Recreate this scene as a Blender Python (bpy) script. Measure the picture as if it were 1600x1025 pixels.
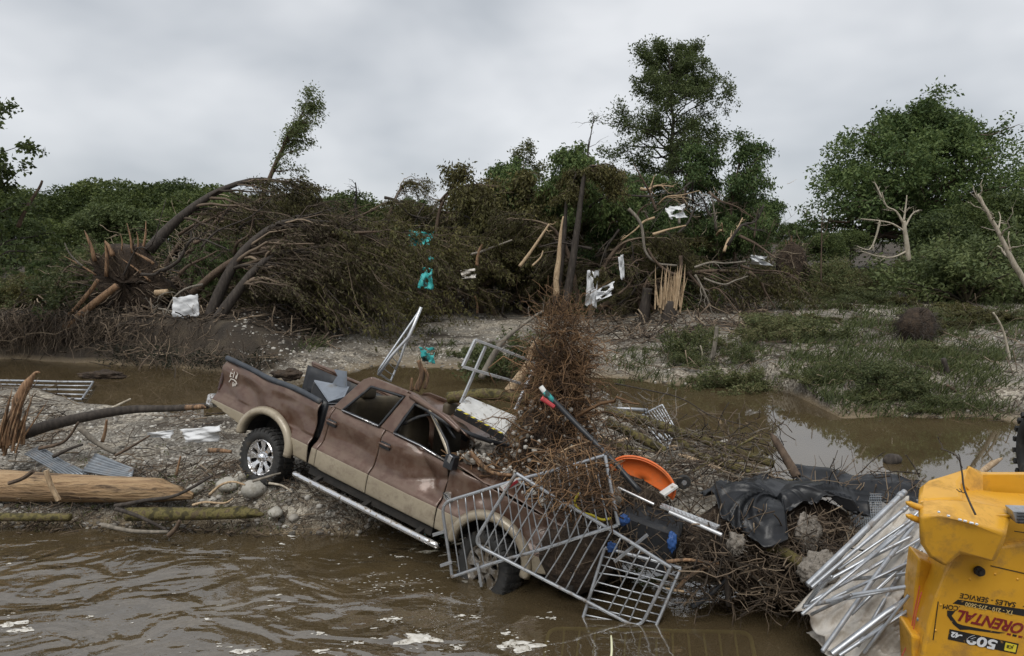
import bpy, math, random
import numpy as np
from mathutils import Vector, Matrix, Euler
rad = math.radians
rng = np.random.default_rng(7)
random.seed(7)
for o in list(bpy.data.objects): bpy.data.objects.remove(o)
scene = bpy.context.scene
COL = scene.collection
# ---------------------------------------------------------------- camera
CAM_H, FOC, PIT = 3.85, 1067.0, rad(6.0)
cam_d = bpy.data.cameras.new('camera'); cam = bpy.data.objects.new('camera', cam_d); COL.objects.link(cam)
cam_d.sensor_width = 36.0; cam_d.lens = FOC / 1600 * 36; cam_d.clip_start = .1; cam_d.clip_end = 6000
cam.location = (0, 0, CAM_H); cam.rotation_euler = (rad(90) - PIT, 0, 0)
scene.camera = cam
# ---------------------------------------------------------------- sky and sun (overcast)
SUN_EL, SUN_AZ = rad(58), rad(200)      # azimuth clockwise from +Y
world = bpy.data.worlds.new('World'); scene.world = world; world.use_nodes = True
nt = world.node_tree; nt.nodes.clear()
N = nt.nodes.new; LK = nt.links.new
wo = N('ShaderNodeOutputWorld'); bg = N('ShaderNodeBackground'); bg.inputs['Strength'].default_value = .1
sky = N('ShaderNodeTexSky'); sky.sky_type = 'NISHITA'; sky.sun_disc = False
sky.sun_elevation = SUN_EL; sky.sun_rotation = SUN_AZ
tc = N('ShaderNodeTexCoord'); mp = N('ShaderNodeMapping'); mp.inputs['Scale'].default_value = (1.0, 1.0, 1.9)
mp.inputs['Rotation'].default_value = (0.1, .22, .5)
n1 = N('ShaderNodeTexNoise'); n1.inputs['Scale'].default_value = 2.3; n1.inputs['Detail'].default_value = 4; n1.inputs['Roughness'].default_value = .5
n1.inputs['Distortion'].default_value = .1
cr = N('ShaderNodeValToRGB'); e = cr.color_ramp.elements
e[0].position = .36; e[0].color = (3.5, 3.7, 3.95, 1); e[1].position = .62; e[1].color = (5.5, 5.6, 5.75, 1)
mx = N('ShaderNodeMixRGB'); mx.inputs['Fac'].default_value = .93
LK(tc.outputs['Generated'], mp.inputs['Vector']); LK(mp.outputs['Vector'], n1.inputs['Vector']); LK(n1.outputs['Fac'], cr.inputs['Fac'])
LK(sky.outputs['Color'], mx.inputs['Color1']); LK(cr.outputs['Color'], mx.inputs['Color2'])
LK(mx.outputs['Color'], bg.inputs['Color']); LK(bg.outputs['Background'], wo.inputs['Surface'])
sun_d = bpy.data.lights.new('sun', 'SUN'); sun_d.energy = 1.5; sun_d.angle = rad(38); sun_d.color = (1, .97, .92)
sun = bpy.data.objects.new('sun', sun_d); COL.objects.link(sun)
_sd = Vector((math.sin(SUN_AZ) * math.cos(SUN_EL), math.cos(SUN_AZ) * math.cos(SUN_EL), math.sin(SUN_EL)))
sun.rotation_euler = (-_sd).to_track_quat('-Z', 'Y').to_euler()
vs = scene.view_settings; vs.view_transform = 'Standard'; vs.look = 'None'; vs.gamma = 1; vs.use_curve_mapping = False; vs.exposure = 0.58
scene.cycles.use_denoising = True; scene.cycles.max_bounces = 7; scene.cycles.transparent_max_bounces = 12
scene.cycles.caustics_reflective = False; scene.cycles.caustics_refractive = False
# ---------------------------------------------------------------- helpers
def V(*a): return np.array(a, float)
_c, _s = math.cos(PIT), math.sin(PIT)
def ray(px, py):
    xc = (px - 800) / FOC; yc = -(py - 512.5) / FOC
    return V(xc, _c + yc * _s, -_s + yc * _c)
def at(px, py, d):                 # the point seen at that place of the photograph, d metres out
    r = ray(px, py); return V(0, 0, CAM_H) + r * (d / r[1])
def gnd(px, py, z=0.0):            # the same, on the level z
    r = ray(px, py); return V(0, 0, CAM_H) + r * ((z - CAM_H) / r[2])
def tag(o, label=None, cat=None, group=None, kind=None):
    if label: o['label'] = label
    if cat: o['category'] = cat
    if group: o['group'] = group
    if kind: o['kind'] = kind
    return o
def empty(name, loc=(0, 0, 0), label=None, cat=None, group=None, parent=None):
    o = bpy.data.objects.new(name, None); COL.objects.link(o); o.location = loc; o.empty_display_size = .2
    if parent is not None: o.parent = parent
    return tag(o, label, cat, group)
def copy_tree(o, parent=None):
    c = o.copy(); COL.objects.link(c)
    if parent is not None: c.parent = parent
    for ch in o.children: copy_tree(ch, c)
    return c
class MB:
    def __init__(s): s.v = []; s.f = []; s.m = []; s.n = 0
    def add(s, v, f, m=0):
        v = np.asarray(v, float).reshape(-1, 3)
        if not isinstance(f, list): f = [np.asarray(f)]
        elif f and not isinstance(f[0], np.ndarray):
            by = {}
            for q in f: by.setdefault(len(q), []).append(q)
            f = [np.array(q) for q in by.values()]
        for q in f:
            if len(q):
                s.f.append(q + s.n); s.m.append(np.full(len(q), m) if np.isscalar(m) else np.asarray(m))
        s.v.append(v); s.n += len(v); return s
    def box(s, c, size, rot=None, m=0):
        h = np.array(size) / 2
        v = np.array([[x, y, z] for x in (-1, 1) for y in (-1, 1) for z in (-1, 1)]) * h
        if rot is not None: v = v @ np.array(rot).T
        return s.add(v + np.array(c), np.array([[0, 1, 3, 2], [4, 6, 7, 5], [0, 4, 5, 1], [2, 3, 7, 6], [0, 2, 6, 4], [1, 5, 7, 3]]), m)
    def beam(s, a, b, w, h, up=(0, 0, 1), m=0):          # box from a to b
        a = np.array(a, float); b = np.array(b, float); t = b - a; L = np.linalg.norm(t); t = t / L
        u = np.array(up, float); x = np.cross(t, u); x /= np.linalg.norm(x) + 1e-9; u = np.cross(x, t)
        return s.box((a + b) / 2, (L, w, h), np.stack([t, x, u], 1), m)
    def tube(s, P, R, S=8, m=0, cap=True):
        P = np.asarray(P, float)[None]; R = np.broadcast_to(np.asarray(R, float), P.shape[1])[None]
        return s.tubes(P, R, S, m, cap)
    def tubes(s, P, R, S=3, m=0, cap=True):
        Nn, K = P.shape[:2]
        if Nn == 0: return s
        T = np.gradient(P, axis=1); T /= np.linalg.norm(T, axis=2, keepdims=True) + 1e-9
        mean = T.mean(1); ref = np.where(np.abs(mean[:, 2:3]) < .8, V(0, 0, 1)[None], V(1, 0, 0)[None])
        X = np.cross(T, ref[:, None, :]); X /= np.linalg.norm(X, axis=2, keepdims=True) + 1e-9
        Y = np.cross(T, X)
        a = np.linspace(0, 2 * np.pi, S, endpoint=False)
        v = P[:, :, None, :] + R[:, :, None, None] * (np.cos(a)[None, None, :, None] * X[:, :, None, :] + np.sin(a)[None, None, :, None] * Y[:, :, None, :])
        k = np.arange(K - 1)[:, None] * S; j = np.arange(S)[None]; j2 = (j + 1) % S
        q = np.stack([k + j, k + j2, k + S + j2, k + S + j], -1).reshape(-1, 4)
        off = (np.arange(Nn) * K * S)[:, None, None]
        fs = [(q[None] + off).reshape(-1, 4)]
        if cap:
            c0 = np.arange(S)[::-1]; c1 = (K - 1) * S + np.arange(S)
            fs.append((np.stack([c0, c1])[None] + off).reshape(-1, S))
        return s.add(v, fs, m)
    def lathe(s, prof, S=32, m=0, M=None, closed=False):      # prof: (radius, axial) about Y
        pr = np.asarray(prof, float); K = len(pr); a = np.linspace(0, 2 * np.pi, S, endpoint=False)
        v = np.stack([pr[:, None, 0] * np.cos(a), np.broadcast_to(pr[:, None, 1], (K, S)), pr[:, None, 0] * np.sin(a)], -1).reshape(-1, 3)
        if M is not None: v = v @ np.array(M)[:3, :3].T + np.array(M)[:3, 3]
        kk = K if closed else K - 1
        k = np.arange(kk)[:, None]; j = np.arange(S)[None]; j2 = (j + 1) % S; k2 = (k + 1) % K
        q = np.stack([k * S + j, k * S + j2, k2 * S + j2, k2 * S + j], -1).reshape(-1, 4)
        return s.add(v, q, m)
    def grid(s, G, m=0, keep=None):
        G = np.asarray(G, float); a, b = G.shape[:2]
        i = np.arange(a - 1)[:, None] * b; j = np.arange(b - 1)[None]
        q = np.stack([i + j, i + j + 1, i + b + j + 1, i + b + j], -1).reshape(-1, 4)
        mm = m if np.isscalar(m) else np.asarray(m).reshape(-1)
        if keep is not None:
            kp = np.asarray(keep).reshape(-1); q = q[kp]
            if not np.isscalar(mm): mm = mm[kp]
        return s.add(G, q, mm)
    def prism(s, poly, a, b, m=0):       # poly: list of points, faces at poly+a and poly+b
        p = np.asarray(poly, float); n = len(p); v = np.concatenate([p + np.array(a), p + np.array(b)])
        f = [list(range(n))[::-1], list(range(n, 2 * n))] + [[i, (i + 1) % n, n + (i + 1) % n, n + i] for i in range(n)]
        return s.add(v, f, m)
    def mesh(s, name, smooth=False, sharp=None):
        me = bpy.data.meshes.new(name)
        v = np.concatenate(s.v) if s.v else np.zeros((0, 3))
        me.vertices.add(len(v)); me.vertices.foreach_set('co', v.ravel())
        L = [q.ravel() for q in s.f]; tot = np.concatenate([np.full(len(q), q.shape[1]) for q in s.f])
        li = np.concatenate(L).astype(np.int32); st = np.concatenate([[0], np.cumsum(tot)[:-1]]).astype(np.int32)
        me.loops.add(len(li)); me.loops.foreach_set('vertex_index', li)
        me.polygons.add(len(tot)); me.polygons.foreach_set('loop_start', st)
        me.polygons.foreach_set('material_index', np.concatenate(s.m).astype(np.int32))
        me.polygons.foreach_set('use_smooth', np.full(len(tot), smooth))
        me.update(calc_edges=True); me.validate()
        if smooth and sharp: me.set_sharp_from_angle(angle=rad(sharp))
        return me
    def build(s, name, mats, parent=None, smooth=False, sharp=None, loc=None, solid=None, bevel=None):
        me = s.mesh(name, smooth, sharp)
        for mt in (mats if isinstance(mats, (list, tuple)) else [mats]): me.materials.append(mt)
        o = bpy.data.objects.new(name, me); COL.objects.link(o)
        if parent is not None: o.parent = parent
        if loc is not None: o.location = loc
        if solid:
            md = o.modifiers.new('solid', 'SOLIDIFY'); md.thickness = solid; md.offset = 0
        if bevel:
            md = o.modifiers.new('bevel', 'BEVEL'); md.width = bevel; md.segments = 2; md.limit_method = 'ANGLE'; md.angle_limit = rad(35)
        return o
_ph = np.random.default_rng(3)
_K = [( _ph.normal(size=(9, 3)), _ph.uniform(0, 6.28, 9)) for _ in range(8)]
def fbm(p, scale=1.0, oct=4, seed=0):            # cheap smooth noise, about -1..1
    p = np.asarray(p, float); out = np.zeros(p.shape[:-1]); a = 1.0; f = scale; tot = 0
    for o in range(oct):
        k, ph = _K[(o + seed) % 8]
        out += a * np.sin((p @ k.T) * f + ph + seed * 1.7).sum(-1) / 4.0; tot += a; a *= .5; f *= 2.03
    return out / tot
def spline(pts, n):
    pts = np.asarray(pts, float); m = len(pts); t = np.linspace(0, m - 1, n); i = np.clip(t.astype(int), 0, m - 2); u = (t - i)[:, None]
    p0 = pts[np.maximum(i - 1, 0)]; p1 = pts[i]; p2 = pts[i + 1]; p3 = pts[np.minimum(i + 2, m - 1)]
    return .5 * (2 * p1 + (p2 - p0) * u + (2 * p0 - 5 * p1 + 4 * p2 - p3) * u ** 2 + (3 * p1 - p0 - 3 * p2 + p3) * u ** 3)
def nrm(a): return a / (np.linalg.norm(a, axis=-1, keepdims=True) + 1e-9)
# ---------------------------------------------------------------- materials
MATS = {}
def newmat(name):
    m = bpy.data.materials.new(name); m.use_nodes = True; m.node_tree.nodes.clear(); MATS[name] = m
    t = m.node_tree; return m, t.nodes.new, t.links.new
def ramp(N, stops):
    r = N('ShaderNodeValToRGB'); e = r.color_ramp.elements
    while len(e) < len(stops): e.new(.5)
    for k, (p, c) in enumerate(stops): e[k].position = p; e[k].color = (*c, 1)
    return r
def pm(name, stops, scale=6, rough=.7, metal=0., bump=.0, bscale=None, stretch=(1, 1, 1), detail=6, dirt=None, dscale=2.5, dlim=(.5, .62), rvar=0., coat=0., spec=.5, island=0., bdist=.02, grain=False):
    """colour from noise over object space; dirt = a second colour laid on in patches"""
    m, N, LK = newmat(name)
    out = N('ShaderNodeOutputMaterial'); b = N('ShaderNodeBsdfPrincipled'); LK(b.outputs[0], out.inputs[0])
    tcn = N('ShaderNodeTexCoord'); mpn = N('ShaderNodeMapping'); mpn.inputs['Scale'].default_value = stretch
    LK(tcn.outputs['Object'], mpn.inputs['Vector'])
    nz = N('ShaderNodeTexNoise'); nz.inputs['Scale'].default_value = scale; nz.inputs['Detail'].default_value = detail; nz.inputs['Roughness'].default_value = .62
    LK(mpn.outputs[0], nz.inputs['Vector'])
    fac = nz.outputs['Fac']
    if island:
        g = N('ShaderNodeNewGeometry'); mm = N('ShaderNodeMixRGB'); mm.inputs[0].default_value = island
        LK(fac, mm.inputs[1]); LK(g.outputs['Random Per Island'], mm.inputs[2]); fac = mm.outputs[0]
    r = ramp(N, stops); LK(fac, r.inputs[0]); colr = r.outputs[0]
    rsock = None
    if dirt:
        d = N('ShaderNodeTexNoise'); d.inputs['Scale'].default_value = dscale; d.inputs['Detail'].default_value = 9; d.inputs['Roughness'].default_value = .7
        LK(mpn.outputs[0] if grain else tcn.outputs['Object'], d.inputs['Vector']); dr = ramp(N, [(dlim[0], (0, 0, 0)), (dlim[1], (1, 1, 1))]); LK(d.outputs['Fac'], dr.inputs[0])
        mm = N('ShaderNodeMixRGB'); LK(dr.outputs[0], mm.inputs[0]); LK(colr, mm.inputs[1]); mm.inputs[2].default_value = (*dirt, 1); colr = mm.outputs[0]
        mr = N('ShaderNodeMapRange'); LK(dr.outputs[0], mr.inputs[0]); mr.inputs[3].default_value = rough; mr.inputs[4].default_value = .85; rsock = mr.outputs[0]
        mt = N('ShaderNodeMapRange'); LK(dr.outputs[0], mt.inputs[0]); mt.inputs[3].default_value = metal; mt.inputs[4].default_value = metal * .1; LK(mt.outputs[0], b.inputs['Metallic'])
    LK(colr, b.inputs['Base Color']); b.inputs['Roughness'].default_value = rough; b.inputs['Specular IOR Level'].default_value = spec
    if rsock is not None: LK(rsock, b.inputs['Roughness'])
    else: b.inputs['Metallic'].default_value = metal
    b.inputs['Coat Weight'].default_value = coat; b.inputs['Coat Roughness'].default_value = .12
    if bump:
        bz = nz
        if bscale:
            bz = N('ShaderNodeTexNoise'); bz.inputs['Scale'].default_value = bscale; bz.inputs['Detail'].default_value = 7; LK(mpn.outputs[0], bz.inputs['Vector'])
        bp = N('ShaderNodeBump'); bp.inputs['Strength'].default_value = bump; bp.inputs['Distance'].default_value = bdist
        LK(bz.outputs['Fac'], bp.inputs['Height']); LK(bp.outputs[0], b.inputs['Normal'])
    return m
def leafmat(name, stops, trans=.3, rough=.6):
    m, N, LK = newmat(name)
    out = N('ShaderNodeOutputMaterial'); g = N('ShaderNodeNewGeometry'); tcn = N('ShaderNodeTexCoord')
    oi = N('ShaderNodeObjectInfo')
    nz = N('ShaderNodeTexNoise'); nz.inputs['Scale'].default_value = .7; nz.inputs['Detail'].default_value = 2
    LK(tcn.outputs['Object'], nz.inputs['Vector'])
    a = N('ShaderNodeMixRGB'); a.inputs[0].default_value = .45; LK(g.outputs['Random Per Island'], a.inputs[1]); LK(nz.outputs['Fac'], a.inputs[2])
    a2 = N('ShaderNodeMixRGB'); a2.inputs[0].default_value = .25; LK(a.outputs[0], a2.inputs[1]); LK(oi.outputs['Random'], a2.inputs[2])
    r = ramp(N, stops); LK(a2.outputs[0], r.inputs[0])
    b = N('ShaderNodeBsdfPrincipled'); LK(r.outputs[0], b.inputs['Base Color']); b.inputs['Roughness'].default_value = rough; b.inputs['Specular IOR Level'].default_value = .3
    t = N('ShaderNodeBsdfTranslucent'); LK(r.outputs[0], t.inputs[0])
    mxs = N('ShaderNodeMixShader'); mxs.inputs[0].default_value = trans; LK(b.outputs[0], mxs.inputs[1]); LK(t.outputs[0], mxs.inputs[2])
    LK(mxs.outputs[0], out.inputs[0]); return m
def flat(name, c, rough=.6, metal=0.): return pm(name, [(.3, tuple(x * .85 for x in c)), (.7, c)], 9, rough, metal)
# ================================================================ THE SETTING
def poly_sd(x, y, poly):              # signed distance, positive inside
    p = np.asarray(poly)[:, :2]; n = len(p); d = np.full(x.shape, 1e9); ins = np.zeros(x.shape, bool)
    for i in range(n):
        a = p[i]; b = p[(i + 1) % n]; ex, ey = b - a; wx = x - a[0]; wy = y - a[1]
        t = np.clip((wx * ex + wy * ey) / (ex * ex + ey * ey), 0, 1)
        d = np.minimum(d, np.hypot(wx - ex * t, wy - ey * t))
        c = ((a[1] > y) != (b[1] > y)) & (x < (b[0] - a[0]) * (y - a[1]) / (b[1] - a[1] + 1e-12) + a[0])
        ins ^= c
    return np.where(ins, d, -d)
SHORE = np.array([gnd(*p) for p in [(-500, 552), (-200, 555), (0, 558), (150, 566), (320, 574), (430, 594), (520, 585), (610, 566), (740, 578), (820, 592), (900, 588), (1000, 592), (1080, 604), (1150, 592), (1220, 608), (1300, 650), (1450, 650), (1600, 655), (1900, 690), (2300, 700)]])
ISL_L = np.array([gnd(*p) for p in [(-500, 622), (0, 614), (90, 618), (150, 640), (235, 650), (330, 662), (420, 650), (520, 690), (600, 745), (650, 805), (560, 838), (440, 836), (300, 830), (0, 826), (-600, 828)]])
ISL_R = np.array([gnd(*p) for p in [(860, 640), (960, 650), (1060, 705), (1120, 745), (1200, 790), (1430, 820), (1600, 820), (1900, 825), (2300, 900), (2300, 1500), (1700, 1500), (1420, 1120), (1300, 1010), (1240, 960), (1150, 915), (1060, 895), (980, 860), (900, 850), (850, 760)]])
def sst(a, b, x): t = np.clip((x - a) / (b - a), 0, 1); return t * t * (3 - 2 * t)
def height(x, y):
    x = np.asarray(x, float); y = np.asarray(y, float); p = np.stack([x, y, 0 * x], -1)
    n = fbm(p, .35, 4, 1); n2 = fbm(p, 1.6, 3, 2)
    h = -.5 + .12 * n
    yy = y - np.interp(x, SHORE[:, 0], SHORE[:, 1]) + .35 * n2
    bh = np.interp(x, [-30, -10, -7.5, -5, 2, 5, 9, 30], [1.7, 1.5, .5, .22, .25, .35, .5, .7])
    bw = np.interp(x, [-30, -10, -7.5, -5, 2, 5, 9, 30], [.9, 1.0, 2.5, 4, 5, 4, 3, 3])
    far = bh * sst(-.3, 1, yy / bw) - .3 * (1 - sst(-1.2, 0, yy)) + np.clip(yy, 0, 60) * .03 + np.clip(yy - 2, 0, 5) * .04 * n + .05 * n2
    far = far + 9 * sst(130, 420, y) * (1 + .3 * n)
    h = np.maximum(h, np.where(yy > -2.5, far, -.6))
    d = poly_sd(x, y, ISL_L); il = -.3 + .62 * sst(-.45, .7, d + .12 * n2) + .06 * n
    il += .28 * np.exp(-((x + 3.7) ** 2 + (y - 9.9) ** 2) / .7)
    h = np.maximum(h, np.where(d > -1, il, -.6))
    d = poly_sd(x, y, ISL_R); ir = -.3 + .75 * sst(-.4, .9, d + .15 * n2) + .08 * n
    h = np.maximum(h, np.where(d > -1, ir, -.6))
    nb = -.4 + 2.6 * sst(4.6, .5, y + .3 * n)
    return np.maximum(h, nb)
def hz(x, y): return float(height(np.array([x]), np.array([y]))[0])
def surf(px, py):
    z = .3
    for _ in range(8): p = gnd(px, py, z); z = .5 * z + .5 * max(hz(p[0], p[1]), 0)
    return gnd(px, py, z)
def terrain():
    r = np.concatenate([np.linspace(.4, 5, 12), np.geomspace(5.3, 60, 185), np.geomspace(62, 3500, 36)])
    th = np.concatenate([np.linspace(-180, -46, 26)[:-1], np.linspace(-46, 46, 280), np.linspace(46, 180, 26)[1:]])
    Rr, T = np.meshgrid(r, np.radians(th), indexing='ij')
    x = Rr * np.sin(T); y = Rr * np.cos(T)
    mb = MB(); G = np.stack([x, y, height(x, y)], -1); mb.grid(G[:, ::-1])
    c = [[0, 0, hz(0, 0)]]
    return mb
m, N, LK = newmat('ground')
out = N('ShaderNodeOutputMaterial'); b = N('ShaderNodeBsdfPrincipled'); LK(b.outputs[0], out.inputs[0])
g = N('ShaderNodeNewGeometry'); sp = N('ShaderNodeSeparateXYZ'); LK(g.outputs['Position'], sp.inputs[0])
vo = N('ShaderNodeTexVoronoi'); vo.inputs['Scale'].default_value = 15; LK(g.outputs['Position'], vo.inputs['Vector'])
vo2 = N('ShaderNodeTexVoronoi'); vo2.inputs['Scale'].default_value = 38; LK(g.outputs['Position'], vo2.inputs['Vector'])
bw = N('ShaderNodeRGBToBW'); LK(vo.outputs['Color'], bw.inputs[0])
gr = ramp(N, [(.2, (.13, .108, .080)), (.45, (.28, .240, .185)), (.62, (.41, .362, .288)), (.8, (.55, .50, .41))]); LK(bw.outputs[0], gr.inputs[0])
bw2 = N('ShaderNodeRGBToBW'); LK(vo2.outputs['Color'], bw2.inputs[0])
gr2 = ramp(N, [(.25, (.10, .085, .065)), (.55, (.24, .21, .17)), (.8, (.38, .36, .31))]); LK(bw2.outputs[0], gr2.inputs[0])
ns = N('ShaderNodeTexNoise'); ns.inputs['Scale'].default_value = 1.1; ns.inputs['Detail'].default_value = 8; LK(g.outputs['Position'], ns.inputs['Vector'])
st = ramp(N, [(.45, (0, 0, 0)), (.55, (1, 1, 1))]); LK(ns.outputs['Fac'], st.inputs[0])
mxa = N('ShaderNodeMixRGB'); LK(st.outputs[0], mxa.inputs[0]); LK(gr.outputs[0], mxa.inputs[1]); LK(gr2.outputs[0], mxa.inputs[2])
# soil and litter patches, more of them on the far bank's left and right ends
nb = N('ShaderNodeTexNoise'); nb.inputs['Scale'].default_value = .45; nb.inputs['Detail'].default_value = 9; nb.inputs['Roughness'].default_value = .65; LK(g.outputs['Position'], nb.inputs['Vector'])
ax = N('ShaderNodeMapRange'); LK(sp.outputs['X'], ax.inputs[0]); ax.inputs[1].default_value = -9; ax.inputs[2].default_value = -6.5; ax.inputs[3].default_value = 1; ax.inputs[4].default_value = 0
ay = N('ShaderNodeMapRange'); LK(sp.outputs['Y'], ay.inputs[0]); ay.inputs[1].default_value = 19; ay.inputs[2].default_value = 23; ay.inputs[3].default_value = 0; ay.inputs[4].default_value = 1
mu = N('ShaderNodeMath'); mu.operation = 'MULTIPLY'; LK(ax.outputs[0], mu.inputs[0]); LK(ay.outputs[0], mu.inputs[1])
fy = N('ShaderNodeMapRange'); LK(sp.outputs['Y'], fy.inputs[0]); fy.inputs[1].default_value = 36; fy.inputs[2].default_value = 60; fy.inputs[3].default_value = 0; fy.inputs[4].default_value = .4
ad = N('ShaderNodeMath'); ad.operation = 'MULTIPLY_ADD'; LK(mu.outputs[0], ad.inputs[0]); ad.inputs[1].default_value = .4; LK(nb.outputs['Fac'], ad.inputs[2])
ad2 = N('ShaderNodeMath'); ad2.operation = 'ADD'; LK(ad.outputs[0], ad2.inputs[0]); LK(fy.outputs[0], ad2.inputs[1])
sr = ramp(N, [(.5, (0, 0, 0)), (.62, (1, 1, 1))]); LK(ad2.outputs[0], sr.inputs[0])
sc = ramp(N, [(.3, (.022, .016, .010)), (.5, (.05, .037, .024)), (.7, (.085, .065, .04))]); LK(ns.outputs['Fac'], sc.inputs[0])
mxb = N('ShaderNodeMixRGB'); LK(sr.outputs[0], mxb.inputs[0]); LK(mxa.outputs[0], mxb.inputs[1]); LK(sc.outputs[0], mxb.inputs[2])
# wet, silted band at the water line
wz = N('ShaderNodeMath'); wz.operation = 'MULTIPLY_ADD'; LK(nb.outputs['Fac'], wz.inputs[0]); wz.inputs[1].default_value = -.25; LK(sp.outputs['Z'], wz.inputs[2])
wr = N('ShaderNodeMapRange'); LK(wz.outputs[0], wr.inputs[0]); wr.inputs[1].default_value = -.12; wr.inputs[2].default_value = .06; wr.inputs[3].default_value = 1; wr.inputs[4].default_value = 0
mxc = N('ShaderNodeMixRGB'); LK(wr.outputs[0], mxc.inputs[0]); LK(mxb.outputs[0], mxc.inputs[1]); mxc.inputs[2].default_value = (.23, .175, .105, 1)
LK(mxc.outputs[0], b.inputs['Base Color'])
rr = N('ShaderNodeMapRange'); LK(wr.outputs[0], rr.inputs[0]); rr.inputs[3].default_value = .85; rr.inputs[4].default_value = .4; LK(rr.outputs[0], b.inputs['Roughness'])
bp = N('ShaderNodeBump'); bp.inputs['Strength'].default_value = .8; bp.inputs['Distance'].default_value = .05; bp.invert = True
dd = N('ShaderNodeMath'); dd.operation = 'ADD'; LK(vo.outputs['Distance'], dd.inputs[0]); LK(vo2.outputs['Distance'], dd.inputs[1])
LK(dd.outputs[0], bp.inputs['Height']); LK(bp.outputs[0], b.inputs['Normal'])
tag(terrain().build('ground', MATS['ground'], smooth=True), 'gravel and mud banks of the flooded river', 'ground', kind='structure')
# ---- water
m, N, LK = newmat('water')
out = N('ShaderNodeOutputMaterial'); g = N('ShaderNodeNewGeometry'); sp = N('ShaderNodeSeparateXYZ'); LK(g.outputs['Position'], sp.inputs[0])
nz = N('ShaderNodeTexNoise'); nz.inputs['Scale'].default_value = .5; nz.inputs['Detail'].default_value = 5; LK(g.outputs['Position'], nz.inputs['Vector'])
cc = ramp(N, [(.3, (.19, .14, .075)), (.6, (.27, .20, .108)), (.75, (.33, .255, .145))]); LK(nz.outputs['Fac'], cc.inputs[0])
df = N('ShaderNodeBsdfDiffuse'); LK(cc.outputs[0], df.inputs[0])
tr = N('ShaderNodeBsdfTransparent'); tr.inputs[0].default_value = (.93, .86, .60, 1)
mxs = N('ShaderNodeMixShader'); mxs.inputs[0].default_value = .70; LK(df.outputs[0], mxs.inputs[1]); LK(tr.outputs[0], mxs.inputs[2])
gl = N('ShaderNodeBsdfGlossy'); gl.inputs['Roughness'].default_value = .02
# ripples: lively in the near channel, slack in the pond behind the jam
mpn = N('ShaderNodeMapping'); mpn.inputs['Rotation'].default_value = (0, 0, rad(28)); mpn.inputs['Scale'].default_value = (.9, 1.5, 1); LK(g.outputs['Position'], mpn.inputs['Vector'])
w1 = N('ShaderNodeTexNoise'); w1.inputs['Scale'].default_value = 1.1; w1.inputs['Detail'].default_value = 2.2; w1.inputs['Roughness'].default_value = .5; w1.inputs['Distortion'].default_value = .9; LK(mpn.outputs[0], w1.inputs['Vector'])
w2 = N('ShaderNodeTexNoise'); w2.inputs['Scale'].default_value = 9; w2.inputs['Detail'].default_value = 2; LK(mpn.outputs[0], w2.inputs['Vector'])
ym = N('ShaderNodeMapRange'); LK(sp.outputs['Y'], ym.inputs[0]); ym.inputs[1].default_value = 8.6; ym.inputs[2].default_value = 10.5; ym.inputs[3].default_value = 1; ym.inputs[4].default_value = .008
xm = N('ShaderNodeMapRange'); LK(sp.outputs['X'], xm.inputs[0]); xm.inputs[1].default_value = -.6; xm.inputs[2].default_value = .6; xm.inputs[3].default_value = 1; xm.inputs[4].default_value = .16
mm = N('ShaderNodeMath'); mm.operation = 'MULTIPLY'; LK(ym.outputs[0], mm.inputs[0]); LK(xm.outputs[0], mm.inputs[1])
hs = N('ShaderNodeMath'); hs.operation = 'MULTIPLY_ADD'; LK(w2.outputs['Fac'], hs.inputs[0]); hs.inputs[1].default_value = .05; LK(w1.outputs['Fac'], hs.inputs[2])
bp = N('ShaderNodeBump'); bp.inputs['Distance'].default_value = .17; LK(mm.outputs[0], bp.inputs['Strength']); LK(hs.outputs[0], bp.inputs['Height'])
LK(bp.outputs[0], gl.inputs['Normal'])
fr = N('ShaderNodeFresnel'); fr.inputs[0].default_value = 2.8; LK(bp.outputs[0], fr.inputs['Normal'])
mx2 = N('ShaderNodeMixShader'); LK(fr.outputs[0], mx2.inputs[0]); LK(mxs.outputs[0], mx2.inputs[1]); LK(gl.outputs[0], mx2.inputs[2]); LK(mx2.outputs[0], out.inputs[0])
mb = MB(); mb.grid(np.stack(np.meshgrid(np.linspace(-70, 70, 30), np.linspace(-4, 46, 12), indexing='ij') + [np.zeros((30, 12))], -1)[:, ::-1][::-1][:, ::-1])
tag(mb.build('water', MATS['water']), 'muddy brown flood water of the river', 'water', kind='structure')
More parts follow.
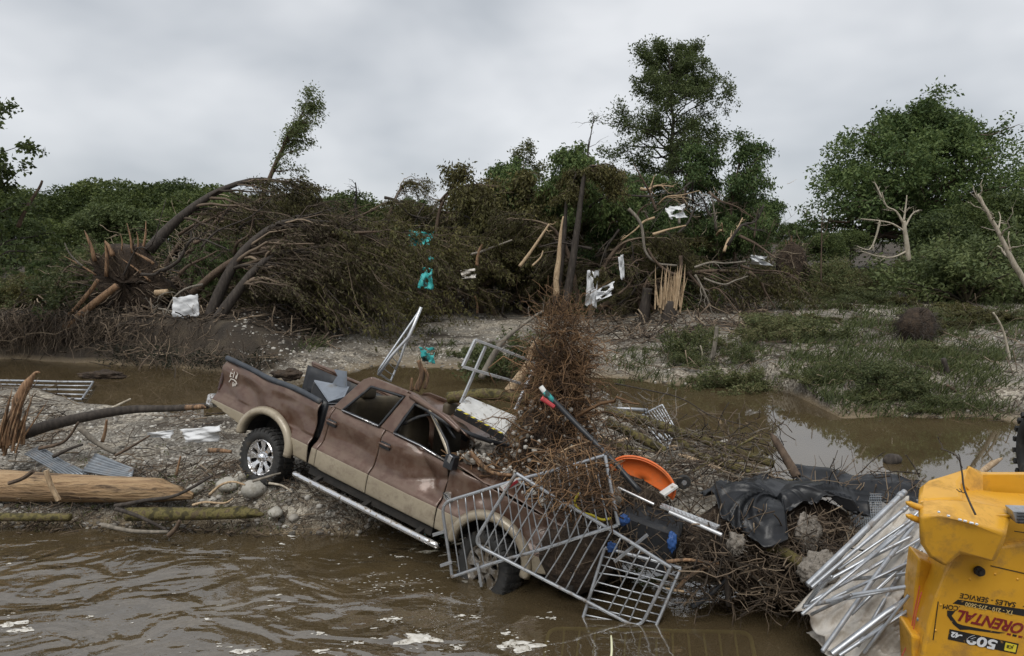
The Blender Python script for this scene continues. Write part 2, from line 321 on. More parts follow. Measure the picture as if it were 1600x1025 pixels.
# foam flecks
def foam():
    mb = MB(); r = np.random.default_rng(5)
    big = [(650, 1000, .16), (668, 998, .12), (800, 1006, .13), (822, 1012, .14), (790, 990, .05), (615, 967, .06), (645, 994, .08), (600, 968, .04), (500, 990, .05), (380, 1018, .10), (20, 975, .12), (35, 985, .1), (745, 965, .03), (720, 962, .04), (500, 1017, .06), (860, 966, .04), (560, 1005, .04), (715, 1013, .05), (625, 870, .04), (455, 838, .05), (470, 832, .06), (440, 850, .04)]
    pts = big + [(r.uniform(0, 860), r.uniform(835, 1022), abs(r.normal(0, .014)) + .006) for _ in range(70)]
    pts += [(590 + 40 * r.normal(), 905 + 8 * r.normal(), .012) for _ in range(30)] + [(r.uniform(560, 700), 915 + 10 * math.sin(k * .4) + r.normal() * 2, .014) for k in range(30)]
    pts += [(px + r.normal() * s * 260, py + r.normal() * s * 70, abs(r.normal()) * .009 + .004) for (px, py, s) in big for _ in range(7)]
    for (px, py, s) in pts:
        c = gnd(px, py); k = 26; a = np.linspace(0, 2 * np.pi, k, endpoint=False); ph = r.uniform(0, 6.3, 3)
        rr = s * .62 * (1 + .38 * np.sin(2 * a + ph[0]) + .25 * np.sin(3 * a + ph[1]) + .18 * np.sin(5 * a + ph[2]) + .10 * np.sin(9 * a + ph[0] * 3) + .06 * np.sin(13 * a + ph[1] * 3))
        ring = np.stack([c[0] + rr * np.cos(a) * 1.6, c[1] + rr * np.sin(a) * .75, np.full(k, .004)], -1)
        mb.add(np.concatenate([ring, [[c[0], c[1], .004 + s * .10]]]), np.array([[i, (i + 1) % k, k] for i in range(k)]))
    return mb
m, N, LK = newmat('foam')
out = N('ShaderNodeOutputMaterial'); b = N('ShaderNodeBsdfPrincipled'); g = N('ShaderNodeNewGeometry'); b.inputs['Roughness'].default_value = .6
v1 = N('ShaderNodeTexVoronoi'); v1.inputs['Scale'].default_value = 55; LK(g.outputs['Position'], v1.inputs['Vector'])
n2 = N('ShaderNodeTexNoise'); n2.inputs['Scale'].default_value = 16; n2.inputs['Detail'].default_value = 5; LK(g.outputs['Position'], n2.inputs['Vector'])
cr2 = ramp(N, [(.35, (.40, .37, .31)), (.65, (.70, .68, .63))]); LK(n2.outputs['Fac'], cr2.inputs[0]); LK(cr2.outputs[0], b.inputs['Base Color'])
mu = N('ShaderNodeMath'); mu.operation = 'MULTIPLY_ADD'; LK(v1.outputs['Distance'], mu.inputs[0]); mu.inputs[1].default_value = .5; LK(n2.outputs['Fac'], mu.inputs[2])
al = ramp(N, [(.50, (0, 0, 0)), (.62, (1, 1, 1))]); LK(mu.outputs[0], al.inputs[0])
tr = N('ShaderNodeBsdfTransparent'); mxs = N('ShaderNodeMixShader'); LK(al.outputs[0], mxs.inputs[0]); LK(tr.outputs[0], mxs.inputs[1]); LK(b.outputs[0], mxs.inputs[2]); LK(mxs.outputs[0], out.inputs[0])
tag(foam().build('foam', MATS['foam'], smooth=True), 'white foam flecks drifting on the brown water', 'foam', kind='stuff')
# ================================================================ TREES
pm('bark_dark', [(.3, (.018, .014, .011)), (.55, (.048, .038, .030)), (.75, (.085, .072, .060))], 5, .85, bump=.6, stretch=(3, 3, .6))
pm('bark_brown', [(.3, (.045, .030, .020)), (.55, (.10, .068, .045)), (.75, (.17, .12, .08))], 5, .85, bump=.6, stretch=(3, 3, .6))
pm('bark_grey', [(.3, (.10, .088, .072)), (.55, (.20, .175, .14)), (.75, (.32, .28, .23))], 5, .85, bump=.5, stretch=(3, 3, .6))
pm('bark_pale', [(.3, (.26, .22, .16)), (.55, (.42, .37, .29)), (.75, (.55, .50, .42))], 5, .8, bump=.4, stretch=(3, 3, .6))
pm('wood_raw', [(.3, (.12, .062, .032)), (.5, (.27, .155, .082)), (.7, (.42, .28, .16))], 6, .75, bump=.5, stretch=(6, 6, .7), dirt=(.07, .045, .028), dscale=1.6, dlim=(.5, .62), grain=True)
pm('wood_pale', [(.3, (.24, .155, .09)), (.5, (.42, .30, .18)), (.7, (.56, .44, .29))], 6, .75, bump=.5, stretch=(6, 6, .7), dirt=(.10, .065, .04), dscale=2.2, dlim=(.55, .72))
pm('twig', [(.25, (.030, .022, .015)), (.45, (.085, .062, .042)), (.7, (.17, .125, .085)), (.88, (.32, .25, .17))], 1.2, .85, island=.6)
pm('twig_green', [(.25, (.030, .024, .014)), (.5, (.075, .060, .032)), (.8, (.15, .12, .065))], 1.2, .85, island=.6)
leafmat('leaf_cypress', [(.25, (0.035, 0.063, 0.021)), (.5, (0.080, 0.124, 0.040)), (.75, (0.147, 0.196, 0.061))])
leafmat('leaf_flat', [(.22, (0.033, 0.030, 0.013)), (.42, (0.070, 0.061, 0.023)), (.58, (0.101, 0.100, 0.034)), (.8, (0.182, 0.158, 0.057))])
leafmat('leaf_brown', [(.22, (0.032, 0.023, 0.014)), (.45, (0.067, 0.052, 0.029)), (.7, (0.096, 0.090, 0.043)), (.9, (0.160, 0.123, 0.070))])
leafmat('leaf_airy', [(.25, (0.053, 0.074, 0.026)), (.5, (0.100, 0.129, 0.045)), (.75, (0.153, 0.183, 0.066))], .4)
leafmat('leaf_dark', [(.25, (.012, .013, .007)), (.5, (.026, .028, .014)), (.78, (.05, .05, .025))])  # leaf colour darkened, putting the shade of the heap's gaps into it
leafmat('leaf_oak', [(.25, (0.040, 0.059, 0.021)), (.5, (0.076, 0.104, 0.032)), (.78, (0.147, 0.177, 0.052))])
leafmat('leaf_bright', [(.25, (.055, .078, .030)), (.5, (.105, .135, .050)), (.78, (.17, .20, .075))])
leafmat('leaf_shrub', [(.25, (.050, .066, .025)), (.45, (.095, .115, .044)), (.65, (.145, .15, .06)), (.85, (.20, .17, .09))])
def spawn(P, R, c, t0, t1, ln, ang, bend, K, g, r0=.45, wig=.05, aspread=.25, flow=None, fstr=0., taper=.6, abslen=False):
    """c children on each of the parent curves"""
    n, k = P.shape[:2]; idx = np.repeat(np.arange(n), c); m = len(idx)
    t = g.uniform(t0, t1, m); f = t * (k - 1); i = np.clip(f.astype(int), 0, k - 2); u = (f - i)[:, None]
    p = P[idx, i] * (1 - u) + P[idx, i + 1] * u
    T = nrm(P[idx, i + 1] - P[idx, i]); rr = R[idx, i] * (1 - u[:, 0]) + R[idx, i + 1] * u[:, 0]
    q = g.normal(size=(m, 3)); q = nrm(q - (q * T).sum(1, keepdims=True) * T)
    a = ang + aspread * g.normal(size=m)
    d = np.cos(a)[:, None] * T + np.sin(a)[:, None] * q
    if flow is not None: d = nrm(d + np.asarray(flow) * fstr)
    plen = np.linalg.norm(np.diff(P, axis=1), axis=2).sum(1)[idx]
    L = ln * g.uniform(.55, 1.2, m) * (1 if abslen else plen * (1 - taper * t))
    s = np.linspace(0, 1, K)[None, :, None]
    w = np.cumsum(g.normal(size=(m, K, 3)) * wig, axis=1); w -= w[:, :1]
    Q = p[:, None] + (d[:, None] * s + np.asarray(bend)[None, None] * s ** 2 + w) * L[:, None, None]
    rad0 = np.minimum(rr * r0 * g.uniform(.7, 1.1, m), rr)
    RR = rad0[:, None] * np.linspace(1, .25, K)[None]
    return Q, np.maximum(RR, .0035)
def leaves(mb, P, per, size, g, spread=.12, droop=.3, asp=.45, m=0, up=.0):
    n, k = P.shape[:2]; idx = np.repeat(np.arange(n), per); c = len(idx)
    f = g.uniform(.15, 1, c) * (k - 1); i = np.clip(f.astype(int), 0, k - 2); u = (f - i)[:, None]
    p = P[idx, i] * (1 - u) + P[idx, i + 1] * u + g.normal(size=(c, 3)) * spread
    T = nrm(P[idx, i + 1] - P[idx, i])
    d = nrm(T * .7 + g.normal(size=(c, 3)) * .75 + V(0, 0, up - droop)); sd = nrm(np.cross(d, g.normal(size=(c, 3))))
    L = (size * g.uniform(.6, 1.35, c))[:, None]
    nn = np.cross(d, sd)
    v = np.stack([p, p + d * L * .45 + sd * L * asp * .5 + nn * L * .07, p + d * L, p + d * L * .45 - sd * L * asp * .5 + nn * L * .07], 1)
    mb.add(v, (np.arange(c)[:, None] * 4 + np.arange(4)[None]), m); return mb
def puffs(mb, C, rad_, per, size, g, asp=.55, flat_=.7):
    """leaf clumps: per leaves around each centre, facing out"""
    n = len(C); idx = np.repeat(np.arange(n), per); c = len(idx)
    q = nrm(g.normal(size=(c, 3))); rr = g.uniform(.35, 1, c) ** .5
    p = C[idx] + q * (rr * np.broadcast_to(rad_, n)[idx])[:, None] * V(1, 1, flat_)
    d = nrm(q + .8 * g.normal(size=(c, 3)) + V(0, 0, -.15)); sd = nrm(np.cross(d, g.normal(size=(c, 3))))
    L = (size * g.uniform(.6, 1.35, c))[:, None]; nn = np.cross(d, sd)
    v = np.stack([p, p + d * L * .5 + sd * L * asp * .5 + nn * L * .08, p + d * L, p + d * L * .5 - sd * L * asp * .5 + nn * L * .08], 1)
    return mb.add(v, (np.arange(c)[:, None] * 4 + np.arange(4)[None]), 0)
def up_tree(name, g, H, trunk_r, crown0, prof, nl, sub, tw, lf, lsize, bark, leafm, lean=(0, 0), droop=-.12, trunk=None, ang=1.15, lspread=.12, twl=.30, asp=.45, rise=.35):
    """upright tree at the origin: trunk, limbs, twigs, leaves; prof(t) = crown radius at height fraction t"""
    e = empty(name); K = 12
    if trunk is None:
        z = np.linspace(0, 1, K); w = np.cumsum(g.normal(size=(K, 2)) * .012 * H, axis=0) * z[:, None]
        trunk = np.stack([lean[0] * H * z ** 1.5 + w[:, 0], lean[1] * H * z ** 1.5 + w[:, 1], H * z], -1)
    else: trunk = spline(trunk, K)
    Rt = trunk_r * (1 - .9 * np.linspace(0, 1, K) ** .8) + .012; Rt[0] *= 1.35
    mb = MB(); mb.tube(trunk, Rt, 9); mb.build('trunk', bark, e, smooth=True)
    # limbs with their own lengths
    t = np.sort(g.uniform(crown0, .99, nl)); f = t * (K - 1); i = np.clip(f.astype(int), 0, K - 2); u = (f - i)[:, None]
    p = trunk[i] * (1 - u) + trunk[i + 1] * u; az = np.arange(nl) * 2.4 + g.normal(size=nl) * .5
    L = np.array([prof((a - crown0) / (1 - crown0)) for a in t]) * g.uniform(.7, 1.15, nl)
    el = np.interp(t, [crown0, 1], [rise, rise + .55]) + g.normal(size=nl) * .12
    d = np.stack([np.cos(az) * np.cos(el), np.sin(az) * np.cos(el), np.sin(el)], -1)
    s = np.linspace(0, 1, 8)[None, :, None]; w = np.cumsum(g.normal(size=(nl, 8, 3)) * .035, axis=1); w -= w[:, :1]
    LP = p[:, None] + (d[:, None] * s + V(0, 0, droop) * s ** 2 + w) * L[:, None, None]
    LR = np.minimum(np.interp(f, np.arange(K), Rt) * .5, L * .022 + .012)[:, None] * np.linspace(1, .18, 8)[None]
    S1, SR = spawn(LP, LR, sub, .22, 1, .42, .75, (0, 0, droop), 5, g, r0=.5, flow=(0, 0, .15), fstr=1)
    T1, TR = spawn(S1, SR, tw, .15, 1, twl, .7, (0, 0, droop * 1.5), 4, g, r0=.55)
    mb = MB(); mb.tubes(LP, LR, 5); mb.tubes(S1, SR, 3 if trunk_r > .5 else 4, cap=False)
    if trunk_r < .5: mb.tubes(T1, TR, 3, cap=False)
    mb.build('branches', bark, e, smooth=True)
    mb = MB(); leaves(mb, T1, lf, lsize, g, spread=lspread, droop=.15, asp=asp); leaves(mb, S1, max(2, lf // 2), lsize, g, spread=lspread, droop=.15, asp=asp)
    mb.build('crown', leafm, e); return e
def swept_tree(name, g, trunk, r0, nl, sub, tw, lf, lsize, bark, leafm, flow=(.8, -.1, .1), fstr=.9, bend=(.25, 0, -.35), lim=.5, t0=.25, parent=None, lspread=.1, twl=.32, twigm=None, ang=.7, S=8, subln=.5, asp=.4):
    """tree pushed over by the flood; trunk = world waypoints relative to the base"""
    e = empty(name) if parent is None else parent; K = 14; tk = spline(trunk, K)
    Rt = r0 * (1 - .85 * np.linspace(0, 1, K)) + .01
    mb = MB(); mb.tube(tk, Rt, S); mb.build('trunk', bark, e, smooth=True)
    LP, LR = spawn(tk[None], Rt[None], nl, t0, 1, lim, ang, bend, 9, g, r0=.5, wig=.025, flow=flow, fstr=fstr)
    S1, SR = spawn(LP, LR, sub, .15, 1, subln, .55, bend, 6, g, r0=.5, wig=.04, flow=flow, fstr=fstr * .6)
    T1, TR = spawn(S1, SR, tw, .1, 1, twl, .6, (bend[0] * .5, 0, bend[2] * 1.3), 4, g, r0=.55, flow=(flow[0], flow[1], -.4), fstr=.4)
    mb = MB(); mb.tubes(LP, LR, 5); mb.tubes(S1, SR, 3, cap=False); mb.tubes(T1, TR, 3, cap=False); mb.build('branches', twigm or bark, e, smooth=True)
    if lf:
        mb = MB(); leaves(mb, T1, lf, lsize, g, spread=lspread, droop=.5, asp=asp); mb.build('foliage', leafm, e)
    return e
B = MATS
def place(o, x, y, z=None, s=1., rz=0., sx=None):
    o.location = (x, y, hz(x, y) - .05 if z is None else z); o.rotation_euler = (0, 0, rz); o.scale = (s, s, s) if sx is None else sx
    return o
# ---- far wood behind the left bank
g = np.random.default_rng(11)
def dome(w, base=.55):
    return lambda t: w * (base + (1 - base) * math.sin(min(1, t * 1.7 + .12) * 1.57)) * (1 - t ** 2.2) ** .5 + .4
def wood_tree(name, g, H, w, leafm, n=70, per=150, ls=.42):
    e = empty(name); K = 8; z = np.linspace(0, 1, K); tk = np.stack([.2 * np.sin(z * 3), .15 * np.cos(z * 2.3), H * .8 * z], -1)
    Rt = .02 * H * (1 - .8 * z)
    LP, LR = spawn(tk[None], Rt[None], 26, .3, 1, .5, .9, (0, 0, .12), 6, g, r0=.5)
    mb = MB(); mb.tube(tk, Rt, 7); mb.tubes(LP, LR, 4); mb.build('trunk', B['bark_dark'], e, smooth=True)
    q = nrm(g.normal(size=(n, 3)) + V(0, 0, .25)); q[:, 2] = np.where(q[:, 2] < -.5, -q[:, 2], q[:, 2])
    C = V(0, 0, H * .58) + q * V(w, w, H * .40) * (g.uniform(.55, 1, n) ** .6)[:, None]
    mb = MB(); puffs(mb, C, g.uniform(.09, .17, n) * H, per, ls, g); mb.build('crown', leafm, e); return e
wood = [wood_tree('broadleaf_tree', g, 11, 4.2, B['leaf_oak']), wood_tree('broadleaf_tree', g, 12, 4.8, B['leaf_oak']), wood_tree('broadleaf_tree', g, 9, 4.0, B['leaf_bright'])]
wl = ['dark green tree in the distant wood behind the far bank', 'broad dark green tree in the distant wood', 'bright yellow-green tree standing out in the distant wood']
used = [0, 0, 0]
def put_wood(px, d, top, kind, label=None, group='trees of the distant wood'):
    o = wood[kind] if not used[kind] else copy_tree(wood[kind]); used[kind] = 1
    p = at(px, top, d); zb = hz(p[0], p[1]); s = (p[2] - zb) / (11, 12, 9)[kind]
    place(o, p[0], p[1], zb - .2, s, g.uniform(0, 6.28), (s * 1.15, s * 1.15, s))
    tag(o, label or wl[kind], 'tree', group)
TOPL = [(-60, 296), (0, 288), (40, 300), (80, 312), (120, 296), (150, 284), (185, 300), (205, 288), (240, 292), (270, 284), (300, 300), (330, 290), (520, 306), (545, 302), (570, 312), (610, 318), (660, 316), (720, 322), (770, 318), (830, 320), (370, 300), (420, 300), (470, 305)]
for k, (px, top) in enumerate(TOPL):
    put_wood(px, g.uniform(88, 120), top + g.uniform(-4, 4), 0 if k % 3 else 1)
for k, px in enumerate([-30, 30, 70, 110, 140, 215, 250, 290, 320, 380, 440]):
    put_wood(px, g.uniform(66, 78), g.uniform(325, 345), k % 2)
put_wood(172, 62, 318, 2); put_wood(205, 64, 326, 2)
for k, px in enumerate([1180, 1205, 1238, 1262, 1290, 1330, 1380, 1440, 1500, 1560, 1620, 1150]):
    put_wood(px, g.uniform(210, 260), [362, 360, 348, 356, 364, 360, 350, 355, 350, 345, 350, 362][k], k % 2, 'far tree on the hazy skyline between the two big cypresses', 'far skyline trees')
# ---- tall cypress in the middle
g = np.random.default_rng(21)
def cone_prof(w): return lambda t: w * (.62 + .38 * math.sin(min(1, t * 2.4) * 1.57)) * (1 - t) ** .55 + .5
c = empty('x'); bpy.data.objects.remove(c)
base = at(1052, 470, 44); z0 = hz(base[0], base[1]); top = at(1052, 74, 44)
t = up_tree('tall_cypress', g, top[2] - z0, .30, .50, cone_prof(4.7), 70, 8, 6, 11, .17, B['bark_dark'], B['leaf_airy'], ang=1.2, lspread=.17, rise=.25)
place(t, base[0], base[1], z0 - .1, 1, .4); tag(t, 'tall feathery green cypress standing above the wreckage in the middle', 'tree')
# ---- big cypress on the right, and the one cut by the frame
base = at(1424, 420, 78); z0 = hz(base[0], base[1]); top = at(1395, 185, 78); Hh = top[2] - z0
def big_prof(t): return 12.0 * (.72 + .28 * math.sin(min(1, t * 2.2) * 1.57)) * max(0, 1 - t) ** .62 + 1.3
t = up_tree('spreading_cypress', g, Hh, .75, .20, big_prof, 100, 9, 8, 7, .42, B['bark_brown'], B['leaf_cypress'], lspread=.38, rise=.12, twl=.28, asp=.5)
n = 170; q = nrm(g.normal(size=(n, 3)) + V(0, 0, .3)); C = V(0, 0, Hh * .60) + q * V(11.3, 11.3, Hh * .36) * (g.uniform(.35, 1, n) ** .5)[:, None]; mb = MB(); puffs(mb, C, g.uniform(.8, 1.9, n), 95, .40, g, asp=.5, flat_=.6); mb.build('inner_crown', B['leaf_cypress'], t)
place(t, base[0], base[1], z0 - .1, 1, 1.2); tag(t, 'huge broad dark green cypress behind the right bank', 'tree')
o = copy_tree(t); base = at(1668, 420, 84); place(o, base[0], base[1], None, .82, 3.4)
tag(o, 'dark green tree cut off by the right edge of the picture', 'tree')
# ---- tree at the left edge
g = np.random.default_rng(31)
base = at(-38, 545, 23); z0 = hz(base[0], base[1])
t = up_tree('edge_tree', g, at(-60, 185, 23)[2] - z0, .16, .42, lambda t: 3.4 * (1 - t * .6), 30, 6, 5, 7, .16, B['bark_dark'], B['leaf_oak'], droop=-.3, lspread=.10, asp=.6)
place(t, base[0], base[1], z0, 1, .5); tag(t, 'sparse leafy tree reaching in from the left edge', 'tree')
for k, px in enumerate([1470, 1510, 1560, 1600, 1640, 1240, 1290, 1330]): put_wood(px, g.uniform(60, 70), [330, 318, 300, 312, 300, 372, 362, 356][k], k % 2, 'mid-distance tree at the foot of the huge cypress', 'trees around the huge cypress')
for k in range(8): put_wood(-60 + k * 42, g.uniform(46, 56), 372 + g.uniform(-6, 10), (0, 1, 2)[k % 3], 'low tree between the wood and the cut bank', 'low trees behind the cut bank')
# ================================================================ TOPPLED TREES ON THE FAR BANK
OUT = np.array([(180, 400), (230, 372), (260, 330), (300, 302), (380, 280), (480, 312), (560, 312), (620, 292), (700, 296), (740, 305), (800, 316), (860, 302), (905, 268), (950, 256), (1010, 262), (1100, 250), (1160, 275), (1190, 306), (1215, 390)], float)
def top_px(x): return float(np.interp(x, OUT[:, 0], OUT[:, 1]))
def dep(x): return float(np.interp(x, [0, 300, 480, 600, 850, 930, 1200], [26, 27, 31, 38, 40, 35, 34]))
g = np.random.default_rng(41)
arcs = [[(0, 0, 0), (.9, .1, 2.0), (2.4, .2, 3.5), (4.6, .2, 3.9)], [(0, 0, 0), (1.4, -.2, 1.6), (3.2, -.3, 2.9), (5.2, -.2, 3.9)], [(0, 0, 0), (.4, .2, 2.3), (1.4, .3, 3.8), (3.2, .3, 4.0)], [(0, 0, 0), (1.8, .2, 1.2), (3.8, .1, 1.9), (5.8, 0, 2.0)], [(0, 0, 0), (.3, 0, 2.2), (.5, .2, 3.6), (.2, .2, 4.6)]]
protos = []
for k, a in enumerate(arcs):
    for lm in ('leaf_flat', 'leaf_flat' if k % 2 else 'leaf_cypress'):
        fl = (.8, -.1, -.05) if k < 4 else (.3, -.3, -.2)
        protos.append(swept_tree('toppled_tree', g, a, .13, 20, 7, 7, 6, .13, B['bark_brown'], B[lm], flow=fl, fstr=.8, bend=(.22, 0, -.45), lim=.55, twigm=B['twig'], lspread=.06, asp=.32))
green = [swept_tree('toppled_cypress', g, a, .14, 28, 9, 8, 12, .115, B['bark_brown'], B['leaf_flat' if a[1][0] > .5 else 'leaf_cypress'], flow=(.25, -.2, -.1), fstr=.5, bend=(.05, 0, -.55), lim=.6, twigm=B['twig_green'], lspread=.10, twl=.4) for a in ([(0, 0, 0), (.2, .1, 2.2), (.5, .2, 4.0), (1.0, .2, 5.4)], [(0, 0, 0), (-.4, .1, 2.0), (-1.3, .2, 3.4), (-2.6, .2, 4.0)], [(0, 0, 0), (.8, .1, 1.9), (2.0, .2, 3.2), (3.6, .2, 3.5)])]
PH = [3.9, 3.9, 3.9, 3.9, 4.0, 4.0, 2.0, 2.0, 4.6, 4.6]; GH = [5.4, 4.0, 3.5]
seen = set()
def put(protos, k, px, d, top, rz, label, cat, group, flip=False, zoff=0., smin=.25, smax=1.75):
    pr = protos[k]; hh = (PH if protos is not green else GH)[k]
    o = pr if id(pr) not in seen else copy_tree(pr); seen.add(id(pr))
    p = at(px, top, d); zb = hz(p[0], p[1]) + zoff; s = min(smax, max(smin, (p[2] - zb) / (hh * 1.1)))
    o.location = (p[0], p[1], zb - .1); o.rotation_euler = (g.normal() * .06, g.normal() * .06, rz); o.scale = (-s if flip else s, s, s)
    tag(o, label, cat, group); return o
L1 = 'flood-combed tree bent to the right, matted in the left wreckage'
for k in range(26):                                    # left: swept to the right
    px = 196 + k * 9.5 + g.uniform(-8, 8); row = k % 3
    d = dep(px) + (4.5, 2.2, .6)[row] + g.uniform(-.4, .4); frac = (1.0, .74, .42)[row]
    put(protos, int(g.integers(0, 8)), px, d, 530 - (530 - top_px(px + 60)) * frac, g.normal() * .25, L1, 'tree', 'trees swept over on the left', smax=1.45)
L2 = 'broken drooping tree jammed in the middle of the wreckage'
for k in range(30):
    px = 555 + k * 12.3 + g.uniform(-8, 8); row = k % 3
    d = dep(px) + (5, 2.5, .5)[row] + g.uniform(-.5, .5); frac = (.98, .72, .42)[row]
    put(protos, int(g.integers(0, 10)), px, d, 490 - (490 - top_px(px)) * frac, g.normal() * .5, L2, 'tree', 'trees jammed in the middle', flip=g.random() < .4)
for k in range(16):
    px = 590 + k * 22 + g.uniform(-9, 9); put(protos, int(g.integers(0, 10)), px, dep(px) - 1.2 + g.uniform(-.4, .8), 490 - (490 - top_px(px)) * g.uniform(.45, .8), g.normal() * .5, L2, 'tree', 'trees jammed in the middle', flip=g.random() < .5, smax=1.5)
L3 = 'dark green cypress limb mass slumped below the tall cypress'
for k in range(24):
    px = 900 + k * 9.6 + g.uniform(-8, 8); row = k % 3
    d = dep(px) + (6, 3, .8)[row] + g.uniform(-.5, .5); frac = (1.0, .75, .42)[row]
    if k % 3 == 2: put(protos, int(g.integers(0, 10)), px, d, 515 - (515 - top_px(px)) * frac, g.normal() * .5, 'broken brown-green tree slumped at the foot of the tall cypress', 'tree', 'broken trees at the foot of the tall cypress', flip=px > 1040 or g.random() < .5, smax=1.7)
    else: put(green, int(g.integers(0, 3)), px, d, 515 - (515 - top_px(px)) * frac, g.normal() * .5, L3, 'tree', 'cypresses slumped under the tall one', flip=px > 1040 or g.random() < .5, smax=2.1 if px < 1050 else 1.35)
for k in range(10):                                    # low ones at the far left and on the bank top
    px = -30 + k * 27; put(protos, int(g.integers(0, 8)), px, 29 + g.uniform(0, 5), 410 + g.uniform(-15, 30), g.normal() * .4, 'low flattened tree on the cut bank at the left', 'tree', 'flattened trees on the cut bank', flip=k % 3 == 0, smin=.4)
# fine brushwood and matted leaves that fill the heap
def brush():
    n = 1000; px = g.uniform(170, 1205, n); C = []
    for x in px:
        tp = top_px(x) + 25; bt = np.interp(x, [170, 480, 600, 860, 950, 1200], [535, 520, 478, 478, 510, 500]); u = g.uniform(0, 1) ** 1.3
        C.append(at(x, bt - (bt - tp) * u * .9, dep(x) + 1.5 + u * 3 + g.uniform(0, 2.5)))
    return np.array(C)
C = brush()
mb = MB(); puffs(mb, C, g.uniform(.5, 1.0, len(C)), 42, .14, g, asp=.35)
tag(mb.build('matted_leaves', B['leaf_dark']), 'leaves matted through the wreckage heap, coloured dark for its shaded gaps', 'leaves', kind='stuff')
mb = MB(); n = 3400; Cc = C[g.integers(0, len(C), n)] + g.normal(size=(n, 3)) * V(.7, .6, .6) + V(0, -.6, 0)
d = nrm(g.normal(size=(n, 3)) * V(1, .6, .7) + V(.7, -.1, 0)); L = g.uniform(.4, 2.0, n)
s = np.linspace(-.5, .5, 5)[None, :, None]
P = Cc[:, None] + d[:, None] * s * L[:, None, None] + (V(0, 0, -1) * (s ** 2) * g.uniform(-.2, .9, n)[:, None, None]) * L[:, None, None] + g.normal(size=(n, 5, 3)) * .03
mb.tubes(P, (g.uniform(.005, .018, n)[:, None] * np.linspace(1.2, .5, 5)[None]), 3, cap=False)
tag(mb.build('brushwood', B['twig']), 'tangled bare brushwood caught in the wreckage heap', 'brushwood', kind='stuff')
mb = MB(); n = 1500; Cc = C[g.integers(0, len(C), n)] + g.normal(size=(n, 3)) * V(.8, .4, .6) + V(0, -2.2, 0)
d = nrm(g.normal(size=(n, 3)) * V(1, .5, .9) + V(.4, 0, .1)); L = g.uniform(.25, 1.3, n); s = np.linspace(-.5, .5, 6)[None, :, None]
mb.tubes(Cc[:, None] + d[:, None] * s * L[:, None, None] + np.cumsum(g.normal(size=(n, 6, 3)) * .05, 1) * L[:, None, None], (g.uniform(.006, .020, n)[:, None] * np.linspace(1.2, .4, 6)[None]), 3, cap=False)
pm('pale_twig', [(.2, (.10, .075, .05)), (.5, (.24, .185, .125)), (.8, (.42, .34, .24))], 1.2, .85, island=.7)
tag(mb.build('pale_brushwood', B['pale_twig']), 'pale snapped twigs sticking out of the wreckage heap', 'brushwood', kind='stuff')
# litter on the bank's foot
def litter(polys, n, rmin, rmax, lmin, lmax, matn, name, label, lift=.05, tilt=.35, seed=1, curve=.25):
    r = np.random.default_rng(seed); mb = MB(); P = []
    for (x0, x1, y0, y1, w) in polys:
        for _ in range(int(n * w)):
            p = gnd(r.uniform(x0, x1), r.uniform(y0, y1), .15); P.append(p)
    P = np.array(P); P[:, 2] = height(P[:, 0], P[:, 1]); ok = P[:, 2] > -.12; P = P[ok]; m = len(P)
    d = nrm(np.stack([r.normal(size=m), r.normal(size=m), tilt * r.normal(size=m)], -1)); L = r.uniform(lmin, lmax, m) * (L_ := np.clip(P[:, 1] / 10, .8, 3))
    s = np.linspace(-.5, .5, 5)[None, :, None]; q = nrm(r.normal(size=(m, 3)))
    Q = P[:, None] + V(0, 0, lift) + d[:, None] * s * L[:, None, None] + q[:, None] * (s ** 2 - .1) * curve * L[:, None, None] + r.normal(size=(m, 5, 3)) * .02 * L[:, None, None]
    Q[..., 2] = np.maximum(Q[..., 2], P[:, None, 2] - .03)
    mb.tubes(Q, (r.uniform(rmin, rmax, m) * L_)[:, None] * np.linspace(1.1, .55, 5)[None], 3)
    return tag(mb.build(name, B[matn], smooth=True), label, 'twigs', kind='stuff')
litter([(140, 520, 520, 560, .5), (0, 300, 505, 560, .2), (560, 900, 470, 500, .2), (900, 1200, 500, 545, .4)], 1500, .005, .014, .15, .6, 'twig', 'bank_litter', 'twigs and bark litter strewn along the far bank', seed=2, lift=.08, tilt=.6)
# ---- individual toppled trees and broken trunks
def W(pts, d):          # photograph waypoints -> world; d one depth or one per point
    dd = np.broadcast_to(np.asarray(d, float), len(pts)); return np.array([at(x, y, q) for (x, y), q in zip(pts, dd)])
def hero(name, label, pts, d, r0, bark, leafm, nl, sub, tw, lf, flow, fstr, bend, lim, t0, **kw):
    w = W(pts, d); base = w[0]; e = empty(name, tuple(base), label, 'tree')
    swept_tree(name, g, w - base, r0, nl, sub, tw, lf, kw.pop('ls', .15), B[bark], B[leafm], flow=flow, fstr=fstr, bend=bend, lim=lim, t0=t0, parent=e, **kw); return e
FR = (.9, -.1, -.05)
hero('bent_tree', 'bent grey-brown trunk beside the white sheet, its branches combed right', [(312, 536), (330, 490), (356, 430), (392, 380), (450, 345), (530, 350)], [25.6, 25.8, 26, 26.4, 27, 27.6], .27, 'bark_dark', 'leaf_brown', 26, 8, 6, 2, FR, .9, (.3, 0, -.35), .5, .42, twigm=B['twig'], S=12)
hero('bent_tree', 'second bent trunk forking from the same foot, right of the first', [(322, 532), (345, 492), (372, 455), (400, 420), (440, 395), (520, 400)], [25.2, 25.3, 25.4, 25.6, 26, 26.5], .25, 'bark_dark', 'leaf_brown', 24, 8, 6, 2, FR, .9, (.3, 0, -.35), .5, .42, twigm=B['twig'], S=12)
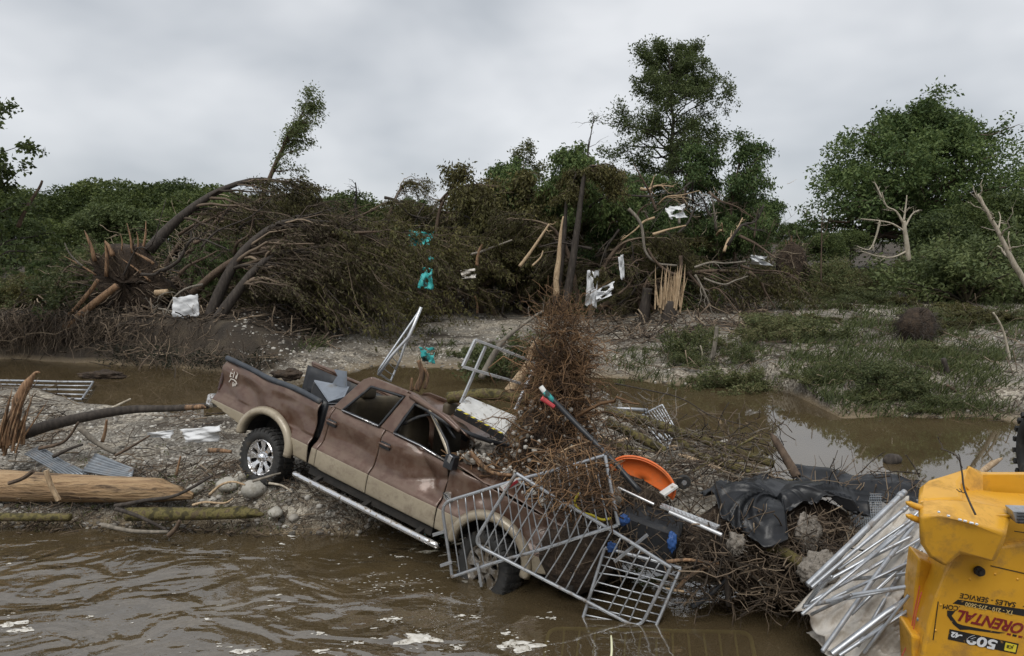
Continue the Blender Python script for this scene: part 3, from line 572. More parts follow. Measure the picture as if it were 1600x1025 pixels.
hero('bent_tree', 'long dark branches arching over the root plate toward the leaning tree', [(232, 392), (262, 358), (300, 325), (345, 297), (400, 280), (450, 285)], [27.5, 27.8, 28, 28.4, 29, 29.5], .22, 'bark_dark', 'leaf_flat', 22, 7, 6, 3, FR, .8, (.25, 0, -.3), .55, .3, twigm=B['twig'])
hero('bent_tree', 'low arching tree whose limbs trail above the gravel bar', [(300, 460), (345, 420), (400, 392), (470, 388), (540, 412), (600, 450)], [27, 27, 27.3, 28, 29, 30], .16, 'bark_brown', 'leaf_flat', 26, 8, 6, 4, FR, .9, (.25, 0, -.5), .5, .2, twigm=B['twig'])
hero('leaning_tree', 'slim leaning tree with thin crown against the sky', [(405, 320), (428, 262), (445, 225), (463, 195), (478, 166)], [34, 34, 34, 34, 34], .12, 'bark_brown', 'leaf_airy', 30, 6, 5, 4, (.35, 0, .25), .7, (.1, 0, -.25), .42, .18, ls=.15, lspread=.14)
hero('small_tree', 'small leafy tree top rising behind the middle wreckage', [(822, 340), (820, 310), (819, 285), (818, 248)], 47, .10, 'bark_grey', 'leaf_shrub', 18, 5, 5, 7, (0, 0, .25), .5, (0, 0, -.1), .8, .05, ls=.22, lspread=.16)
hero('broken_tree', 'tall dark broken trunk with hanging crown left of the tall cypress', [(882, 482), (893, 420), (903, 350), (909, 300), (918, 262), (945, 262)], 33.5, .21, 'bark_dark', 'leaf_flat', 22, 7, 6, 6, (.5, 0, -.3), .6, (.1, 0, -.7), .32, .72, twigm=B['twig'])
hero('broken_tree', 'dark trunk leaning beside the peeled one', [(868, 478), (876, 420), (882, 365), (886, 310), (900, 272)], 34.2, .17, 'bark_dark', 'leaf_flat', 18, 6, 6, 6, (-.4, 0, -.3), .6, (-.1, 0, -.7), .35, .75, twigm=B['twig'])
hero('arching_tree', 'bare arching boughs above the wreckage under the pale sky', [(598, 400), (606, 345), (622, 302), (640, 284), (660, 292)], 41, .12, 'bark_brown', 'leaf_flat', 18, 6, 5, 2, (.4, 0, .2), .6, (.15, 0, -.5), .45, .4, twigm=B['twig'])
hero('arching_tree', 'drooping boughs over the turquoise tarp', [(680, 420), (683, 350), (695, 310), (722, 295), (750, 320)], 40.5, .13, 'bark_brown', 'leaf_flat', 22, 7, 6, 4, (.5, 0, 0), .7, (.15, 0, -.7), .45, .35, twigm=B['twig'])
hero('snag_tree', 'leaning broken tree tops with pale bark under the tall cypress', [(1060, 430), (1066, 340), (1072, 290), (1080, 236)], 38, .13, 'bark_brown', 'leaf_cypress', 20, 6, 6, 8, (.5, 0, .1), .6, (.05, 0, -.4), .5, .45, ls=.2, lspread=.16)
hero('snag_tree', 'thin leafy tree at the right end of the middle wreckage', [(1150, 420), (1142, 340), (1150, 280), (1160, 235)], 37, .10, 'bark_brown', 'leaf_cypress', 24, 6, 6, 7, (.3, 0, .1), .6, (.05, 0, -.4), .55, .3, ls=.2, lspread=.18)
def splinter(mb, base, tip, w, n, g, dep_=.1, taper=.25):       # a bundle of torn wood shards
    base = np.array(base); tip = np.array(tip); L = np.linalg.norm(tip - base)
    for _ in range(n):
        o = g.normal(size=3) * V(w, dep_, 0) * .45; t = g.uniform(.45, 1.0); b2 = base + o + V(0, 0, g.uniform(-.1, .1) * L)
        tp = base + (tip - base) * t + o * 1.15 + g.normal(size=3) * .05 * L * V(1, .6, .3)
        P = spline([b2, (b2 + tp) / 2 + g.normal(size=3) * .02 * L, tp], 4)
        mb.tube(P, np.array([1, .95, .7, taper]) * g.uniform(.05, .13) * w, 5)
def limb(name, label, pts, d, r0, matn, r1=.4, S=8, cat='branch', wob=.0, forks=0, seed=0, group=None):
    w = spline(W(pts, d), max(8, len(pts) * 4)); r = np.random.default_rng(seed + 100)
    w = w + fbm(w * 1.0, 3.0, 2, seed % 5)[:, None] * wob
    base = w[0].copy(); mb = MB(); R = np.linspace(r0, r0 * r1, len(w)) * (1 + .10 * fbm(w, 5, 2, 1))
    mb.tube(w - base, R, S)
    if forks:
        Q, RR = spawn((w - base)[None], R[None], forks, .25, .98, .35, .7, (0, 0, .1), 6, r, r0=.6, wig=.06); mb.tubes(Q, RR, 5)
        Q2, RR2 = spawn(Q, RR, 3, .3, 1, .45, .6, (0, 0, .1), 5, r, r0=.6, wig=.06); mb.tubes(Q2, RR2, 4)
    o = mb.build(name, B[matn], smooth=True, loc=tuple(base)); return tag(o, label, cat, group)
limb('peeled_tree', 'upright trunk stripped to pale orange wood beside two dark trunks', [(869, 462), (872, 415), (876, 370), (880, 338)], 33.2, .17, 'wood_pale', .18, 10, 'trunk', .06)
# shattered stump
e = empty('shattered_stump', tuple(at(1045, 500, 32)), 'shattered stump of torn orange splinters under the cypress', 'stump'); b0 = at(1045, 500, 32)
mb = MB(); mb.tube(spline([(0, 0, -.2), (.02, 0, .4), (.05, 0, .9)], 6), np.array([.42, .38, .36, .34, .33, .3]), 12); mb.build('trunk', B['bark_dark'], e, smooth=True)
mb = MB(); splinter(mb, (0.02, -.05, .5), (.1, 0, 2.7), .60, 36, g, .3, .08); mb.build('splinters', B['wood_pale'], e)
limb('snapped_tree', 'dark snapped trunk left of the shattered stump', [(1006, 505), (1008, 478), (1012, 450)], 32.5, .26, 'bark_dark', .85, 12, 'trunk')
# root plate of the big uprooted tree on the left, with torn stubs
rb = at(205, 470, 27.5); e = empty('root_plate', tuple(rb), 'upturned root plate with torn orange stubs on the cut bank', 'root plate')
mb = MB(); th = np.linspace(0, 2 * np.pi, 26, endpoint=False)
rings = []
for q, (rr, yy) in enumerate([(.05, -.5), (.9, -.5), (1.5, -.35), (1.75, 0), (1.3, .4), (.3, .5)]):
    rings.append(np.stack([rr * np.cos(th) * .95 * (1 + .16 * np.sin(3 * th + q) + .08 * g.normal(size=26)), np.full(26, yy) + .12 * g.normal(size=26), .75 + rr * np.sin(th) * .85 * (1 + .12 * g.normal(size=26))], -1))
G = np.array(rings); G = np.concatenate([G, G[:, :1]], 1); mb.grid(G)
pm('soil', [(.3, (.018, .012, .008)), (.5, (.042, .028, .018)), (.75, (.085, .058, .036))], 7, .95, bump=1.0, bscale=16, bdist=.06)
mb.build('root_soil', B['soil'], e, smooth=True)
mb = MB(); n = 230; a = g.uniform(0, 6.28, n); r0 = g.uniform(.3, 1.7, n)
st = np.stack([r0 * np.cos(a), -.3 + .2 * g.normal(size=n), .75 + r0 * .8 * np.sin(a)], -1); d = nrm(np.stack([np.cos(a), -.6 + .5 * g.normal(size=n), np.sin(a) * .9 + .1], -1))
s = np.linspace(0, 1, 6)[None, :, None]; LL = g.uniform(.3, 1.1, n)[:, None, None]
mb.tubes(st[:, None] + d[:, None] * s * LL + np.cumsum(g.normal(size=(n, 6, 3)) * .05, 1) * LL, g.uniform(.008, .04, n)[:, None] * np.linspace(1, .3, 6)[None], 4); mb.build('roots', B['twig'], e)
for (x0, y0, x1, y1, r) in [(148, 408, 132, 360, .09), (166, 432, 164, 375, .08), (176, 400, 164, 376, .09), (206, 395, 198, 348, .05), (215, 390, 213, 362, .05), (190, 392, 188, 365, .04), (223, 390, 228, 345, .05), (235, 440, 190, 404, .04), (150, 430, 100, 400, .035), (240, 412, 205, 392, .05)]:
    w = W([(x0, y0), ((x0 + x1) / 2 + 2, (y0 + y1) / 2), (x1, y1)], 26.9) - rb; mb = MB(); mb.tube(spline(w, 6), np.array([1, 1, .9, .75, .5, .12]) * r * (1 + .2 * g.normal()), 5); mb.build('torn_stub', B['wood_raw'], e, smooth=True)
limb('split_log', 'split pale log propped on the cut bank, lower one', [(103, 512), (140, 480), (182, 447)], 25.6, .16, 'wood_raw', .75, 9, 'log', .03)
limb('split_log', 'split pale log propped on the cut bank, upper thinner one', [(95, 503), (125, 475), (152, 438)], 26, .10, 'wood_raw', .7, 8, 'log', .03)
limb('log_end', 'cut log end poking out above the white sheet', [(243, 458), (262, 456)], 26.2, .13, 'wood_pale', .95, 10, 'log')
BR = [('pale curved limb hanging from the top of the cypress wreckage', [(982, 326), (1000, 345), (1005, 370), (1010, 395), (1030, 412), (1058, 414)], 33, .09, 'bark_grey'),
 ('orange bent limb beside the shattered stump', [(1063, 400), (1064, 415), (1060, 428), (1040, 422), (1022, 405), (1012, 388)], 32.6, .10, 'bark_brown'),
 ('pale torn limb lying level in the cypress wreckage', [(1020, 366), (1040, 360), (1072, 352)], 33, .07, 'wood_pale'),
 ('pale branch reaching right from the cypress wreckage', [(1085, 418), (1110, 410), (1135, 412), (1165, 408)], 32, .06, 'bark_grey'),
 ('forked branch low right of the stump', [(1100, 435), (1130, 445), (1150, 438), (1168, 432)], 32, .05, 'bark_grey'),
 ('leaning pale branch in the middle wreckage left of the peeled trunk', [(812, 416), (830, 392), (850, 362), (858, 350)], 32, .08, 'wood_pale'),
 ('short pale branch below the leaning pale branch', [(832, 415), (845, 402), (848, 392)], 32, .05, 'wood_pale'),
 ('torn orange limb beneath the middle wreckage', [(745, 415), (748, 395), (755, 380)], 33, .10, 'wood_raw'),
 ('twin torn stubs over the gravel bar', [(746, 490), (745, 475), (742, 462)], 36, .08, 'wood_raw'),
 ('level log above the gravel bar', [(660, 478), (700, 468), (745, 458), (790, 455)], 37, .10, 'bark_dark'),
 ('pale limb slanting down right of the turquoise tarp', [(735, 398), (760, 390), (800, 375)], 33, .07, 'bark_grey'),
 ('thin bent trunk under the far left sky', [(28, 355), (45, 320), (58, 300), (66, 282)], 24, .07, 'bark_brown'),
 ('bare forked branch rising from the left roots', [(130, 415), (112, 400), (100, 380)], 26, .04, 'bark_grey'),
 ('pale curved root by the right shore', [(1095, 580), (1112, 560), (1118, 530), (1120, 510)], 22.5, .11, 'bark_grey'),
 ('thin crooked stem left of the pale curved root', [(1092, 575), (1098, 555), (1094, 540)], 22.4, .04, 'bark_pale'),
 ('long bare branch lying along the right shore', [(1300, 582), (1350, 575), (1400, 580), (1450, 568), (1478, 560)], 20.5, .07, 'bark_brown'),
 ('broken stake standing at the right shore', [(1490, 625), (1482, 595), (1474, 560)], 18.5, .13, 'bark_dark'),
 ('bare branch trailing into the water right of the stake', [(1480, 600), (1520, 625), (1560, 640), (1595, 648)], 17.5, .04, 'bark_brown'),
 ('tall thin snag with yellow bark at the far right shore', [(1596, 618), (1582, 575), (1568, 520), (1552, 488)], 20, .05, 'bark_pale')]
for k, (lb, pts, d, r, mt) in enumerate(BR): limb('broken_branch', lb, pts, d, r, mt, .5, 7, 'branch', .03, 2 if k in (0, 3, 4, 5, 13) else 0, k)
limb('leaning_snag', 'bare pale trunk leaning across the right edge', [(1606, 452), (1580, 405), (1555, 352), (1528, 304)], 30, .13, 'bark_pale', .45, 9, 'tree', .06, 12, 7)
e = limb('white_snag', 'bleached bare tree with crooked arms on the right bank', [(1420, 408), (1417, 385), (1414, 362), (1412, 345)], 40, .15, 'bark_pale', .7, 9, 'tree', .03)
for pts in ([(1414, 362), (1395, 350), (1375, 345), (1345, 342)], [(1412, 350), (1400, 330), (1385, 322), (1378, 300)], [(1414, 355), (1425, 335), (1436, 328)], [(1412, 345), (1415, 325), (1417, 305)], [(1375, 345), (1368, 372), (1358, 390), (1340, 385)], [(1378, 310), (1370, 292), (1366, 284)], [(1418, 392), (1395, 402), (1370, 400), (1345, 392)]):
    w = spline(W(pts, 40), 10); mb = MB(); ww = w - np.array(e.location); R_ = np.linspace(.07, .02, 10); mb.tube(ww, R_ * (1 + .2 * fbm(w, 4, 2, 1)), 6); Q, RR = spawn(ww[None], R_[None], 7, .2, 1, .4, .7, (0, 0, .05), 5, g, r0=.45, wig=.08); mb.tubes(Q, RR, 4); Q, RR = spawn(Q, RR, 3, .3, 1, .5, .7, (0, 0, .05), 4, g, r0=.6, wig=.08); mb.tubes(Q, RR, 3); mb.build('arm', B['bark_pale'], e, smooth=True)
# ---- shrubs and low growth of the right bank
def shrub(name, g, h, w, stems, leafm, ls, lf, bark='twig_green', up=.5):
    e = empty(name); az = g.uniform(0, 6.28, stems); el = g.uniform(up, 1.4, stems); L = h * g.uniform(.6, 1.1, stems)
    d = np.stack([np.cos(az) * np.cos(el) * w, np.sin(az) * np.cos(el) * w, np.sin(el)], -1); s = np.linspace(0, 1, 6)[None, :, None]
    P = d[:, None] * s * L[:, None, None] + V(0, 0, -.2) * s ** 2 * L[:, None, None] + np.cumsum(g.normal(size=(stems, 6, 3)) * .03, 1) * s * L[:, None, None]
    R = np.full((stems, 1), .014 * h) * np.linspace(1, .3, 6)[None]
    S1, SR = spawn(P, R, 7, .2, 1, .4, .6, (0, 0, -.1), 4, g)
    S2, SR2 = spawn(S1, SR, 4, .2, 1, .4, .6, (0, 0, -.1), 3, g)
    mb = MB(); mb.tubes(P, R, 4); mb.tubes(S1, SR, 3, cap=False); mb.build('stems', B[bark], e)
    mb = MB(); leaves(mb, S2, lf, ls, g, spread=.05 * h, droop=.2, asp=.45); leaves(mb, S1, lf, ls, g, spread=.05 * h, droop=.2, asp=.45); mb.build('foliage', B[leafm], e); return e
sh = [shrub('bush', g, 1.5, 1.4, 16, 'leaf_shrub', .10, 8), shrub('bush', g, 1.0, 1.8, 16, 'leaf_flat', .09, 8, 'twig'), shrub('bush', g, 2.6, .9, 14, 'leaf_bright', .14, 8), shrub('bush', g, .7, 2.2, 18, 'leaf_shrub', .08, 8)]
sl = ['olive green bush on the right bank', 'brownish flattened bush on the right bank', 'tall light green sapling bush on the right bank', 'low dark green bush by the right shore']
sused = [0] * 4
def put_shrub(k, px, py, s, d=None, label=None, grp='bushes of the right bank', flatz=.9):
    o = sh[k] if not sused[k] else copy_tree(sh[k]); sused[k] = 1
    p = gnd(px, py, .5) if d is None else at(px, py, d)
    place(o, p[0], p[1], None, 1, g.uniform(0, 6.28), (s, s, s * flatz * g.uniform(.8, 1.25))); tag(o, label or sl[k], 'bush', grp)
for k in range(46):
    px = g.uniform(1195, 1640); py = g.uniform(455, 545); put_shrub(int(g.choice([0, 1, 1, 3])), px, py, g.uniform(.7, 1.3), flatz=.55)
for k in range(14): put_shrub(int(g.choice([0, 3, 3])), g.uniform(1220, 1480), g.uniform(565, 618), g.uniform(.5, .85), flatz=.6, label='low leafy bush leaning over the water of the right shore', grp='bushes on the shore line')
for k in range(15): put_shrub(int(g.choice([2, 0, 1])), g.uniform(1430, 1660), 430, g.uniform(1.3, 2.3), g.uniform(33, 48), 'tall yellow-green bush behind the leaning bare trunk', 'tall bushes at the right')
for k in range(16): put_shrub(int(g.choice([1, 0, 1])), g.uniform(1200, 1460), 425, g.uniform(1.1, 1.9), g.uniform(40, 58), 'dull brown-green bush below the huge cypress', 'bushes under the huge cypress')
for px, py, s in [(770, 560, 1.0), (800, 565, 1.2), (840, 560, 1.1), (880, 560, 1.0), (750, 545, .9), (930, 575, .9)]: put_shrub(3 if s < 1.15 else 0, px, py, s, label='dark bush on the gravel bar behind the steel step frame', grp='bushes on the gravel bar')
for k in range(9): put_shrub(int(g.choice([0, 3])), g.uniform(1050, 1200), g.uniform(545, 590), g.uniform(.5, .9), label='small bush at the shore under the middle wreckage', grp='bushes under the middle wreckage')
for k in range(14): put_shrub(int(g.choice([1, 1, 0])), -40 + k * 14, 440 + g.uniform(-8, 8), g.uniform(.9, 1.5), g.uniform(27, 33), 'brownish bush on the cut bank at the left', 'bushes on the cut bank')
# upturned root ball on the right bank
rb = at(1432, 522, 24); rb[2] = hz(rb[0], rb[1]) + .55; e = empty('root_ball', (rb[0], rb[1], rb[2] - .6), 'dark round upturned root ball on the green right bank', 'root ball')
mb = MB(); u = np.linspace(0, np.pi, 12)[:, None]; v = np.linspace(0, 2 * np.pi, 21)[None]
sp_ = np.stack([np.sin(u) * np.cos(v), np.sin(u) * np.sin(v), np.cos(u) * np.ones_like(v)], -1); sp_ = sp_ * (1 + .16 * fbm(sp_, 2.2, 3, 1))[..., None]; sp_[:, -1] = sp_[:, 0]
mb.grid(sp_ * V(.62, .5, .66) + V(0, 0, .6)); mb.build('soil_core', B['soil'], e, smooth=True)
mb = MB(); n = 420; q = nrm(g.normal(size=(n, 3))); s = np.linspace(0, 1, 5)[None, :, None]; LL = g.uniform(.15, .5, n)[:, None, None]
mb.tubes(V(0, 0, .6) + q[:, None] * .55 + (nrm(q + g.normal(size=(n, 3)) * .6 + V(0, 0, -.5))[:, None] * s + np.cumsum(g.normal(size=(n, 5, 3)) * .07, 1)) * LL, g.uniform(.005, .016, n)[:, None] * np.linspace(1, .4, 5)[None], 3); mb.build('roots', B['bark_dark'], e)
# grass
def blades(polys, seed, hmin=.15, hmax=.5):
    r = np.random.default_rng(seed); P = []
    for (x0, x1, y0, y1, n) in polys:
        k = max(1, n // 26); cx = r.uniform(x0, x1, k); cy = r.uniform(y0, y1, k)
        for a, b in zip(cx, cy):
            p = gnd(a, b, .2); q = p[None] + r.normal(size=(26, 3)) * V(.28, .28, 0); P.append(q)
    P = np.concatenate(P); P[:, 2] = height(P[:, 0], P[:, 1]); P = P[P[:, 2] > -.15]; m = len(P)
    L = r.uniform(hmin, hmax, m)[:, None]; d = nrm(np.stack([r.normal(size=m) * .5 + .25, r.normal(size=m) * .5, np.full(m, 1.)], -1)); bd = nrm(np.stack([r.normal(size=m) + .5, r.normal(size=m), 0 * np.ones(m)], -1)); sd = nrm(np.cross(d, r.normal(size=(m, 3)))) * .008 * np.clip(P[:, 1:2] / 12, 1, 3)
    a = P; b1 = P + d * L * .55 + bd * L * .12; c1 = P + d * L * .9 + bd * L * .45
    v = np.stack([a - sd, a + sd, b1 + sd * .8, b1 - sd * .8, c1], 1); off = np.arange(m)[:, None] * 5
    mb = MB(); mb.add(v, [np.array([0, 1, 2, 3])[None] + off, np.array([3, 2, 4])[None] + off]); return mb
leafmat('grass', [(.25, (.03, .042, .014)), (.5, (.065, .082, .028)), (.75, (.11, .125, .045)), (.92, (.19, .16, .08))])
tag(blades([(1180, 1620, 470, 560, 9000), (1230, 1560, 560, 640, 7000), (960, 1200, 560, 610, 1600), (470, 500, 548, 562, 120), (1300, 1600, 440, 480, 3000), (560, 700, 520, 560, 200)], 3).build('grass', B['grass']), 'flattened grass and weeds along the right bank', 'grass', kind='stuff')
litter([(1180, 1620, 470, 650, .7), (960, 1200, 530, 600, .3)], 700, .004, .010, .2, .7, 'twig', 'right_bank_litter', 'bare twigs strewn through the grass of the right bank', seed=4, lift=.06, tilt=.4)
# snapped boughs sticking out of the heap
BL = [('dark', 'dark snapped bough sticking out of the wreckage heap'), ('brown', 'brown broken bough sticking out of the wreckage heap'), ('grey', 'grey bare bough sticking out of the wreckage heap'), ('wood', 'peeled pale bough sticking out of the wreckage heap')]
for k in range(120):
    px = g.uniform(180, 1200) if k < 84 else g.uniform(560, 1180); tp = top_px(px); bt = np.interp(px, [170, 480, 600, 860, 950, 1200], [535, 520, 478, 478, 510, 500]); f = g.uniform(.05, .95)
    d = dep(px) + g.uniform(-2.2, .6) + f * 1.5; p = at(px, bt - (bt - tp) * f, d); kind = int(g.choice([0, 0, 1, 1, 2, 3]))
    fl = .9 if px < 560 else 0.; dr = nrm(V(g.normal() * .6 + fl, -.15 + g.normal() * .25, g.normal() * .5 + .35)); L = g.uniform(.8, 3.2) * (1.1 if kind < 2 else .75); r0 = g.uniform(.03, .10) * (1 if L > 1.5 else .8)
    pts = np.array([p * 0 + dr * L * s_ + V(fl * .3, 0, -.35) * s_ ** 2 * L * g.uniform(0, 1) + g.normal(size=3) * .05 * L * (s_ > 0) for s_ in (0, .3, .6, 1.)])
    w = spline(pts, 10); R = np.linspace(r0, r0 * .3, 10); mb = MB(); mb.tube(w, R, 6)
    Q, RR = spawn(w[None], R[None], int(g.integers(3, 8)), .25, 1, .55, .7, (fl * .2, 0, -.2), 6, g, r0=.6, wig=.06); mb.tubes(Q, RR, 4)
    if kind != 3: Q2, RR2 = spawn(Q, RR, 4, .2, 1, .6, .6, (fl * .2, 0, -.3), 5, g, r0=.6, wig=.06); mb.tubes(Q2, RR2, 3)
    tag(mb.build('snapped_bough', B[('bark_dark', 'bark_brown', 'bark_grey', 'wood_pale')[kind]], smooth=True, loc=tuple(p)), BL[kind][1], 'branch', BL[kind][0] + ' boughs in the wreckage heap')
# ragged foot of the heap on the left bank
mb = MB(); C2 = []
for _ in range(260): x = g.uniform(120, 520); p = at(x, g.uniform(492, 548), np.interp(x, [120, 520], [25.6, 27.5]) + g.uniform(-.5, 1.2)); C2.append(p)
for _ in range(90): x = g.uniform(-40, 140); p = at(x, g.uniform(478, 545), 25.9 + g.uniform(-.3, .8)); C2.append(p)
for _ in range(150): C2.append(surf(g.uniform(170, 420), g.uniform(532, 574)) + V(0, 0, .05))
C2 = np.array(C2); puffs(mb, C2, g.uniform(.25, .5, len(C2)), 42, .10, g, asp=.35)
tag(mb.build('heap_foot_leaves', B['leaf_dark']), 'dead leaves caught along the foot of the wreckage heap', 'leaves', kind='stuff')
mb = MB(); n = 2200; Cc = C2[g.integers(0, len(C2), n)] + g.normal(size=(n, 3)) * V(.5, .3, .25); d = nrm(g.normal(size=(n, 3)) * V(1, .7, .8)); L = g.uniform(.2, 1.0, n); s = np.linspace(-.5, .5, 5)[None, :, None]
mb.tubes(Cc[:, None] + d[:, None] * s * L[:, None, None] + np.cumsum(g.normal(size=(n, 5, 3)) * .05, 1) * L[:, None, None], g.uniform(.005, .022, n)[:, None] * np.linspace(1.1, .5, 5)[None], 3)
tag(mb.build('heap_foot_brush', B['twig']), 'broken sticks packed along the foot of the wreckage heap', 'sticks', kind='stuff')
for k in range(12): put_shrub(int(g.choice([1, 0, 1])), -60 + k * 26, 410, g.uniform(1.0, 1.7), g.uniform(34, 44), 'brown-green bush between the cut bank and the wood', 'bushes behind the cut bank')
# ================================================================ PICKUP TRUCK
MUD = (.16, .125, .085)
pm('paint_brown', [(.35, (.092, .049, .032)), (.65, (.112, .061, .041))], 2.5, .30, .25, coat=.5, dirt=(.135, .090, .062), dscale=6, dlim=(.42, .72), bump=.35, bscale=4.5, bdist=.03)
pm('paint_tan', [(.35, (.33, .28, .20)), (.65, (.40, .345, .255))], 2.5, .36, .1, coat=.4, dirt=(.25, .205, .148), dscale=5, dlim=(.48, .62), bump=.08, bscale=4, bdist=.03)
pm('chrome', [(.3, (.72, .72, .73)), (.7, (.82, .82, .83))], 5, .10, 1.0, dirt=(.13, .105, .075), dscale=9, dlim=(.50, .60), bump=.05)
pm('rim_muddy', [(.3, (.30, .28, .25)), (.7, (.5, .48, .45))], 8, .35, .8, dirt=(.10, .078, .052), dscale=8, dlim=(.40, .52))
pm('tyre_rubber', [(.3, (.012, .012, .012)), (.7, (.030, .029, .027))], 9, .72, bump=.3, bscale=30, dirt=(.09, .072, .05), dscale=5, dlim=(.55, .75))
pm('black_plastic', [(.3, (.010, .011, .013)), (.7, (.026, .028, .032))], 8, .45, dirt=(.09, .075, .055), dscale=4, dlim=(.58, .72))
pm('bed_liner', [(.3, (.022, .027, .035)), (.7, (.05, .058, .070))], 6, .55, bump=.2, dirt=(.11, .10, .085), dscale=3, dlim=(.56, .72))
pm('grey_plate', [(.3, (.14, .16, .19)), (.7, (.21, .235, .27))], 4, .45, dirt=(.15, .135, .11), dscale=3, dlim=(.55, .7))
pm('seat_leather', [(.3, (.055, .042, .024)), (.7, (.10, .078, .046))], 5, .7, bump=.2, dirt=(.07, .055, .036), dscale=4, dlim=(.45, .6))
pm('underbody', [(.3, (.010, .009, .008)), (.7, (.030, .026, .022))], 7, .85, bump=.5)
pm('tail_red', [(.3, (.030, .006, .006)), (.7, (.05, .008, .008))], 7, .2, coat=.6, dirt=(.05, .04, .03), dscale=4, dlim=(.45, .6))
pm('decal_white', [(.3, (.5, .46, .4)), (.7, (.7, .66, .6))], 12, .6)
TR = empty('pickup_truck', (-3.30, 10.54, .41), 'wrecked brown and tan crew-cab pickup truck nosed down into the water', 'pickup truck')
TR.rotation_mode = 'XYZ'; TR.rotation_euler = (rad(-10.4), rad(11.7), rad(-31.1))
PZ = np.array([.50, .56, .62, .72, .82, .845, .88, .93, .97, 1.02, 1.10, 1.20, 1.28, 1.33, 1.37, 1.42, 1.45, 1.50])
PY = np.array([.90, .94, .965, .985, .998, 1.0, .984, .945, .930, .924, .924, .930, .944, .948, .942, .915, .895, .88])
def half_w(z): return np.interp(z, PZ, PY)
ZL = np.unique(np.concatenate([np.arange(.50, 1.56, .03), [.845, .88, .93, .97]]))
def arch(x, cx, a, b, z0): 
    q = 1 - ((x - cx) / a) ** 2; return np.where(q > 0, z0 + b * np.sqrt(np.clip(q, 0, 1)), -9)
def side_panel(name, x0, x1, bot, top, side, parent, crump=None, tan=True, nx=None, slant=(0, 0)):
    """sheet-metal panel between x0 and x1; side -1 is the passenger's"""
    nx = nx or max(4, int((x1 - x0) / .022)); xs = np.linspace(x0, x1, nx)
    X = np.broadcast_to(xs[:, None], (nx, len(ZL))).copy(); Z = np.clip(ZL[None], bot(xs)[:, None], top(xs)[:, None])
    u = (X - x0) / (x1 - x0); zz = (Z - .6) / .9
    X = X + slant[0] * (1 - u) * zz + slant[1] * u * zz
    Y = half_w(Z)
    P = np.stack([X, Y * 0, Z], -1); Y = Y + .007 * fbm(P, 2.1, 3, 2) + .003 * fbm(P, 7, 2, 3)
    if crump is not None: Y = Y + crump(X, Z)
    G = np.stack([X, side * Y, Z], -1)
    zc = ZL[:-1]; mi = np.broadcast_to((zc < .84).astype(int)[None] * (1 if tan else 0), (nx - 1, len(zc)))
    ar = np.abs(Z[:-1, 1:] - Z[:-1, :-1]) + np.abs(Z[1:, 1:] - Z[1:, :-1])
    if side > 0: G = G[::-1]; mi = mi[::-1]; ar = ar[::-1]
    mb = MB(); mb.grid(G, mi, ar > 1e-4)
    return mb.build(name, [B['paint_brown'], B['paint_tan']], parent, smooth=True, solid=.014)
def cst(v): return lambda x: np.full_like(x, v)
def bed_bot(x): return np.maximum(np.where(x < 0, np.interp(x, [-1.3, -.58], [.80, .66]), .60), arch(x, 0, .52, .46, .60))
def bed_top(x): return np.interp(x, [-1.3, -.9, .4, .86], [1.49, 1.47, 1.46, 1.45])
def crump_bed(X, Z): return -.05 * np.exp(-((X + .75) / .35) ** 2 - ((Z - 1.22) / .12) ** 2) - .035 * np.exp(-((X - .2) / .25) ** 2 - ((Z - 1.3) / .06) ** 2) + .012 * np.sin(9 * X + 14 * Z) * (Z > .98)
def fold(X, Z, ax, az, f): return 1 - np.abs(np.sin(f * (ax * X + az * Z)))
def crump_fd(X, Z):
    w = np.clip((X - 2.2) / .7, 0, 1) * np.clip((Z - .9) / .1, 0, 1)
    return -w * (.075 * np.exp(-((X - 2.75) / .30) ** 2 - ((Z - 1.16) / .16) ** 2) + .08 * fold(X, Z, 1, .8, 4.2) ** 2 + .04 * fold(X, Z, .5, -1.3, 6) ** 3) - .035 * np.clip((Z - 1.36) / .1, 0, 1) * w
def crump_rd(X, Z): return -.03 * np.exp(-((X - 1.55) / .3) ** 2 - ((Z - 1.1) / .09) ** 2) - .012 * fold(X, Z, .3, 1, 5) ** 3 * (Z > .98)
def crump_f(X, Z): return -(.05 * fold(X, Z, 1, .5, 3.7) ** 2 + .03 * fold(X, Z, -.6, 1, 6) ** 2) * np.clip((Z - 1.0) / .15, 0, 1)
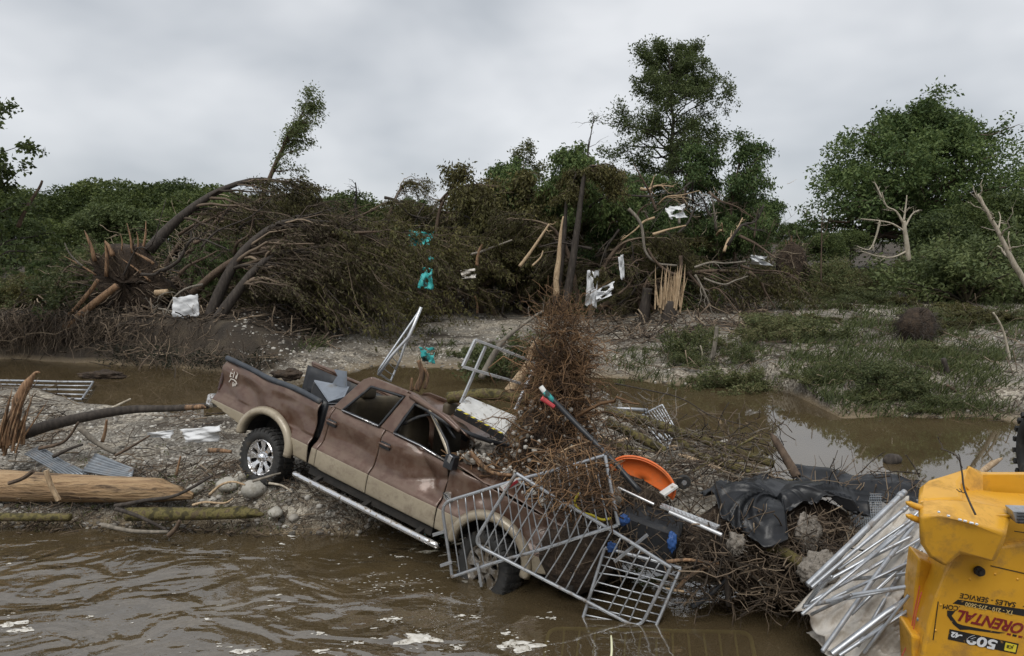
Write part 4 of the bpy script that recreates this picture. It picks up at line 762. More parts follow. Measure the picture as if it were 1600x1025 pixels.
for sd in (-1, 1):
    side_panel('bed_side', -1.28, .86, bed_bot, bed_top, sd, TR, crump_bed, slant=(0, -.05))
    rd = side_panel('rear_door', 1.02, 1.975, lambda x: np.interp(x, [1.0, 1.2], [.60, .58]), cst(1.475), sd, TR, crump_rd, slant=(.06, .02))
    fd = side_panel('front_door', 1.99, 3.13, cst(.58), lambda x: np.interp(x, [2, 2.4, 3.1], [1.475, 1.46, 1.40]), sd, TR, crump_fd, slant=(.02, -.02))
    side_panel('cab_corner', .90, 1.01, cst(.60), cst(1.47), sd, TR, slant=(.12, .06), nx=5)
    side_panel('front_fender', 3.145, 4.82, lambda x: np.maximum(np.interp(x, [3.1, 3.4, 4.5, 4.8], [.58, .58, .62, .72]), arch(x, 3.97, .52, .46, .60)), lambda x: np.interp(x, [3.1, 4.8], [1.39, 1.24]), sd, TR, crump_f)
    for cx in (0, 3.97):                                    # wheel-arch flares
        a = np.linspace(-.08, np.pi + .08, 41); mb = MB(); rows = []
        for (ra, rb_, oy) in ((.47, .395, .93), (.475, .40, 1.035), (.505, .43, 1.055), (.555, .475, 1.045), (.585, .505, .99)):
            zz = .60 + rb_ * np.sin(a); rows.append(np.stack([cx + ra * np.cos(a), np.full(41, oy), zz], -1))
        G = np.array(rows) * V(1, sd, 1); mb.grid(G if sd < 0 else G[:, ::-1])
        mb.build('fender_flare', B['paint_tan'], TR, smooth=True, solid=.012)
    for (par, x, z) in ((rd, 1.12, 1.26), (fd, 2.10, 1.28)):    # handles in dark cups
        y = sd * (half_w(z) + .004)
        mb = MB(); mb.box((x, y, z), (.17, .05, .085)); h = mb.build('handle_cup', B['black_plastic'], par, bevel=.015)
        mb = MB(); mb.tube(spline([(x - .10, y + sd * .02, z + .01), (x - .05, y + sd * .055, z + .02), (x + .05, y + sd * .055, z + .02), (x + .10, y + sd * .02, z + .01)], 8), .014, 8); mb.build('handle', B['paint_brown'], par, smooth=True)
    # rocker sill, running board
    mb = MB(); mb.box((2.0, sd * .86, .52), (2.2, .10, .14)); mb.build('sill', B['underbody'], TR)
    mb = MB(); mb.tube(spline([(.80, sd * 1.02, .40), (.9, sd * 1.06, .415), (2.0, sd * 1.07, .43), (3.15, sd * 1.06, .44), (3.3, sd * 1.02, .43)], 24), .040, 14); rbd = mb.build('running_board', B['chrome'], TR, smooth=True)
    for x in (1.15, 2.05, 2.95):
        mb = MB(); mb.beam((x, sd * .82, .52), (x, sd * 1.05, .43), .07, .04); mb.build('bracket', B['underbody'], rbd)
    # bed rail cap, inner wall
    mb = MB(); xs = np.linspace(-1.29, .80, 30); zt = bed_top(xs)
    Pp = np.stack([xs, np.full(30, sd * .905) + .008 * np.sin(xs * 7), zt + .015 + .01 * np.sin(xs * 5)], -1)
    mb.tube(Pp, .042 if sd < 0 else .03, 8); mb.build('rail_cap', B['bed_liner' if sd < 0 else 'paint_brown'], TR, smooth=True)
    mb = MB(); xs = np.linspace(-1.27, .82, 24); zs = np.array([.93, 1.1, 1.3, 1.46])
    mb.grid(np.stack([np.broadcast_to(xs[:, None], (24, 4)), np.full((24, 4), sd * .80) + .01 * np.sin(xs * 11)[:, None] * sd, np.broadcast_to(zs, (24, 4))], -1)); mb.build('bed_wall', B['black_plastic'], TR, smooth=True, solid=.02)
    # tail lamp
    mb = MB(); mb.box((-1.265, sd * .905, 1.20), (.06, .09, .42)); mb.build('tail_lamp', B['tail_red'], TR, bevel=.02)
    # seats
# folded cover plates lying in the bed
mb = MB(); mb.prism([(-.62, .34, 1.36), (.12, .36, 1.47), (.30, .10, 1.36), (.34, -.25, 1.30)], (0, 0, 0), (.0, .01, .018)); mb.prism([(-.18, .30, 1.45), (.10, .32, 1.45), (.02, .30, 1.72), (-.22, .30, 1.68), (-.12, .30, 1.60)], (0, 0, 0), (.015, .02, 0)); mb.build('folded_plate', B['grey_plate'], TR)
mb = MB(); mb.prism([(-.62, .33, 1.34), (-.60, .33, 1.00), (.36, -.26, .98), (.34, -.26, 1.28)], (0, 0, 0), (.02, .03, 0)); mb.build('bed_box', B['black_plastic'], TR)
mb = MB(); mb.box((.84, 0, 1.19), (.05, 1.62, .52)); mb.build('bed_bulkhead', B['black_plastic'], TR)
mb = MB(); mb.box((-.21, 0, .93), (2.1, 1.6, .03)); mb.build('bed_floor', B['bed_liner'], TR)
mb = MB(); mb.box((-1.40, 0, .78), (.16, 1.92, .20)); mb.build('rear_bumper', B['chrome'], TR, bevel=.04)
mb = MB(); mb.box((4.98, 0, .74), (.20, 1.95, .28)); mb.build('front_bumper', B['underbody'], TR, bevel=.05)
mb = MB(); mb.box((4.84, 0, 1.05), (.08, 1.2, .40)); gr_ = mb.build('grille', B['black_plastic'], TR, bevel=.02)
for z in (.93, 1.05, 1.17):
    mb = MB(); mb.box((4.89, 0, z), (.05, 1.16, .05)); mb.build('grille_bar', B['chrome'], gr_, bevel=.01)
for sd in (-1, 1):
    mb = MB(); mb.box((4.80, sd * .78, 1.06), (.14, .30, .34)); mb.build('headlight', B['grey_plate'], TR, bevel=.04)
# cab back, floor, firewall, chassis
mb = MB(); mb.box((.96, 0, 1.0), (.05, 1.78, .90)); mb.build('cab_back', B['paint_brown'], TR)
mb = MB(); mb.box((2.1, 0, .62), (2.3, 1.74, .05)); mb.box((3.22, 0, .95), (.06, 1.74, .75)); mb.build('cab_floor', B['underbody'], TR)
mb = MB()
for sd in (-1, 1): mb.box((1.75, sd * .42, .55), (6.0, .09, .20))
for x in (0, 3.97): mb.tube([(x, -.85, .42), (x, .85, .42)], .06, 10)
mb.box((0, 0, .42), (.35, .32, .30)); mb.box((1.6, .1, .56), (1.5, .45, .22)); mb.box((4.2, 0, .8), (.9, .8, .5)); mb.build('chassis', B['underbody'], TR)
for cx in (0, 3.97):
    for sd in (-1, 1):                                      # inner wheel wells
        a = np.linspace(0, np.pi, 18); mb = MB(); mb.grid(np.array([np.stack([cx + .50 * np.cos(a), np.full(18, sd * yy), .60 + .43 * np.sin(a)], -1) for yy in (.98, .55)])); mb.build('wheel_well', B['underbody'], TR, solid=.01)
        mb = MB(); mb.prism([(cx + .5 * math.cos(t), sd * .55, .60 + .43 * math.sin(t)) for t in np.linspace(0, np.pi, 12)], (0, 0, 0), (0, -sd * .01, 0)); mb.build('wheel_well', B['underbody'], TR)
# pillars and window frames of the racked cab
def pillar(name, poly, side, th=.05, m='paint_brown', inset=0.):
    def yy(z): return np.interp(z, [1.40, 1.50, 2.05], [.93, .905, .745]) - inset
    a = [(x, side * yy(z), z if side < 0 else 1.46 + (z - 1.46) * .6) for x, z in poly]; mb = MB(); mb.prism(a, (0, 0, 0), (0, -side * th, 0)); return mb.build(name, B[m], TR, bevel=.012)
for sd in (-1, 1):
    pillar('rear_pillar', [(1.03, 1.465), (1.21, 1.465), (1.47, 1.90), (1.53, 1.955), (1.42, 2.02), (1.31, 1.95)], sd, .06)
    pillar('middle_pillar', [(1.90, 1.465), (2.14, 1.455), (2.185, 1.70), (2.26, 1.905), (2.25, 2.0), (2.06, 1.99), (2.075, 1.945)], sd, .07)
    pillar('roof_rail', [(1.47, 1.90), (2.08, 1.95), (2.08, 2.02), (1.42, 2.02)], sd, .06)
    mb = MB(); q = lambda x, z: (x, sd * float(np.interp(z, [1.38, 1.50, 2.05], [.93, .905, .745])), z if sd < 0 else min(z, 1.46 + (z - 1.46) * .6))
    mb.tube(spline([q(2.16, 1.98), q(2.5, 1.93), q(2.78, 1.88), q(3.05, 1.80)], 12), np.linspace(.045, .028, 12), 8); mb.build('roof_rail', B['paint_brown'], TR, smooth=True)
    mb = MB(); mb.tube(spline([q(2.52, 1.90), q(2.72, 1.76), q(2.92, 1.60), q(3.14, 1.42)], 10), .026, 8); mb.build('windscreen_pillar', B['paint_tan'], TR, smooth=True)
    # black seals round the openings
    for nm, loop in (('window_seal', [(1.22, 1.475), (1.89, 1.475), (2.06, 1.935), (1.50, 1.90)]), ('window_seal', [(2.16, 1.47), (2.60, 1.46), (3.14, 1.40), (2.95, 1.62), (2.55, 1.88), (2.27, 1.90)])):
        lp_ = np.array([q(*c) for c in loop + loop[:1]]) + V(0, sd * .008, 0); pts = np.concatenate([np.linspace(lp_[i], lp_[i + 1], 8)[:-1] for i in range(len(lp_) - 1)] + [lp_[:1]])
        mb = MB(); mb.tube(pts, .020, 6); s1 = mb.build(nm, B['black_plastic'], TR, smooth=True)
        mb = MB(); mb.tube(np.array([q(*loop[0]), q(*loop[1])] if len(loop) == 4 else [q(*loop[0]), q(*loop[1]), q(*loop[2])]) + V(0, sd * .026, .004), .008, 6); mb.build('bright_strip', B['chrome'], s1, smooth=True)
mb = MB(); mb.tube(spline([(2.30, -.74, 1.90), (2.62, -.80, 1.86), (2.95, -.74, 1.80), (3.25, -.50, 1.74), (3.45, 0.0, 1.66)], 20), .030, 8); mb.build('torn_trim', B['black_plastic'], TR, smooth=True)
mb = MB(); mb.tube(spline([(2.18, -.80, 1.60), (2.40, -.76, 1.78), (2.62, -.70, 1.84), (2.95, -.70, 1.66)], 12), .022, 6); mb.build('torn_trim', B['black_plastic'], TR, smooth=True)
# crumpled roof
u, v = np.meshgrid(np.linspace(0, 1, 46), np.linspace(-1, 1, 40), indexing='ij')
X = 1.40 + 1.72 * u; Y = .74 * v; Zr = np.interp(u, [0, .45, .8, 1], [2.0, 2.01, 1.90, 1.76]) 
P = np.stack([X, Y, X * 0], -1)
Zr = Zr - .27 * np.clip((v + 1) / 1.2, 0, 1) - .17 * np.exp(-((X - 2.35) / .45) ** 2 - ((Y - .10) / .40) ** 2) + .05 * np.abs(fbm(P, 2.6, 2, 4)) * (1 - v ** 8) - .06 * fold(X, Y, 1, .7, 4.5) ** 2 * (1 - v ** 6) 
mb = MB(); mb.grid(np.stack([X, Y, Zr], -1)); mb.build('roof', B['paint_brown'], TR, smooth=True, solid=.015)
# hood, crumpled
u, v = np.meshgrid(np.linspace(0, 1, 40), np.linspace(-1, 1, 36), indexing='ij')
X = 3.18 + 1.62 * u; Y = .93 * v; P = np.stack([X, Y, X * 0], -1)
Zr = np.interp(u, [0, 1], [1.42, 1.27]) + .06 * (1 - v ** 2) - .03 * fold(X, Y, .6, 1, 5) ** 2 - .05 * fold(X, Y, 1, -.5, 3.3) ** 2 * (1 - v ** 4)
mb = MB(); mb.grid(np.stack([X, Y, Zr], -1)); mb.build('hood', B['paint_brown'], TR, smooth=True, solid=.015)
# seats: rounded cushions
def cushion(parent, name, c, size, rot=0):
    mb = MB(); u = np.linspace(0, np.pi, 10)[:, None]; v = np.linspace(0, 2 * np.pi, 17)[None]; se = lambda w: np.sign(w) * np.abs(w) ** .45
    S_ = np.stack([se(np.sin(u)) * se(np.cos(v)), se(np.sin(u)) * se(np.sin(v)), se(np.cos(u)) * np.ones_like(v)], -1) * np.array(size) / 2
    cr_, sr_ = math.cos(rot), math.sin(rot); S_ = S_ @ np.array([[cr_, 0, sr_], [0, 1, 0], [-sr_, 0, cr_]]).T; mb.grid(S_ + np.array(c)); return mb.build(name, B['seat_leather'], parent, smooth=True)
for y in (-.42, .42):
    s_ = cushion(TR, 'front_seat', (2.45, y, .98), (.58, .58, .22)); cushion(s_, 'seat_back', (2.14, y, 1.32), (.20, .56, .72), -.2); cushion(s_, 'headrest', (2.06, y, 1.74), (.12, .30, .20), -.2)
s_ = cushion(TR, 'rear_seat', (1.50, 0, .98), (.52, 1.6, .22)); cushion(s_, 'seat_back', (1.22, 0, 1.32), (.20, 1.6, .70), -.2)
cushion(s_, 'headrest', (1.18, -.45, 1.72), (.12, .30, .18), -.2)
mb = MB(); mb.tubes(np.array([[(3.0, .42 + .19 * math.cos(t), 1.30 + .19 * math.sin(t)) for t in np.linspace(0, 2 * np.pi, 25)]]), np.full((1, 25), .016), 8); mb.build('steering_wheel', B['black_plastic'], TR, smooth=True)
mb = MB(); mb.box((3.10, 0, 1.18), (.22, 1.7, .30)); mb.build('dashboard', B['seat_leather'], TR, bevel=.06)
# smashed mirror stub, badge, decal
mb = MB(); mb.box((3.16, -1.0, 1.45), (.14, .13, .17)); mb.tube([(3.12, -.9, 1.38), (3.15, -1.02, 1.42)], .03, 8); mb.build('mirror_stub', B['black_plastic'], TR, bevel=.03)
mb = MB(); mb.box((3.17, -1.07, 1.49), (.05, .015, .12), Euler((.3, .3, 0)).to_matrix()); mb.build('mirror_glass', B['chrome'], TR)
Mb = np.eye(4); Mb[:3, 3] = (3.24, -.985, 1.04)
mb = MB(); mb.lathe([(.0, -.02), (.03, -.022), (.036, -.03), (.055, -.03), (.058, 0)], 22, M=Mb); bd_ = mb.build('badge', B['chrome'], TR, smooth=True, sharp=40)
mb = MB(); mb.beam((3.17, -1.015, 1.06), (3.33, -1.012, 1.0), .012, .012); mb.build('badge_bar', B['black_plastic'], bd_)
def text_mesh(name, s, size, M4, matl, parent=None, ext=.002, align='CENTER', shear=0., bold=0.):
    c = bpy.data.curves.new(name, 'FONT'); c.body = s; c.size = size; c.align_x = align; c.align_y = 'CENTER'; c.extrude = ext; c.shear = shear; c.offset = bold
    t = bpy.data.objects.new(name, c); COL.objects.link(t); dg = bpy.context.evaluated_depsgraph_get(); me = bpy.data.meshes.new_from_object(t.evaluated_get(dg)); bpy.data.objects.remove(t)
    o = bpy.data.objects.new(name, me); COL.objects.link(o); me.materials.clear(); me.materials.append(matl); o.matrix_local = M4
    if parent is not None: o.parent = parent
    return o
def basis(ex, ey, o):
    ex = Vector(ex).normalized(); ey = Vector(ey); ez = ex.cross(ey).normalized(); ey = ez.cross(ex)
    return Matrix(((ex.x, ey.x, ez.x, o[0]), (ex.y, ey.y, ez.y, o[1]), (ex.z, ey.z, ez.z, o[2]), (0, 0, 0, 1)))
mb = MB()
for q in ([(-.13, .16), (-.10, .21), (.02, .22), (.10, .20)], [(-.12, .06), (-.12, .15)], [(-.13, .06), (-.08, .065)], [(-.10, .13), (-.07, .13)], [(-.03, .06), (-.03, .18), (.02, .18), (.01, .06)], [(.06, .06), (.065, .17)], [(-.12, -.03), (-.10, .02), (.0, .03), (.06, .01), (.10, -.03)], [(-.02, -.02), (0, -.10), (.03, -.03)], [(.06, -.03), (.05, -.08)], [(-.13, -.03), (-.13, -.06)]):
    for p0, p1 in zip(q[:-1], q[1:]):
        y0 = -(half_w(1.22 + p0[1]) + .006); mb.beam((-.98 + p0[0] * .8, y0, 1.22 + p0[1] * .8), (-.98 + p1[0] * .8, y0, 1.22 + p1[1] * .8), .014, .006, up=(0, 1, 0))
mb.build('decal', B['decal_white'], TR)
# wheels
def wheel(cx, side, steer=0., muddy=False):
    e = empty('wheel', (cx, side * .86, .42), parent=TR); e.rotation_euler = (0, rng.uniform(0, 6), steer)
    mb = MB(); tp = [(.262, -.12), (.30, -.145), (.36, -.15), (.400, -.13), (.415, -.10), (.418, 0), (.415, .10), (.400, .13), (.36, .15), (.30, .145), (.262, .12)]
    mb.lathe(tp, 48, closed=True); ty = mb.build('tyre', B['tyre_rubber'], e, smooth=True)
    mb = MB()
    for k in range(30):
        a = 2 * np.pi * k / 30; Ry = np.array([[math.cos(a), 0, math.sin(a)], [0, 1, 0], [-math.sin(a), 0, math.cos(a)]])
        for y in (-.105, -.035, .035, .105): mb.box(Ry @ V(.418 - (.006 if abs(y) > .1 else 0), y, 0), (.024, .055, .05), Ry)
        for s2 in (-1, 1): mb.box(Ry @ V(.392, s2 * .135, 0), (.05, .022, .042), Ry)
    mb.build('tread', B['tyre_rubber'], ty)
    f = side; cm = B['rim_muddy' if muddy else 'chrome']
    mb = MB(); mb.lathe([(.265, f * .125), (.255, f * .135), (.238, f * .12), (.228, f * .07), (.225, -f * .10), (.262, -f * .12)], 44); mb.lathe([(.0, f * .02), (.225, f * .02)], 36, m=1)
    rm = mb.build('rim', [cm, B['underbody']], e, smooth=True, sharp=50)
    for k in range(8):
        a = 2 * np.pi * k / 8; Ry = np.array([[math.cos(a), 0, math.sin(a)], [0, 1, 0], [-math.sin(a), 0, math.cos(a)]])
        pts = [V(.06, f * .085, -.045), V(.14, f * .095, -.030), V(.238, f * .105, -.062), V(.238, f * .105, .062), V(.14, f * .095, .030), V(.06, f * .085, .045)]
        mb = MB(); mb.prism([Ry @ p for p in pts], (0, 0, 0), (0, -f * .05, 0)); mb.build('spoke', cm, rm, bevel=.008)
    mb = MB(); mb.lathe([(0, f * .145), (.045, f * .14), (.06, f * .12), (.075, f * .10), (.085, f * .06)], 24); mb.build('hub_cap', cm, rm, smooth=True, sharp=50)
    return e
w_ = wheel(0, -1); w_.location.z -= .06; wheel(0, 1); wheel(3.97, -1, rad(-14), True); wheel(3.97, 1, rad(-14), True)
# ================================================================ THE DEBRIS JAM
pm('galvanised', [(.3, (.34, .36, .38)), (.7, (.52, .54, .57))], 14, .42, .75, dirt=(.13, .095, .06), dscale=7, dlim=(.53, .68))
pm('alu', [(.3, (.55, .56, .57)), (.7, (.70, .71, .72))], 10, .38, .7, dirt=(.14, .12, .09), dscale=6, dlim=(.60, .75))
pm('drowned_steel', [(.3, (.70, .69, .45)), (.7, (.85, .84, .58))], 9, .6)
pm('white_panel', [(.3, (.52, .52, .50)), (.7, (.70, .70, .68))], 6, .6, dirt=(.20, .16, .11), dscale=9, dlim=(.55, .66))
pm('hazard_yellow', [(.3, (.62, .50, .03)), (.7, (.78, .66, .05))], 9, .5, dirt=(.14, .11, .06), dscale=9, dlim=(.58, .7))
pm('orange_plastic', [(.3, (.62, .115, .018)), (.7, (.76, .165, .030))], 4, .42, dirt=(.28, .13, .06), dscale=3.5, dlim=(.52, .75), bump=.05)
pm('black_tarp', [(.3, (.006, .007, .008)), (.7, (.013, .014, .017))], 6, .38, spec=.4, dirt=(.06, .052, .043), dscale=3, dlim=(.62, .78), bump=.4, bscale=18, bdist=.01)
pm('white_cloth', [(.3, (.50, .46, .40)), (.7, (.74, .71, .66))], 3, .9, bump=.3, bscale=12, dirt=(.25, .19, .13), dscale=2.6, dlim=(.48, .72))
pm('grey_fluff', [(.3, (.12, .105, .085)), (.7, (.30, .27, .235))], 18, .95, bump=1., bscale=30, bdist=.03)
pm('machine_yellow', [(.3, (.60, .300, .018)), (.7, (.68, .355, .028))], 3, .36, coat=.2, dirt=(.40, .21, .035), dscale=3.5, dlim=(.52, .66), bump=.08, bscale=9)
pm('black_print', [(.3, (.010, .010, .010)), (.7, (.016, .016, .016))], 9, .5, dirt=(.36, .2, .04), dscale=22, dlim=(.60, .66))
pm('red_print', [(.3, (.16, .010, .016)), (.7, (.21, .014, .02))], 9, .5, dirt=(.36, .2, .04), dscale=22, dlim=(.60, .66))
pm('white_print', [(.3, (.62, .64, .68)), (.7, (.76, .78, .80))], 9, .5, dirt=(.36, .2, .04), dscale=22, dlim=(.60, .66))
pm('red_rope', [(.3, (.45, .05, .06)), (.7, (.6, .10, .09))], 9, .8)
pm('root_red', [(.2, (.035, .021, .012)), (.45, (.10, .056, .027)), (.65, (.20, .112, .052)), (.85, (.31, .19, .095))], 1.6, .85, island=.65)
pm('moss_log', [(.30, (.025, .02, .012)), (.44, (.06, .05, .016)), (.52, (.145, .122, .040)), (.60, (.075, .055, .03)), (.72, (.18, .135, .07))], 9, .9, bump=.8, bscale=14, bdist=.03)
pm('log_peeled', [(.28, (.16, .09, .045)), (.5, (.37, .24, .125)), (.72, (.54, .40, .235))], 3.2, .7, bump=1., stretch=(.5, 4, 4), dirt=(.085, .05, .028), dscale=1.6, dlim=(.52, .62), bdist=.08, grain=True)
pm('stone', [(.2, (.12, .108, .09)), (.45, (.27, .245, .21)), (.7, (.43, .405, .36)), (.9, (.58, .56, .51))], 2.2, .85, bump=.5, bscale=20, island=.7)
pm('stone_pale', [(.3, (.30, .28, .24)), (.7, (.46, .44, .39))], 5, .85, bump=.7, bscale=14, dirt=(.15, .13, .09), dscale=4, dlim=(.55, .7))
pm('teal_sheet', [(.3, (.03, .34, .34)), (.7, (.07, .52, .50))], 4, .6, dirt=(.03, .05, .045), dscale=3.5, dlim=(.52, .58))
pm('white_sheet', [(.3, (.55, .56, .57)), (.7, (.75, .76, .77))], 3, .6, dirt=(.2, .17, .13), dscale=5, dlim=(.6, .7))
pm('blue_plastic', [(.3, (.02, .07, .22)), (.7, (.04, .11, .32))], 9, .5)
pm('corrugated', [(.3, (.16, .18, .20)), (.7, (.30, .32, .34))], 5, .4, .6, dirt=(.12, .085, .06), dscale=4, dlim=(.55, .7))
TM = np.array(Euler((rad(-10.4), rad(11.7), rad(-31.1)), 'XYZ').to_matrix()); TL = V(-3.30, 10.54, .41)
def tw(p): return TM @ np.asarray(p, float) + TL
g = np.random.default_rng(61)
# ---- stones: gravel as stuff, the big ones as things
def rock(mb, c, s, r, sub=0):
    u = np.linspace(0, np.pi, 4 + sub)[:, None]; v = np.linspace(0, 2 * np.pi, 6 + 2 * sub)[None]
    S_ = np.stack([np.sin(u) * np.cos(v), np.sin(u) * np.sin(v), np.cos(u) * np.ones_like(v)], -1); n = 1 + .22 * fbm(S_ + r.uniform(-9, 9, 3), 1.5, 2, 1)
    S_ = S_ * n[..., None] * np.array(s) * r.uniform(.8, 1.2, 3); S_[:, -1] = S_[:, 0]; a = r.uniform(0, 6.3); ca, sa = math.cos(a), math.sin(a)
    mb.grid(S_ @ np.array([[ca, -sa, 0], [sa, ca, 0], [0, 0, 1]]).T + np.array(c))
_rk = []
for _ in range(40):
    m_ = MB(); rock(m_, (0, 0, 0), (1, 1, .65), g); _rk.append((m_.v[0], m_.f[0]))
def gravel(polys, seed, name, label, mat_='stone'):
    r = np.random.default_rng(seed); mb = MB(); P = []; S_ = []
    for (x0, x1, y0, y1, n, s0, s1) in polys:
        x = r.uniform(x0, x1, n); y = r.uniform(y0, y1, n); s = s0 + (s1 - s0) * r.uniform(0, 1, n) ** 3
        for a, b_, c in zip(x, y, s): P.append(gnd(a, b_, .25)); S_.append(c)
    P = np.array(P); P[:, 2] = height(P[:, 0], P[:, 1]); S_ = np.array(S_); ok = (P[:, 2] > -.04); P = P[ok]; S_ = S_[ok]
    k = r.integers(0, 40, len(P))
    for q in range(40):
        i = np.where(k == q)[0]
        if not len(i): continue
        v, f = _rk[q]; a = r.uniform(0, 6.3, len(i)); ca, sa = np.cos(a), np.sin(a); R_ = np.stack([np.stack([ca, -sa, 0 * a], -1), np.stack([sa, ca, 0 * a], -1), np.stack([0 * a, 0 * a, 1 + 0 * a], -1)], 1)
        vv = np.einsum('nij,vj->nvi', R_, v) * S_[i, None, None] + P[i, None]; mb.add(vv, (f[None] + (np.arange(len(i)) * len(v))[:, None, None]).reshape(-1, 4))
    return tag(mb.build(name, B[mat_], smooth=True), label, 'gravel', kind='stuff')
gravel([(-20, 460, 640, 820, 4500, .012, .06), (440, 680, 700, 850, 1500, .012, .06), (940, 1240, 640, 760, 2200, .012, .05), (1040, 1300, 760, 950, 900, .015, .06)], 5, 'gravel', 'grey pebbles of the gravel bank around the truck')
gravel([(360, 780, 490, 600, 4000, .02, .085), (960, 1240, 500, 600, 1200, .02, .085), (1240, 1620, 470, 640, 600, .02, .085)], 6, 'far_gravel', 'pale cobbles of the gravel bar beyond the truck')
for k, (px, py, s, lb) in enumerate([(398, 769, .17, 'pale boulder just below the rear wheel'), (356, 762, .15, 'flat pale rock left of the boulder under the rear wheel'), (377, 748, .12, 'wedge of rock against the foot of the rear tyre'), (305, 768, .11, 'greyish rock at the tip of the peeled log'), (345, 742, .09, 'small pale rock on the gravel left of the rear tyre'), (333, 784, .07, 'small white stone lying above the mossy log'), (432, 803, .10, 'wet grey stone at the water under the cab'), (1250, 838, .13, 'grey rock in the shade under the black tarp'), (1393, 722, .16, 'dark wet rock breaking the surface of the pond'), (1131, 692, .10, 'pinkish round stone behind the yellow moss log'), (458, 812, .08, 'dark wet stone beside the running board')]):
    p = surf(px, py); p[2] += s * .30
    mb = MB(); rock(mb, (0, 0, 0), (s, s * .9, s * .68), g, 8); tag(mb.build('rock', B['stone_pale' if k < 7 else 'bark_dark' if k == 8 else 'stone'], smooth=True, loc=tuple(p)), lb, 'rock')
# ---- logs and sticks of the left bank
def log(name, label, pts, d, r, matn, taper=.9, torn=False, S=18, seed=0, cat='log', lump=.06):
    w = spline(W(pts, d), 26); base = w[0].copy(); R = np.linspace(1, taper, 26) * r
    mb = MB(); rr = np.random.default_rng(seed); mb.tube(w - base, R, S)
    v = mb.v[0]; ax = np.repeat((w - base), S, 0); dirv = v.reshape(-1, 3) - ax; n = fbm(v.reshape(-1, 3) * V(.6, 2.5, 2.5) + seed, 2.2, 4, seed % 6)
    mb.v[0] = ax + dirv * (1 + lump * 2.2 * n)[:, None]
    if torn:                                     # splintered far end
        v = mb.v[0].reshape(26, S, 3); k = 6
        for i in range(k):
            f = (i + 1) / k; cut = np.clip(f * 1.25 - rr.uniform(0, .5, S), 0, 1)
            v[26 - k + i] = v[26 - k + i] * (1 - cut[:, None] * .8) + (w[26 - k + i] - base - V(0, 0, r * .55)) * (cut[:, None] * .8)
        mb.v[0] = v.reshape(-1, 3)
    return tag(mb.build(name, B[matn], smooth=True, loc=tuple(base)), label, cat)
big = log('peeled_log', 'big orange peeled log lying along the water at the left', [(-140, 757), (40, 760), (180, 764), (300, 765)], [9.9, 9.75, 9.6, 9.5], .245, 'log_peeled', .66, True, 22, 3)
mb = MB(); p = W([(72, 735), (80, 760), (92, 782)], 9.3) - np.array(big.location); mb.tube(spline(p, 6), .035, 6); mb.build('bark_strip', B['wood_pale'], big)
mb = MB(); p = W([(14, 755), (35, 748), (52, 736)], 9.35) - np.array(big.location); mb.tube(spline(p, 6), .03, 6); mb.build('bark_strip', B['bark_brown'], big)
log('mossy_log', 'yellow mossed log half sunk below the peeled log', [(200, 803), (270, 803), (340, 802), (412, 799)], [9.2, 9.15, 9.1, 9.05], .10, 'moss_log', .85, True, 16, 4, lump=.09)
log('mossy_log', 'thin green log at the waterline at the left edge', [(-60, 806), (20, 808), (110, 808)], 9.25, .065, 'moss_log', .8, False, 12, 5)
log('dark_branch', 'long dark branch bowed over the gravel toward the tailgate', [(2, 690), (60, 670), (130, 652), (200, 640), (270, 638), (325, 634)], [11.2, 11.4, 11.8, 12.1, 12.2, 12.0], .115, 'bark_dark', .45, False, 12, 6, 'branch')
log('orange_stick', 'snapped orange end of the branch by the rear bumper', [(290, 637), (322, 635)], 11.9, .05, 'wood_raw', .8, True, 8, 7, 'stick')
e = log('torn_stump', 'torn upright brown wood at the left edge', [(14, 690), (22, 650), (34, 615), (52, 586), (63, 578)], [11.0, 11, 11, 11, 11], .10, 'wood_raw', .35, True, 12, 8, 'stump', .3)
mb = MB(); splinter(mb, (0, 0, -.1), W([(50, 584)], 11)[0] - np.array(e.location), .28, 12, g, .2, .1); splinter(mb, (-.05, 0, -.1), W([(24, 630)], 11)[0] - np.array(e.location), .30, 8, g, .3, .1); mb.build('splinters', B['wood_raw'], e)
